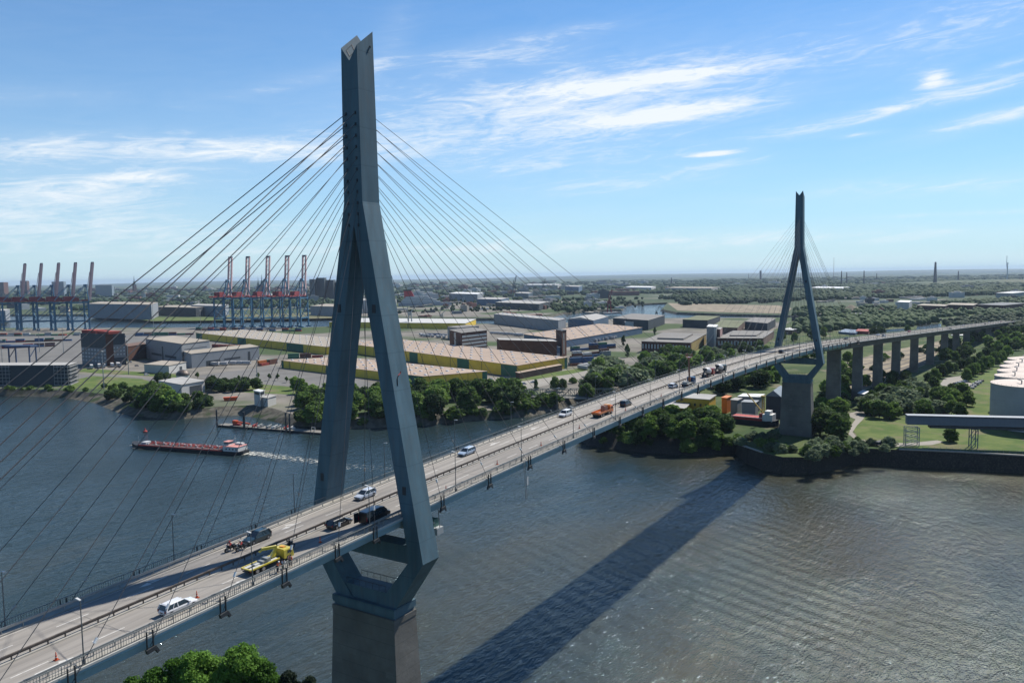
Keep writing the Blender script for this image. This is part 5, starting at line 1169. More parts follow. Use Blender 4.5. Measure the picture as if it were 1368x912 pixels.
forest([(-40, 522), (130, 524), (130, 520), (-40, 517)], 16, (2.6, 4), ZL, ['bush'], 'in the hedge below the dark office block', gap=4, rs=1.4)
forest([(130, 526), (212, 527), (212, 521), (140, 517)], 12, (3, 5.5), ZL, ['bush', 'oak'], 'on the grassy left bank', gap=5)
# right bank
forest([(772, 530), (800, 538), (900, 512), (960, 492), (980, 480), (940, 476), (880, 480), (800, 500)], 50, (11, 17), ZR-1, ['oak', 'oak', 'elm', 'dark', 'wil'], 'in the wood left of the deck, before the brick halls', gap=7)
forest([(960, 478), (1035, 472), (1035, 466), (960, 468)], 9, (8, 11), ZR, ['oak', 'dark'], 'in front of the right brick hall', gap=7)
forest([(796, 577), (860, 586), (930, 589), (972, 588), (968, 568), (860, 560), (806, 560)], 38, (8.5, 12), ZR-1, ['oak', 'oak', 'elm', 'dark'], 'on the steep shore under the bridge', gap=5.5)
forest([(984, 594), (1036, 598), (1036, 582), (990, 582)], 9, (2.5, 4.5), ZR, ['wil', 'bush'], 'left of the far pylon pier', gap=4)
forest([(900, 532), (965, 527), (1040, 520), (1040, 495), (985, 500), (915, 516)], 34, (9, 14), ZR, ['oak', 'elm', 'elm', 'dark'], 'in the wood under the bridge behind the yellow building', gap=6.5)
forest([(1000, 500), (1100, 484), (1100, 474), (1040, 474), (1000, 482)], 12, (7, 11), ZR, ['oak', 'elm'], 'seen through the far pylon below the deck', gap=8)
forest([(1092, 590), (1128, 588), (1126, 562), (1094, 556)], 9, (11, 15), ZR, ['oak', 'dark', 'elm'], 'just right of the far pylon pier', gap=5.5)
forest([(1066, 614), (1100, 614), (1196, 604), (1196, 596), (1140, 592), (1080, 598)], 22, (3, 5.5), ZR, ['wil', 'wil', 'bush'], 'along the quay right of the far pylon', gap=4, rs=1.15)
forest([(1152, 554), (1200, 566), (1290, 560), (1294, 540), (1270, 522), (1205, 518), (1165, 532)], 42, (7, 11.5), ZR, ['oak', 'elm', 'oak', 'wil'], 'in the thicket behind the conveyor gallery', gap=5.5)
forest([(1100, 560), (1132, 552), (1128, 520), (1100, 520)], 8, (8, 12), ZR, ['oak', 'elm', 'dark'], 'between far pylon and first viaduct pier', gap=6)
forest([(1126, 526), (1140, 522), (1142, 480), (1120, 482)], 7, (8, 12), ZR, ['elm', 'oak'], 'behind the first viaduct pier', gap=8)
forest([(1150, 520), (1215, 512), (1215, 505), (1160, 508)], 8, (7, 10), ZR, ['dark', 'oak'], 'at the feet of the viaduct piers', gap=8)
forest([(1130, 502), (1240, 480), (1262, 464), (1250, 460), (1140, 490)], 14, (3, 6), ZR, ['bush', 'wil', 'oak'], 'scattered over the rail yard behind the viaduct piers', gap=12)
for i in range(10):
    f = i/9; q = P(1291+f*54, 509-f*30, ZR); tree('oak', q[0], q[1], ZR, random.uniform(10, 13), 'rounded tree in the straight avenue beyond the car park', 'trees of the avenue beyond the car park')
for i in range(12):
    f = i/11; q = P(1240+f*96, 512-f*38, ZR); tree(random.choice(['dark', 'oak']), q[0], q[1], ZR, random.uniform(8, 12), 'dark tree along the road beside the viaduct', 'dark trees beside the viaduct road')
forest([(1260, 486), (1400, 462), (1400, 438), (1340, 446), (1262, 466)], 42, (9, 14), ZR, ['oak', 'dark', 'elm'], 'in the wood around the low end of the viaduct', gap=12)
q = P(1271, 590, ZR); tree('oak', q[0], q[1], ZR, 7.5, 'single spreading tree on the lawn below the conveyor gallery', rs=1.3)
for x, y, h in ((1168, 453, 17), (1176, 452, 15), (1100, 452, 14), (1084, 455, 14), (1061, 456, 11), (1046, 453, 10), (1212, 444, 10)):
    q = P(x, y, ZR); tree('dark' if h > 14 else 'oak', q[0], q[1], ZR, h, f'large dark tree beyond the deck near the far pylon', 'large trees beyond the deck near the far pylon')

def shorebush(pts, slope, n, hr, z, where, off=(.15, .75), keys=('bush', 'oak', 'dark')):
    ft = offset(pts, slope)
    for k in range(n):
        i = random.randrange(len(pts)-1); f = random.random(); g_ = random.uniform(*off)
        a = np.array(pts[i][:2])*(1-f)+np.array(pts[i+1][:2])*f; b_ = np.array(ft[i])*(1-f)+np.array(ft[i+1])*f; q = a*(1-g_)+b_*g_
        kk = random.choice(keys); tree(kk, q[0], q[1], z*(1-g_)-g_*1., random.uniform(*hr), f'{"low green bush" if kk == "bush" else "small overhanging tree"} {where}', f'{"bushes" if kk == "bush" else "small trees"} {where}', 1.4)
for i in range(16):
    f_ = random.random()*5; k_ = int(f_); nose = [(288, 14), (282, 8), (279, -2), (280, -12), (291, -20), (308, -27), (314, -48)]; a_, b_ = nose[k_], nose[k_+1]; q = [a_[j]+(b_[j]-a_[j])*(f_-k_) for j in (0, 1)]
    tree(random.choice(['wil', 'bush']), q[0]+random.uniform(0, 4), q[1], ZR, random.uniform(2.5, 4.2), 'low bush on the rounded nose in front of the far pier', 'low bushes on the rounded nose in front of the far pier', 1.3)
shorebush(shoreR[1:7], slR[1:7], 34, (4, 7), ZR, 'leaning over the water under the bridge')
shorebush(shoreL[10:16], slL[10:16], 34, (4, 8), ZL, 'at the waterline below the dense belt', (.0, .55))
shorebush(shoreL[4:8], slL[4:8], 12, (4, 8), ZL, 'at the waterline below the gatehouse', (.0, .35))
# foreground trees below the near pylon: finer leaves
FG = leafmat('near_leaves', (.06, .14, .02), (.12, .22, .04)); FGD = leafmat('near_dark_leaves', (.012, .022, .014), (.022, .035, .02))
for (px, pyy, z, h, r_, n_, mt_, nm, lb) in ((178, 903, 17.6, 15, 3.2, 9000, FG, 'broadleaf_tree', 'leftmost bright green treetop at the bottom edge'), (232, 880, 20, 16, 4., 12000, FG, 'broadleaf_tree', 'bright green treetop between the leftmost and the two tall ones'), (262, 869, 21.5, 17, 5.2, 17000, FG, 'broadleaf_tree', 'bright green treetop at the bottom edge, left one of two'), (322, 861, 22.8, 19, 5.2, 18000, FG, 'broadleaf_tree', 'bright green treetop at the bottom edge, the taller right one'), (205, 893, 19, 15, 4.2, 16000, FG, 'broadleaf_tree', 'small bright green treetop beside the bottom left trees'), (295, 893, 18.5, 16, 4.6, 12000, FG, 'broadleaf_tree', 'bright green treetop low between the two larger ones'), (352, 884, 19.5, 16, 3.8, 15000, FG, 'broadleaf_tree', 'bright green treetop sloping down towards the dark trees'),
                                 (384, 897, 18.0, 16, 2.8, 10000, FGD, 'dark_tree', 'dark purplish treetop right of the bright green ones'), (414, 903, 17.3, 15, 2.2, 8000, FGD, 'dark_tree', 'dark treetop nearest the near pier at the bottom edge')):
    q = P(px, pyy, z); o = make_tree(nm, int(px), z-4, r_, n_, .19, mt_, base=.25, lobes=90, lk=.62); o.location = (q[0], q[1], 4.); tag(o, lb, 'tree')

# woods too far away to tell trees apart
def blobs(name, poly_px, n, hr, z, label, mat, step=1., clump=.0):
    g = np.random.default_rng(len(label)); V, Fc = [], []; 
    ico = bmesh.new(); bmesh.ops.create_icosphere(ico, subdivisions=1, radius=1); iv = np.array([v.co[:] for v in ico.verts]); fi = np.array([[v.index for v in f.verts] for f in ico.faces]); ico.free()
    cnt = 0; xs = [p[0] for p in poly_px]; ys = [p[1] for p in poly_px]; tries = 0
    while cnt < n and tries < n*30:
        tries += 1; x, y = g.uniform(min(xs), max(xs)), g.uniform(min(ys), max(ys))
        if not inpoly(x, y, poly_px): continue
        wx = P(x, y, z); 
        if clump and math.sin(wx[0]*.0043+1.3*math.sin(wx[1]*.0037))+math.sin(wx[1]*.0051+wx[0]*.0017) < clump-1: continue
        d = np.linalg.norm(wx-CAMP); s = max(1., d/2600)
        h = g.uniform(*hr)*(1+.15*(s-1)); r = g.uniform(.45, .8)*h*s
        a = g.uniform(.72, 1.22, (len(iv), 1)); v = iv*a*np.array([r, r, h*.62])+np.array([wx[0], wx[1], z+h*.42])
        Fc.append(fi+len(V)*len(iv)); V.append(v); cnt += 1
    me = fastmesh(name, np.concatenate(V), np.concatenate(Fc), mat); o = bpy.data.objects.new(name, me); COL.objects.link(o); return tag(o, label, None, None, 'stuff')
FARL = leafmat('far_leaves', (.035, .062, .028), (.065, .1, .04))
def hp(l): return [(x, hor(x)+dy) for x, dy in l]
blobs('far_woodland', hp([(-80, 6), (860, 5), (860, 30), (520, 30), (440, 34), (130, 34), (-80, 26)]), 2600, (8, 15), 4.6, 'distant trees scattered through the city behind the harbour', FARL, clump=.35)
blobs('far_woodland', hp([(840, 5), (1480, 5), (1480, 46), (1250, 44), (1160, 36), (1060, 44), (1050, 36), (880, 30), (840, 22)]), 6500, (9, 16), 4.6, 'dense dark woods covering the plain beyond the inner basin and viaduct', FARL, clump=.2)
blobs('far_woodland', [(1060, 424), (1400, 420), (1480, 400), (1300, 402), (1150, 408), (1062, 405)], 650, (7, 13), 4.6, 'trees on the plain around the gravel heap and red sheds', FARL, clump=.45)
blobs('far_woodland', [(440, 422), (860, 410), (860, 402), (620, 400), (440, 408)], 260, (6, 10), 4.6, 'scattered trees between the shipyard buildings', FARL, clump=.8)
blobs('far_woodland', [(1190, 428), (1480, 420), (1480, 412), (1300, 420), (1200, 422)], 260, (7, 12), 4.6, 'trees in front of the long red sheds', FARL)
blobs('far_woodland', [(1270, 448), (1420, 438), (1420, 424), (1300, 426), (1262, 434)], 240, (7, 11), ZR, 'trees just beyond the low end of the viaduct', FARL)
blobs('far_woodland', [(1060, 446), (1130, 441), (1220, 436), (1262, 430), (1200, 421), (1110, 424), (1062, 430)], 330, (7, 13), ZR, 'trees and scrub on the plain behind the far pylon', FARL, clump=.5)
blobs('far_woodland', [(905, 408), (1060, 404), (1060, 396), (900, 394)], 260, (9, 14), 4.6, 'trees behind the bare spit of land', FARL)
blobs('far_woodland', [(745, 418), (830, 412), (830, 403), (790, 403), (735, 410)], 130, (8, 12), 4.6, 'trees on the point beside the red portal crane', FARL)
# ------------------------------------------------------------------ vehicles
LAMPW = M('headlamp_glass', (.7, .72, .72), .15, .05, 1); LAMPR = M('tail_lamp', (.35, .02, .02), .3, .05, 1); ALLOY = M('alloy_rim', (.35, .36, .37), .35, .05, 1, metal=.6)
def paint(name, col): 
    m_ = M('paint_'+name, col, .28, .04, 1, spec=.5); m_.node_tree.nodes['Principled BSDF'].inputs['Coat Weight'].default_value = .5; return m_
def wheel(root, x, y, r=.33, w=.24):
    s = 1 if y > 0 else -1; mb = MB(); mb.tube((0, -w/2, 0), (0, w/2, 0), r, 16); o = mb.build('wheel', RUBBER, root); o.location = (x, y, r)
    mb = MB(); mb.tube((0, s*(w/2-.02), 0), (0, s*(w/2+.012), 0), r*.62, 10); mb.build('rim', ALLOY, o); return o
CARS = {}
def make_car(key, col, L=4.5, W=1.82, H=1.5, hood=.27, rake=(.55, .35), belt=.9, tail='wagon'):
    r = empty('car'); pm = paint(col[0], col[1]); f, b_ = L/2, -L/2
    st = [(b_, .38, belt-.18, .86), (b_+.12, .24, belt-.03, .95), (b_+.7, .2, belt, 1), (0, .2, belt-.02, 1), (f-L*hood, .2, belt-.04, 1), (f-.5, .2, belt-.14, .97), (f-.1, .25, belt-.24, .9), (f, .36, belt-.34, .8)]
    rings = []
    for (x, z0, z1, k) in st:
        w = W/2*k; rings.append([(x, -w*.92, z0), (x, w*.92, z0), (x, w, z0+.15), (x, w, z1-.16), (x, w*.93, z1-.03), (x, w*.75, z1), (x, -w*.75, z1), (x, -w*.93, z1-.03), (x, -w, z1-.16), (x, -w, z0+.15)])
    mb = MB(); mb.loft(rings); mb.build('body', pm, r)
    xr0 = b_+.06 if tail != 'sedan' else b_+L*.17; xf0 = f-L*hood; xr1 = xr0+rake[1]; xf1 = xf0-rake[0]-.25
    w0, w1 = W/2*.92, W/2*.74
    mb = MB(); mb.hexa([(xr0+.03, -w0, belt-.06), (xf0, -w0, belt-.06), (xf0, w0, belt-.06), (xr0+.03, w0, belt-.06), (xr1, -w1, H-.07), (xf1, -w1, H-.07), (xf1, w1, H-.07), (xr1, w1, H-.07)]); mb.build('windows', GLASS, r)
    mb = MB(); mb.hexa([(xr1-.04, -w1-.02, H-.09), (xf1+.06, -w1-.02, H-.09), (xf1+.06, w1+.02, H-.09), (xr1-.04, w1+.02, H-.09), (xr1+.14, -w1+.14, H), (xf1-.14, -w1+.14, H), (xf1-.14, w1-.14, H), (xr1+.14, w1-.14, H)])
    for s in (-1, 1):
        mb.beam((xf0, s*w0, belt-.05), (xf1+.03, s*(w1+.01), H-.06), .08); mb.beam((xr0+.05, s*w0, belt-.05), (xr1-.02, s*(w1+.01), H-.06), .2 if tail != 'sedan' else .12); xm = (xf0+xr0)/2; mb.beam((xm, s*(w0+.004), belt-.05), (xm, s*(w1+.012), H-.06), .09)
        if tail == 'wagon': mb.beam((xr0+1.0, s*(w0+.004), belt-.05), (xr1+.95, s*(w1+.012), H-.06), .08)
    mb.build('roof', pm, r)
    for s in (-1, 1):
        mb = MB(); mb.box(f-.32, f-.07, s*W*.36-.16, s*W*.36+.16, belt-.36, belt-.23); mb.build('headlight', LAMPW, r)
        mb = MB(); mb.box(b_-.015, b_+.14, s*W*.38-.1, s*W*.38+.1, belt-.28, belt-.02); mb.build('taillight', LAMPR, r)
        mb = MB(); mb.box(xf0-.25, xf0-.05, min(s*W*.46, s*(W*.46+.2)), max(s*W*.46, s*(W*.46+.2)), belt-.03, belt+.12); mb.build('wing_mirror', pm, r)
        for x in (f-.85, b_+.8): wheel(r, x, s*(W/2-.11))
    mb = MB(); mb.box(f-.03, f+.03, -W*.26, W*.26, .38, .52); mb.box(b_-.02, b_+.03, -.26, .26, .5, .62); mb.build('grille_and_plate', BLACK, r)
    CARS[key] = [r, 0]; return r
make_car('white_wagon', ('white', (.72, .72, .72)), 4.75, 1.84, 1.5, .26)
make_car('silver_hatch', ('silver', (.5, .54, .6)), 4.3, 1.8, 1.5, .24, (.65, .35))
make_car('silver_wagon', ('blue_silver', (.34, .42, .52)), 4.7, 1.84, 1.52, .26, (.6, .3))
make_car('white_suv', ('white', (.72, .72, .72)), 4.6, 1.9, 1.72, .24, (.45, .3), 1.0)
make_car('black_suv', ('black', (.015, .016, .02)), 4.7, 1.9, 1.72, .24, (.45, .3), 1.0)
make_car('black_car', ('black', (.015, .016, .02)), 4.6, 1.84, 1.48, .26)
make_car('green_suv', ('dark_teal', (.02, .045, .055)), 4.5, 1.9, 1.66, .27, (.7, .5), 1.0)
make_car('sedan', ('dark_grey', (.06, .065, .07)), 4.5, 1.8, 1.44, .26, (.6, .5), .88, 'sedan')
make_car('red_car', ('red', (.35, .03, .025)), 4.1, 1.75, 1.45, .24)
make_car('grey_car', ('mid_grey', (.22, .23, .24)), 4.4, 1.8, 1.47, .25)
def put(obj, x, y, dr, label, cat, group=None, lift=.0):
    c, d, s = frame(x); q = on(x, y, lift); o = obj
    e = 1.; slope = math.atan2((zdeck(x+e)-zdeck(x-e)), 2*e)
    o.location = q; o.rotation_euler = (0, -slope*dr, math.atan2(d.y, d.x)+(0 if dr > 0 else math.pi)); return tag(o, label, cat, group)
def get(key):
    K = CARS[key]; K[1] += 1; return K[0] if K[1] == 1 else copy_tree(K[0])
put(get('white_wagon'), -41.8, -5.6, 1, 'white estate car driving away on the near lanes, closest to the camera', 'car')
put(get('green_suv'), -20.6, 4.9, -1, 'dark teal off-road car following the riders in red on the far lanes', 'car')
put(get('black_car'), -9.6, -1.9, 1, 'black estate car close behind the black van by the near pylon', 'car')
put(get('silver_hatch'), 3.6, 4.6, -1, 'white silver hatchback beside the near pylon on the far lanes', 'car')
put(get('silver_wagon'), 36.8, 5.7, -1, 'pale blue silver estate car on the far lanes just past the near pylon', 'car')
put(get('white_suv'), 82.3, 6.0, -1, 'white off-road car on the far lanes level with the orange truck', 'car')
put(get('black_suv'), 103.0, -2.2, 1, 'dark blue-black car ahead of the orange truck', 'car')
put(get('white_wagon'), 140.5, -2.0, 1, 'white car passing the blue crane truck', 'car')
put(get('black_suv'), 281, -2.2, 1, 'black car alone on the deck just before the far pylon', 'car')
for (x, y, k, lb) in ((452, 5.5, 'black_car', 'black'), (520, -2.2, 'white_suv', 'white'), (536, 5.5, 'silver_hatch', 'silver'), (640, 5.5, 'red_car', 'red'), (760, -5.4, 'grey_car', 'grey'), (905, 5.5, 'white_wagon', 'white'), (1010, -2.3, 'sedan', 'dark grey'), (1100, 5.6, 'white_suv', 'white'), (1190, 2.2, 'red_car', 'red'), (1270, -5.5, 'silver_wagon', 'silver')):
    put(get(k), x, y, 1 if y < 0 else -1, f'tiny {lb} car far along the viaduct', 'car', f'{lb} cars far along the viaduct')
# black van with an open rear door
v = empty('van'); pm = paint('black', (.015, .016, .02)); mb = MB()
rings = []
for (x, z0, z1, w, wt) in ((-2.7, .35, 1.95, .96, .8), (-2.6, .3, 2.08, 1., .84), (0.6, .3, 2.1, 1., .84), (1.25, .3, 1.95, 1., .8), (1.9, .3, 1.3, 1., .88), (2.5, .32, 1.02, .95, .84), (2.68, .42, .85, .84, .74)):
    rings.append([(x, -w*.9, z0), (x, w*.9, z0), (x, w, z0+.2), (x, w, min(1.15, z1-.1)), (x, wt, z1-.05), (x, wt*.85, z1), (x, -wt*.85, z1), (x, -wt, z1-.05), (x, -w, min(1.15, z1-.1)), (x, -w, z0+.2)])
mb.loft(rings); mb.build('body', pm, v)
mb = MB(); mb.hexa([(1.2, -.8, 1.9), (1.88, -.88, 1.28), (1.88, .88, 1.28), (1.2, .8, 1.9), (1.26, -.78, 1.97), (1.96, -.86, 1.33), (1.96, .86, 1.33), (1.26, .78, 1.97)]); mb.build('windscreen', GLASS, v)
for s in (-1, 1):
    mb = MB(); mb.hexa([(-2.2, s*.985, 1.2), (1.3, s*.985, 1.2), (1.3, s*1.01, 1.2), (-2.2, s*1.01, 1.2), (-2.1, s*.86, 1.8), (.9, s*.86, 1.8), (.9, s*.89, 1.82), (-2.1, s*.89, 1.82)]); mb.build('side_window', GLASS, v)
    mb = MB(); mb.box(-2.75, -2.66, s*.86-.08, s*.86+.08, .8, 1.4); mb.build('taillight', LAMPR, v)
    mb = MB(); mb.box(2.45, 2.66, s*.7-.16, s*.7+.16, .72, .86); mb.build('headlight', LAMPW, v)
    for x in (1.75, -1.75): wheel(v, x, s*.9, .35)
mb = MB(); mb.beam((-2.72, .86, 1.2), (-3.5, 1.15, 1.2), 1.4, .08); mb.v = mb.v
mb = MB(); mb.hexa([(-3.5, 1.05, .45), (-2.72, .9, .45), (-2.72, .98, .45), (-3.5, 1.13, .45), (-3.5, 1.0, 1.95), (-2.72, .82, 1.95), (-2.72, .9, 1.95), (-3.5, 1.08, 1.95)]); mb.build('rear_door', pm, v)
mb = MB(); mb.box(-2.72, -2.66, -.85, .8, .5, 1.9); mb.build('load_opening', BLACK, v)
v.scale = (1.08, 1.04, 1.1)
put(v, -5.0, -5.5, 1, 'large black van standing with one rear door open beside the near pylon', 'van')

def truck_base(col, L, name='truck', W=2.4, cabH=2.7, cabL=2.0):
    r = empty(name); pm = paint(*col); f = L/2; mb = MB(); wl = min(1.6, cabH-.85)
    rings = []
    for (x, z0, z1, k) in ((f-cabL, .55, cabH, .98), (f-.5, .5, cabH, 1), (f-.18, .5, cabH-.25, 1), (f-.02, .5, min(1.55, cabH-.9), 1), (f, .55, .9, .96)):
        w = W/2*k; rings.append([(x, -w, z0), (x, w, z0), (x, w, z1-.2), (x, w*.9, z1), (x, -w*.9, z1), (x, -w, z1-.2)])
    mb.loft(rings); mb.build('cab', pm, r)
    mb = MB(); mb.hexa([(f-.2, -W*.42, cabH-.3), (f-.02, -W*.44, wl), (f-.02, W*.44, wl), (f-.2, W*.42, cabH-.3), (f-.14, -W*.42, cabH-.28), (f+.04, -W*.44, wl+.02), (f+.04, W*.44, wl+.02), (f-.14, W*.42, cabH-.28)]); mb.build('windscreen', GLASS, r)
    for s in (-1, 1):
        mb = MB(); mb.box(f-1.3, f-.45, s*W/2-.02, s*W/2+.02, wl, cabH-.35); mb.build('side_window', GLASS, r)
        mb = MB(); mb.box(f-.02, f+.04, s*W*.36-.15, s*W*.36+.15, .7, .9); mb.build('headlight', LAMPW, r)
        mb = MB(); mb.box(-f-.02, -f+.05, s*W*.4-.15, s*W*.4+.15, .75, .9); mb.build('taillight', LAMPR, r)
        for x in (f-1.1, -f+1.2, -f+2.4 if L > 8 else -f+1.2):
            if x == -f+1.2 and L <= 8 and any(abs(k.location.x-x) < .01 and k.location.y*s > 0 for k in kids(r)): continue
            wheel(r, x, s*(W/2-.18), .48, .34)
    mb = MB(); mb.box(-f, f-cabL, -.45, .45, .6, .85); mb.box(-f, f-.2, -.95, .95, .5, .6); mb.build('chassis', DARKST, r)
    return r, pm, f
# yellow recovery truck with ramps and folded loading crane
r, pm, f = truck_base(('yellow', (.62, .5, .06)), 8.6, 'recovery_truck', cabH=2.15)
mb = MB(); mb.box(-f, f-2.9, -1.2, -1.0, .9, 1.12); mb.box(-f, f-2.9, 1.0, 1.2, .9, 1.12); mb.box(-f-.02, -f+.2, -1.2, 1.2, .92, 1.1); mb.build('bed_frame', pm, r)
mb = MB(); mb.box(-f+.2, f-2.95, -.98, -.25, .93, 1.03); mb.box(-f+.2, f-2.95, .25, .98, .93, 1.03); mb.box(-f+1.6, -f+3.6, -.3, .3, .92, 1.2); mb.build('loading_ramps', M('bare_aluminium', (.5, .5, .47), .5, .15, 1.5, stain=.2), r)
mb = MB(); mb.box(-1.6, 0, -.7, .7, 1.05, 1.45); mb.box(-.9, -.2, -.9, .6, 1.45, 1.75); mb.build('winch_gear', GALV, r)
mb = MB(); mb.beam((f-2.6, .3, 1.), (f-3.2, .2, 1.7), .6); mb.beam((f-3.5, .1, 1.0), (f-2.7, -.1, 2.7), .32, .45); mb.beam((f-2.55, -.1, 2.7), (f-5.0, .5, 3.0), .4, .45); mb.beam((f-4.9, .5, 2.95), (f-5.4, .6, 2.6), .25); mb.build('crane_arm', pm, r)
mb = MB(); mb.box(f-1.5, f-.9, -.5, .5, 2.17, 2.27); mb.build('beacon', M('beacon', (.7, .3, .03), .3), r)
r.scale = (.9, .9, .86)
put(r, -26.6, -4.6, 1, 'yellow recovery truck with raised crane arm and empty flat bed, stopped at the railing', 'recovery truck')
# orange flatbed truck carrying a stack of poles
r, pm, f = truck_base(('orange', (.62, .16, .03)), 8.4, 'flatbed_truck', cabH=2.3)
mb = MB(); mb.box(-f, f-2.15, -1.2, 1.2, .9, 1.05); mb.box(-f, f-2.15, -1.24, -1.18, 1.05, 1.45); mb.box(-f, f-2.15, 1.18, 1.24, 1.05, 1.45); mb.box(-f-.04, -f+.02, -1.2, 1.2, 1.05, 1.45); mb.build('load_bed', pm, r)
mb = MB()
for i in range(5):
    for k in range(2): mb.box(f-4.2+i*.36, f-3.98+i*.36, -.7+k*.75, -.2+k*.75, 1.07, 2.5)
mb.build('cargo_cage', M('cage_bars', (.35, .2, .15), .6, .2, 2), r)
mb = MB(); mb.box(f-1.6, f-.8, -.9, .9, 2.32, 2.44); mb.build('beacon_bar', M('beacon', (.7, .3, .03)), r)
put(r, 87.6, -2.4, 1, 'orange flatbed truck carrying a caged load in the middle of the span', 'truck')
# blue truck with raised work basket
r, pm, f = truck_base(('blue', (.03, .09, .2)), 7.6, 'crane_truck')
mb = MB(); mb.box(-f, f-2.2, -1.15, 1.15, .9, 1.1); mb.box(-f+.3, -f+2, -.8, .8, 1.1, 1.7); mb.build('platform', GALV, r)
mb = MB(); mb.beam((f-2.8, 0, 1.0), (f-2.9, 0, 2.6), .7); mb.beam((f-2.9, 0, 2.4), (f-2.2, .5, 9.0), .45, .5); mb.build('boom', M('orange_boom', (.3, .14, .08), .6), r)
mb = MB(); mb.box(f-2.8, f-1.2, -.3, 1.3, 9.0, 9.15); 
for x in (f-2.8, f-1.2):
    for y in (-.3, 1.3): mb.beam((x, y, 9.1), (x, y, 10.2), .08)
for z in (9.6, 10.2): mb.box(f-2.84, f-1.16, -.34, -.28, z-.05, z+.05); mb.box(f-2.84, f-1.16, 1.28, 1.34, z-.05, z+.05); mb.box(f-2.84, f-2.78, -.3, 1.3, z-.05, z+.05)
mb.build('work_basket', paint('red', (.35, .03, .025)), r)
mb = MB(); 
for s in (-1, 1):
    for x in (-f+.6, f-2.4): mb.beam((x, s*1.1, .8), (x, s*1.6, .8), .2); mb.beam((x, s*1.6, .8), (x, s*1.6, .02), .14)
mb.build('outriggers', GALV, r)
put(r, 146.5, -4.9, 1, 'blue truck with a tall thin boom and reddish work basket raised over the deck', 'truck')
# two concrete mixers
def mixer(col): 
    r, pm, f = truck_base(col, 8.2, 'mixer_truck'); mb = MB()
    prof = [(.45, -3.0), (.75, -2.6), (1.15, -1.2), (1.2, .2), (1.0, 1.2), (.5, 1.7)]; n = 16; rings = []
    for (rr, x) in prof:
        zc = 2.1-(x+.5)*.16; rings.append([(x-.3, rr*math.cos(a), zc+rr*math.sin(a)) for a in np.linspace(0, 2*math.pi, n, endpoint=False)])
    mb.loft(rings); mb.build('mixing_drum', M('drum_paint', (.5, .5, .5), .45, .1, .8, stain=.3), r, smooth=True)
    mb = MB(); mb.hexa([(-4.2, -.5, 2.6), (-3.2, -.6, 2.3), (-3.2, .6, 2.3), (-4.2, .5, 2.6), (-4.0, -.7, 3.3), (-3.4, -.8, 3.2), (-3.4, .8, 3.2), (-4.0, .7, 3.3)]); mb.beam((-3.9, 0, 2.5), (-4.4, .3, 1.2), .35); mb.build('hopper', DARKST, r)
    return r
put(mixer(('red', (.35, .03, .025))), 172, -3.0, 1, 'rear concrete mixer truck of the pair, with dark hopper end towards the camera', 'mixer truck', 'concrete mixer trucks on the deck')
put(mixer(('dark_teal', (.02, .045, .055))), 184.5, -3.4, 1, 'front concrete mixer truck of the pair, with pale rounded drum', 'mixer truck', 'concrete mixer trucks on the deck')

# ------------------------------------------------------------------ people and motorcycles
def skin(name, pts, edges, rad, mat, parent, lvl=1):
    me = bpy.data.meshes.new(name); me.from_pydata(pts, edges, []); me.materials.append(mat); o = bpy.data.objects.new(name, me); link(o, parent)
    md = o.modifiers.new('skin', 'SKIN'); me.skin_vertices.new() if not me.skin_vertices else None
    for i, r_ in enumerate(rad): me.skin_vertices[0].data[i].radius = (r_, r_) if isinstance(r_, float) else r_
    me.skin_vertices[0].data[0].use_root = True
    s = o.modifiers.new('sub', 'SUBSURF'); s.levels = lvl; s.render_levels = lvl; return o
SKINM = M('skin', (.42, .25, .18), .6, .05, 2); DENIM = M('dark_trousers', (.03, .035, .05), .9, .1, 3); VEST = M('orange_vest', (.75, .13, .04), .7, .05, 3); WSH = M('white_shirt', (.6, .6, .6), .8, .05, 3); HAIR = M('dark_hair', (.03, .022, .015), .8, .1, 4); REDJ = M('red_jacket', (.6, .06, .05), .6, .08, 3); BLKL = M('black_leather', (.015, .015, .016), .4, .1, 3)
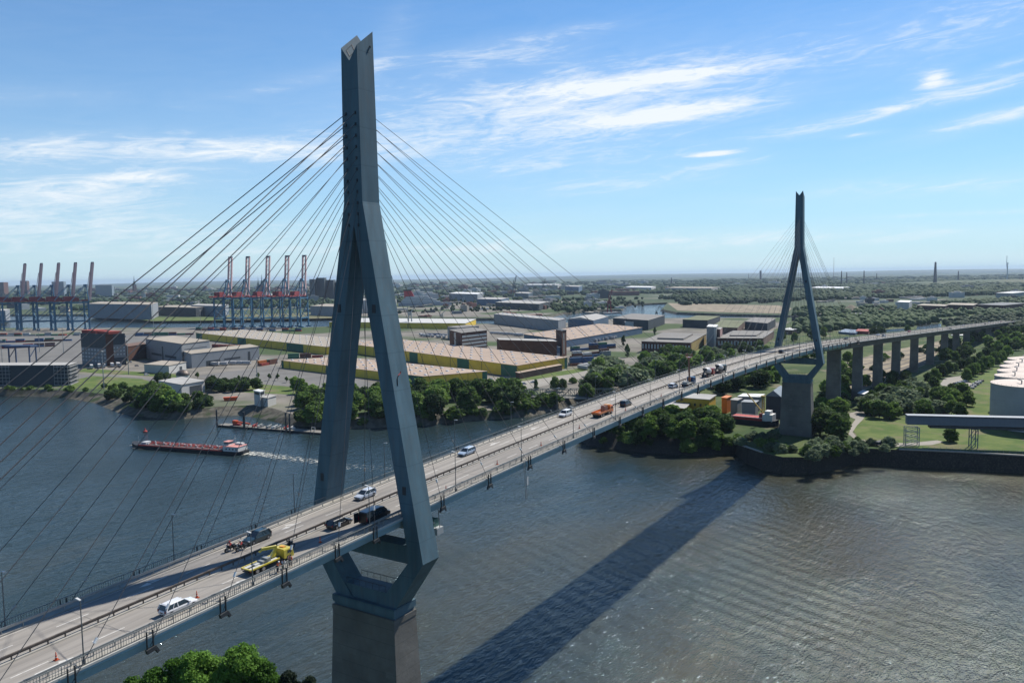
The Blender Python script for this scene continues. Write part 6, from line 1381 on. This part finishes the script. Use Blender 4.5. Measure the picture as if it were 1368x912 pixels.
def person(pose, top, hat, label, legs=DENIM):
    r = empty('person')
    if pose == 'stand': J = dict(pel=(0, 0, .95), che=(.02, 0, 1.3), neck=(.02, 0, 1.48), head=(.04, 0, 1.62), crown=(.04, 0, 1.72), hl=(0, .1, .9), kl=(.03, .12, .5), al=(-.02, .13, .08), tl=(.14, .14, .04), hr=(0, -.1, .9), kr=(.05, -.11, .5), ar=(.0, -.12, .08), tr=(.16, -.13, .04), sl=(.02, .19, 1.42), el=(.0, .25, 1.15), wl=(.12, .24, .93), fl=(.18, .22, .86), sr=(.02, -.19, 1.42), er=(.02, -.25, 1.15), wr=(.2, -.2, 1.02), fr=(.27, -.17, .99))
    elif pose == 'lean': J = dict(pel=(0, 0, .95), che=(.16, 0, 1.25), neck=(.27, 0, 1.4), head=(.36, 0, 1.5), crown=(.41, 0, 1.59), hl=(0, .1, .9), kl=(.05, .12, .5), al=(-.05, .13, .08), tl=(.1, .14, .04), hr=(0, -.1, .9), kr=(.08, -.11, .5), ar=(.08, -.12, .08), tr=(.23, -.13, .04), sl=(.22, .19, 1.34), el=(.34, .25, 1.12), wl=(.5, .2, 1.05), fl=(.57, .18, 1.03), sr=(.22, -.19, 1.34), er=(.36, -.25, 1.14), wr=(.52, -.2, 1.06), fr=(.59, -.18, 1.04))
    else: J = dict(pel=(0, 0, .82), che=(.1, 0, 1.14), neck=(.14, 0, 1.32), head=(.18, 0, 1.45), crown=(.19, 0, 1.55), hl=(.02, .12, .8), kl=(.4, .24, .66), al=(.24, .26, .28), tl=(.38, .27, .24), hr=(.02, -.12, .8), kr=(.4, -.24, .66), ar=(.24, -.26, .28), tr=(.38, -.27, .24), sl=(.12, .19, 1.26), el=(.3, .3, 1.06), wl=(.52, .32, 1.0), fl=(.6, .31, .98), sr=(.12, -.19, 1.26), er=(.3, -.3, 1.06), wr=(.52, -.32, 1.0), fr=(.6, -.31, .98))
    K = list(J); R_ = dict(pel=.13, che=.15, neck=.06, head=.1, crown=.07, hl=.095, kl=.065, al=.045, tl=.04, hr=.095, kr=.065, ar=.045, tr=.04, sl=.07, el=.048, wl=.034, fl=.03, sr=.07, er=.048, wr=.034, fr=.03)
    E_ = [('pel', 'che'), ('che', 'neck'), ('neck', 'head'), ('head', 'crown'), ('pel', 'hl'), ('hl', 'kl'), ('kl', 'al'), ('al', 'tl'), ('pel', 'hr'), ('hr', 'kr'), ('kr', 'ar'), ('ar', 'tr'), ('che', 'sl'), ('sl', 'el'), ('el', 'wl'), ('wl', 'fl'), ('che', 'sr'), ('sr', 'er'), ('er', 'wr'), ('wr', 'fr')]
    skin('body', [J[k] for k in K], [(K.index(a), K.index(b_)) for a, b_ in E_], [R_[k] for k in K], SKINM, r, 1)
    def garment(nm, ks, es, ex, mat): skin(nm, [J[k] for k in ks], [(ks.index(a), ks.index(b_)) for a, b_ in es], [R_[k]*1.18+ex for k in ks], mat, r, 1)
    garment('jacket', ['pel', 'che', 'sl', 'el', 'wl', 'sr', 'er', 'wr'], [('pel', 'che'), ('che', 'sl'), ('sl', 'el'), ('el', 'wl'), ('che', 'sr'), ('sr', 'er'), ('er', 'wr')], .012, top)
    garment('trousers', ['pel', 'hl', 'kl', 'al', 'hr', 'kr', 'ar'], [('pel', 'hl'), ('hl', 'kl'), ('kl', 'al'), ('pel', 'hr'), ('hr', 'kr'), ('kr', 'ar')], .008, legs)
    mb = MB(); h = Vector(J['head'])+Vector((0, 0, .05)); mb.lathe([(.02, .12), (.09, .1), (.125, .03), (.125, -.04), (.09, -.1)][::-1], 12, h); mb.build('helmet' if hat is not HAIR else 'hair', hat, r, smooth=True)
    return tag(r, label, 'person')
o = person('stand', VEST, HAIR, ''); put(o, -25.6, -8.05, 1, 'person in an orange vest standing on the walkway beyond the yellow truck', 'person', lift=.16); o.rotation_euler[2] += R(-160)
o = person('lean', VEST, M('white_helmet', (.75, .75, .73), .3), ''); put(o, -27.9, -8.0, 1, 'person in an orange vest and white helmet leaning over the railing beside the yellow truck', 'person', lift=.16); o.rotation_euler[2] += R(-90)
o = person('lean', WSH, HAIR, '', M('green_trousers', (.05, .09, .07), .9)); put(o, -27.0, -8.0, 1, 'person in a white shirt bending over the railing between two orange vests', 'person', lift=.16); o.rotation_euler[2] += R(-95)
def motorcycle(col, label, x, y, dr):
    r = empty('motorcycle'); 
    for wx_ in (-.75, .75):
        mb = MB(); mb.tube((wx_, -.08, .32), (wx_, .08, .32), .32, 16); w = mb.build('wheel', RUBBER, r); mb = MB(); mb.tube((wx_, -.09, .32), (wx_, .09, .32), .2, 10); mb.build('rim', ALLOY, w)
    mb = MB(); mb.loft([[(-.75, -.1, .62), (-.75, .1, .62), (-.75, .08, .8), (-.75, -.08, .8)], [(-.1, -.17, .4), (-.1, .17, .4), (-.1, .15, .82), (-.1, -.15, .82)], [(.35, -.2, .45), (.35, .2, .45), (.35, .14, 1.0), (.35, -.14, 1.0)], [(.68, -.14, .75), (.68, .14, .75), (.62, .1, 1.12), (.62, -.1, 1.12)]]); mb.build('fairing', col, r)
    mb = MB(); mb.beam((.75, .09, .32), (.5, .07, .95), .07); mb.beam((.75, -.09, .32), (.5, -.07, .95), .07); mb.beam((.45, -.36, 1.05), (.45, .36, 1.05), .05); mb.build('fork_and_handlebar', GALV, r)
    mb = MB(); mb.box(-.8, .1, -.15, .15, .78, .86); mb.build('seat', BLKL, r)
    for s in (-1, 1): mb = MB(); mb.box(-.85, -.35, min(s*.2, s*.42), max(s*.2, s*.42), .45, .8); mb.build('pannier', DARKST, r)
    mb = MB(); mb.box(.66, .72, -.1, .1, .85, 1.0); mb.build('headlight', LAMPW, r)
    return put(r, x, y, dr, label, 'motorcycle')
def rider(x, y, dr, top, hat, label, dx=0.):
    o = person('sit', top, hat, '', BLKL); return put(o, x+dx*dr, y, dr, label, 'person')
RH = M('white_helmet', (.75, .75, .73)); BH = M('black_helmet', (.015, .015, .015), .2)
motorcycle(paint('black', (.01, .01, .01)), 'left of two loaded motorcycles ahead of the dark off-road car', -25.3, 5.25, -1); rider(-25.2, 5.25, -1, REDJ, REDP, 'rider in red jacket and red helmet, left of the two')
motorcycle(paint('black', (.01, .01, .01)), 'right of two loaded motorcycles ahead of the dark off-road car', -24.3, 4.0, -1); rider(-24.2, 4.0, -1, REDJ, RH, 'rider in red jacket and white helmet just ahead of the dark car')
motorcycle(BLACK, 'black motorcycle close to the median rail behind the yellow truck', -20.6, -2.3, 1); rider(-20.7, -2.3, 1, BLKL, BH, 'rider all in black beside the median rail')
# traffic cones
co = empty('traffic_cone'); mb = MB(); mb.box(-.25, .25, -.25, .25, 0, .05); mb.build('base', M('cone_base', (.3, .05, .02), .8), co); mb = MB(); mb.lathe([(.17, .05), (.03, .95)], 12); mb.build('cone', M('cone_orange', (.65, .1, .03), .6), co)
mb = MB(); mb.lathe([(.135, .3), (.1, .48)], 12); mb.lathe([(.085, .6), (.06, .75)], 12); mb.build('white_band', WHITEP, co)
for i, (x, y, lb) in enumerate(((-56.4, -4.4, 'nearest the camera at the lower left'), (-38.4, -4.6, 'in front of the white estate car'), (-16.5, -4.6, 'standing in the pylon shadow ahead of the yellow truck'), (13.5, -6.2, 'beside the first lamp past the near pylon'), (32.7, -4.9, 'second past the near pylon'), (50.5, -5, 'third past the near pylon'), (70.1, -4.5, 'behind the orange truck'), (96, -5.2, 'ahead of the orange truck'), (122, -5.2, 'last before the blue crane truck'))):
    put(co if i == 0 else copy_tree(co), x, y, 1, 'orange and white traffic cone '+lb, 'traffic cone', 'traffic cones on the near lanes')
# hanging inspection ladder under the deck edge
q = on(36.3, -9.1); r = empty('hanging_ladder', tuple(q), 0, 'thin ladder with a small white panel hanging below the deck edge over the river', 'ladder'); mb = MB()
for o_ in (0, .5): mb.tube((o_, 0, .3), (o_+.5, -.1, -8), .05, 6)
for k in range(16): mb.tube((k*.03, 0, -k*.5), (.5+k*.03, 0, -k*.5), .03, 4)
mb.build('rails', GALV, r); mb = MB(); mb.box(.9, 1.5, -.15, -.1, -5, -3.2); mb.build('panel', WHITEP, r)

# ------------------------------------------------------------------ on the water
A = P(178, 593.5, .8); B = P(329, 604, .8); d = (A-B)/np.linalg.norm(A-B); L = np.linalg.norm(A-B); c = (A+B)/2
r = empty('tank_barge', (c[0], c[1], 0), math.atan2(d[1], d[0]), 'long dark river tank barge with red deck and white wheelhouse heading left', 'barge'); W = 5.; H_ = L/2
HUL = M('hull_black', (.025, .028, .032), .6, .15, .5); REDD = M('deck_red', (.4, .06, .05), .7, .15, .5, stain=.2)
st = [(-H_, .55, 1.9), (-H_+3, .95, 1.7), (-H_+8, 1, 1.6), (H_-14, 1, 1.6), (H_-6, .92, 1.8), (H_-2, .6, 2.3), (H_, .12, 2.7)]
mb = MB(); mb.loft([[(x, -W*k*.92, -.5), (x, W*k*.92, -.5), (x, W*k, z), (x, -W*k, z)] for (x, k, z) in st]); mb.build('hull', HUL, r)
mb = MB(); mb.prism([(-H_+12, -W*.86), (H_-12, -W*.86), (H_-12, W*.86), (-H_+12, W*.86)], 1.62, 2.15); mb.build('tank_deck', M('deck_grey', (.09, .07, .07), .8), r)
mb = MB()
for y in (-W*.97, W*.97): mb.box(-H_+12, H_-8, y-.1, y+.1, 1.62, 2.3)
for y in (-.8, 0, .8): mb.tube((-H_+13, y, 2.6), (H_-13, y, 2.6), .18, 6)
for k in range(14):
    x = -H_+15+k*(L-30)/13; mb.tube((x, -3.6, 2.5), (x, 3.6, 2.5), .14, 6)
mb.build('deck_piping', REDD, r)
mb = MB()
for k in range(18):
    x = -H_+14+k*(L-28)/17; y = random.uniform(-3.4, 3.4); mb.tube((x, y, 2.1), (x, y, random.uniform(2.8, 3.5)), .3, 8); mb.box(x+1, x+1.9, -y-.4, -y+.4, 2.15, 2.8)
mb.box(H_-11, H_-8, -2, 2, 1.7, 3.1); mb.build('valves', M('valve_white', (.5, .5, .5), .6), r)
mb = MB(); mb.box(-H_+2.2, -H_+12, -3.9, 3.9, 1.62, 4.1); mb.build('deckhouse', WHITEP, r)
mb = MB(); mb.box(-H_+2, -H_+11, -4.1, 4.1, 4.12, 4.3); mb.box(-H_+9.5, -H_+13, -2.2, 2.2, 6.22, 6.4); mb.build('house_roof', M('roof_pink', (.55, .25, .22), .7), r)
mb = MB(); mb.box(-H_+9.8, -H_+12.6, -1.9, 1.9, 4.32, 6.2); wh = mb.build('wheelhouse', WHITEP, r); mb = MB(); mb.box(-H_+9.75, -H_+12.65, -1.95, 1.95, 5.1, 5.8); mb.build('window_band', GLASS, wh)
for k in range(4): mb = MB(); mb.box(-H_+3+k*2.1, -H_+3.9+k*2.1, 3.86, 3.95, 2.5, 3.3); mb.build('window', GLASS, r)
mb = MB(); mb.tube((-H_+7, 0, 4.3), (-H_+7, 0, 10), .1, 6); mb.beam((-H_+7, -1, 8), (-H_+7, 1, 8), .1); mb.tube((H_-4, 0, 2.3), (H_-4, 0, 6), .08, 6); mb.build('mast', WHITEP, r)
mb = MB(); mb.box(-H_+3.5, -H_+8, -3.4, -1.4, 4.32, 5.3); mb.build('dinghy', WHITEP, r)
fm = bpy.data.materials.new('foam'); fm.use_nodes = True; t = fm.node_tree; b = t.nodes['Principled BSDF']; b.inputs['Base Color'].default_value = (.62, .6, .52, 1); b.inputs['Roughness'].default_value = .9
tcn = N(t, 'ShaderNodeTexCoord'); ns = N(t, 'ShaderNodeTexNoise'); ns.inputs['Scale'].default_value = .55; ns.inputs['Detail'].default_value = 8; ns.inputs['Roughness'].default_value = .7; t.links.new(tcn.outputs['Object'], ns.inputs['Vector'])
at = N(t, 'ShaderNodeAttribute', attribute_name='foam'); fac = mth(t, 'MULTIPLY', mth(t, 'SUBTRACT', mth(t, 'ADD', ns.outputs['Fac'], mth(t, 'MULTIPLY', at.outputs['Fac'], .35)), .62), 5., clamp=True)
t.links.new(mth(t, 'MULTIPLY', fac, .85), b.inputs['Alpha'])
def foam(path, widths, strength, label, name='wake_foam'):
    mb = MB(); pts = [np.array(p) for p in path]; att = []
    for i in range(len(pts)):
        a, b_ = pts[max(i-1, 0)], pts[min(i+1, len(pts)-1)]; dd2 = (b_-a)/np.linalg.norm(b_-a); nn2 = np.array([-dd2[1], dd2[0]])
        for k in (-1, -.4, .4, 1): q = pts[i]+nn2*widths[i]*k; mb.v.append((q[0], q[1], .35)); att.append(strength[i]*(1-abs(k)*.9))
    for i in range(len(pts)-1):
        for k in range(3): mb.f.append((i*4+k, i*4+k+1, i*4+k+5, i*4+k+4)); mb.m.append(0)
    o = mb.build(name, fm, fix=False); a = o.data.attributes.new('foam', 'FLOAT', 'POINT'); a.data.foreach_set('value', att)
    if o.data.polygons[0].normal.z < 0: o.data.flip_normals()
    return tag(o, label, None, None, 'stuff')
dd2 = d[:2]; stern = B[:2]+dd2*2
foam([stern, P(345, 606.5, 0)[:2], P(375, 611, 0)[:2], P(405, 615, 0)[:2], P(430, 619, 0)[:2], P(470, 624, 0)[:2], P(530, 628, 0)[:2]], [5.5, 6, 6, 6, 6, 6, 6], [1.15, .85, .7, .6, .5, .35, .15], 'foaming wake trailing behind the barge')
bow = A[:2]+dd2*1.5; n2 = np.array([-dd2[1], dd2[0]])
foam([bow, bow-dd2*6+n2*5, bow-dd2*16+n2*7.5], [1.5, 1.6, 1.2], [1., .8, .2], 'foam curling along the barge bow'); foam([bow, bow-dd2*6-n2*5, bow-dd2*16-n2*7.5], [1.5, 1.6, 1.2], [1., .8, .2], 'thin foam on the far side of the barge bow')
q = P(194, 577, 0); r = empty('buoy', tuple(q), 0, 'small red buoy floating above the bow of the barge', 'buoy'); mb = MB(); mb.lathe([(1., -.3), (1.3, .3), (1.2, .8), (.5, 1.2), (.3, 2.4)], 12); mb.build('float', REDD, r)
# pontoon with its piles and the gear lying on it
a, b_ = P(291, 567.5, 1.1), P(452, 580, 1.1); d = (b_-a)/np.linalg.norm(b_-a); nn = np.array([-d[1], d[0], 0]); nn = nn if nn@fw > 0 else -nn; Lp = np.linalg.norm(b_-a)
r = empty('pontoon', (a[0], a[1], 0), math.atan2(d[1], d[0]), 'long flat floating pontoon moored to dark steel piles below the left bank', 'pontoon'); sgn = 1 if (nn@np.array([-d[1], d[0], 0])) > 0 else -1
mb = MB(); mb.box(0, Lp, min(0, sgn*6.5), max(0, sgn*6.5), -.4, 1.05); mb.build('float', HUL, r); mb = MB(); mb.box(0, Lp, min(0, sgn*6.5), max(0, sgn*6.5), 1.06, 1.2); mb.build('deck', M('pontoon_deck', (.2, .19, .17), .9, .2, .3, stain=.4), r)
for px, top in ((290.5, 547), (325.6, 550), (380, 551.5), (385, 553)):
    q = P(px, 570+(px-290)*.09, 0); f0 = (q-a)@d; hh_ = ztop(q, top); mb = MB(); mb.tube((f0, sgn*-.9, -1.5), (f0, sgn*-.9, hh_), .75 if px == 325.6 else .5, 10); mb.build('pile', DARKST, r)
def onp(f0, w, z=1.2): q = a+d*f0*Lp+nn*w; return (q[0], q[1], z)
r2 = empty('deck_crane', onp(.14, 3.2), math.atan2(d[1], d[0]), 'orange-red deck crane folded down on the left end of the pontoon', 'crane'); mb = MB(); mb.box(-2.5, 2.5, -1.3, 1.3, 0, 1.1); mb.build('base', REDD, r2); mb = MB(); mb.box(-3, 0, -1.1, 1.1, 1.12, 3.); mb.build('cab', M('orange_red', (.6, .1, .03), .6), r2); mb = MB(); mb.beam((0, 0, 2.2), (10, .4, 1.3), .7, .9); mb.build('jib', M('orange_red', (.6, .1, .03)), r2)
mb2 = None
for k, f0 in enumerate((.3, .34, .42, .47, .5, .56, .6)):
    mb = MB()
    for i in range(4): x = random.uniform(-2, 2); y = random.uniform(-1, 1); s = random.uniform(.4, 1.); mb.box(x-s, x+s, y-s*.6, y+s*.6, 0, s*1.5)
    mb.tube((-2, 0, 1.2), (2.2, .5, 1.8), .25, 6)
    o = mb.build('machine_parts', [REDD, GALV, GALV, WHITEP, GALV, REDD, WHITEP][k]); o.location = onp(f0, 3); tag(o, ['red machine heap right of the orange deck crane', 'grey machine parts on the pontoon left of the middle piles', 'grey steel parts in the middle of the pontoon', 'white crates on the pontoon just before the middle piles', 'grey pipes on the pontoon beside the middle piles', 'reddish drums on the pontoon past the middle piles', 'pale crates on the right half of the pontoon'][k], 'machine parts')
r2 = empty('gangway_arch', onp(.78, 3), math.atan2(d[1], d[0]), 'small white arch frame on the right half of the pontoon', 'frame'); mb = MB(); mb.beam((-1.3, 0, 0), (-1.3, 0, 2.3), .2); mb.beam((1.3, 0, 0), (1.3, 0, 2.3), .2); mb.beam((-1.4, 0, 2.3), (1.4, 0, 2.3), .22); mb.build('arch', WHITEP, r2)
g_ = copy_tree(CARS['grey_car'][0]); g_.location = onp(.93, 3.2); g_.rotation_euler = (0, 0, math.atan2(d[1], d[0])); tag(g_, 'grey car parked at the right end of the pontoon', 'car')
# red and white work ship in its berth by the far pylon
pA, pB = P(978, 563, ZR), P(1040, 569, ZR); d = (pB-pA)/np.linalg.norm(pB-pA); L = np.linalg.norm(pB-pA); nn = np.array([-d[1], d[0], 0]); c = (pA+pB)/2
mb = MB(); 
mb.prism([tuple((pA-d*4-nn*7)[:2]), tuple((pB+d*6-nn*7)[:2]), tuple((pB+d*6+nn*7)[:2]), tuple((pA-d*4+nn*7)[:2])], ZR-.5, ZR+.06); tag(mb.build('dock_water', wm), 'small dock holding the red work ship', None, None, 'structure')
r = empty('work_ship', (c[0], c[1], ZR), math.atan2(d[1], d[0]), 'red and white work ship with yellow derrick, berthed left of the far pier', 'ship'); H_ = L/2
mb = MB(); mb.loft([[(x, -4*k, 0), (x, 4*k, 0), (x, 4.4*k, z), (x, -4.4*k, z)] for (x, k, z) in ((-H_, .8, 2.6), (-H_+3, 1, 2.6), (H_-6, 1, 2.6), (H_-1, .6, 3.2), (H_, .2, 3.6))]); mb.build('hull', HUL, r)
mb = MB(); mb.box(-H_+1, H_-8, -4.2, 4.2, 2.62, 4.1); mb.build('hatch', REDD, r); mb = MB(); mb.box(H_-8, H_-2.5, -3.4, 3.4, 2.65, 6.4); mb.box(H_-7, H_-4, -2.5, 2.5, 6.42, 8.2); mb.build('deckhouse', WHITEP, r)
mb = MB(); mb.box(-H_+1, H_-8, -4.25, -4.0, 4.12, 4.4); mb.box(-H_+1, H_-8, 4.0, 4.25, 4.12, 4.4); mb.build('coaming', WHITEP, r)
mb = MB(); yel = M('derrick_yellow', (.45, .32, .08), .6); bx_ = H_-8.6
for sx_ in (-.7, .7):
    for sy_ in (-.7, .7): mb.beam((bx_+sx_, sy_, 4.2), (bx_+sx_*.6, sy_*.6, 15.5), .22)
for k in range(7): z = 4.6+k*1.6; mb.beam((bx_-.7, -.7, z), (bx_+.7, -.7, z+1.6), .14); mb.beam((bx_+.7, .7, z), (bx_-.7, .7, z+1.6), .14)
mb.beam((bx_, 0, 6.5), (bx_-9.5, 1, 17), .5, .5); mb.beam((bx_-9.5, 1, 17), (bx_, 0, 15.5), .1); mb.box(bx_-1, bx_+1, -1, 1, 15.5, 16.4); mb.build('derrick', yel, r)
mb = MB(); mb.box(bx_-1.8, bx_+1.8, -1.6, 1.6, 4.15, 6.3); mb.build('winch_house', CRED, r)
# parked cars and a trailer on the right bank
keys = ['white_wagon', 'black_car', 'silver_hatch', 'grey_car', 'sedan', 'white_suv', 'silver_wagon', 'red_car']; nm = {'white_wagon': 'white', 'black_car': 'black', 'silver_hatch': 'silver', 'grey_car': 'mid grey', 'sedan': 'dark grey', 'white_suv': 'white tall', 'silver_wagon': 'pale blue', 'red_car': 'red'}
for i in range(9):
    f0 = i/8; q = P(1297+f0*13-(i % 2)*1.5, 519-f0*9.5, ZR+.12); k = keys[i % 7]; o = get(k); o.location = q; o.rotation_euler = (0, 0, YAW+R(70)); tag(o, f'{nm[k]} car parked at the edge of the car park near the tanks', 'car', f'{nm[k]} cars parked near the tanks')
for i in range(6):
    q = P(1275+i*2.6, 513.5-i*.7, ZR+.12); k = keys[(i*3+1) % 7]; o = get(k); o.location = q; o.rotation_euler = (0, 0, YAW+R(20)); tag(o, f'{nm[k]} car parked in the middle row of the pale car park', 'car', f'{nm[k]} cars in the middle of the car park')
for i in range(14):
    q = P(*[(632, 500), (640, 503), (655, 507), (668, 508), (676, 506), (700, 513), (712, 511), (642, 515), (660, 512), (258, 489), (175, 484), (183, 489), (160, 491), (196, 501)][i], ZL+.12); k = keys[i % 8]; o = get(k); o.location = q; o.rotation_euler = (0, 0, YAW+random.uniform(-1.5, 1.5)); w_ = 'beside the yellow warehouses' if i < 9 else 'around the white shed'; tag(o, f'{nm[k]} car parked on the yard {w_}', 'car', f'{nm[k]} cars parked {w_}')
q = P(1133, 532, ZR); r = empty('box_trailer', tuple(q), YAW+R(-50), 'white box trailer parked between the first two viaduct piers', 'trailer'); mb = MB(); mb.box(-6, 6, -1.25, 1.25, 1.1, 3.9); mb.build('box_body', WHITEP, r); 
for x in (-4, -2.8, 4.2):
    for s in (-1, 1): wheel(r, x, s*1.0, .5, .35)
r = empty('skip', tuple(P(308, 535, ZL)), YAW+R(-70), 'bright orange-red open skip on the left bank, right of the gatehouse trees', 'skip'); mb = MB(); mb.hexa([(-4.2, -1.1, .2), (4.2, -1.1, .2), (4.2, 1.1, .2), (-4.2, 1.1, .2), (-5, -1.3, 2.6), (5, -1.3, 2.6), (5, 1.3, 2.6), (-5, 1.3, 2.6)]); mb.build('bin', M('orange_red', (.6, .1, .03)), r); mb = MB(); mb.box(-5.1, 5.1, -1.4, 1.4, 2.62, 2.75); mb.build('rim', M('orange_red', (.6, .1, .03)), r)
r = empty('bascule_trailer', tuple(P(1181, 594, ZR)), YAW+R(-60), 'low dark trailer standing on the path behind the quay', 'trailer'); mb = MB(); mb.box(-6, 6, -1.2, 1.2, .9, 2.3); mb.build('load', DARKW, r)
for x in (-4, 4):
    for s in (-1, 1): wheel(r, x, s*1.0, .45, .3)

# ------------------------------------------------------------------ air
hz = bpy.data.materials.new('haze'); hz.use_nodes = True; t = hz.node_tree; t.nodes.clear(); pv = N(t, 'ShaderNodeVolumePrincipled'); pv.inputs['Color'].default_value = (.46, .6, .78, 1); pv.inputs['Density'].default_value = 3.2e-5; pv.inputs['Anisotropy'].default_value = .2
ou = N(t, 'ShaderNodeOutputMaterial'); t.links.new(pv.outputs[0], ou.inputs['Volume'])
mb = MB(); mb.box(-37500, 37500, -37500, 37500, -3.5, 175); tag(mb.build('haze', hz), 'pale blue haze over the whole harbour', None, None, 'stuff')
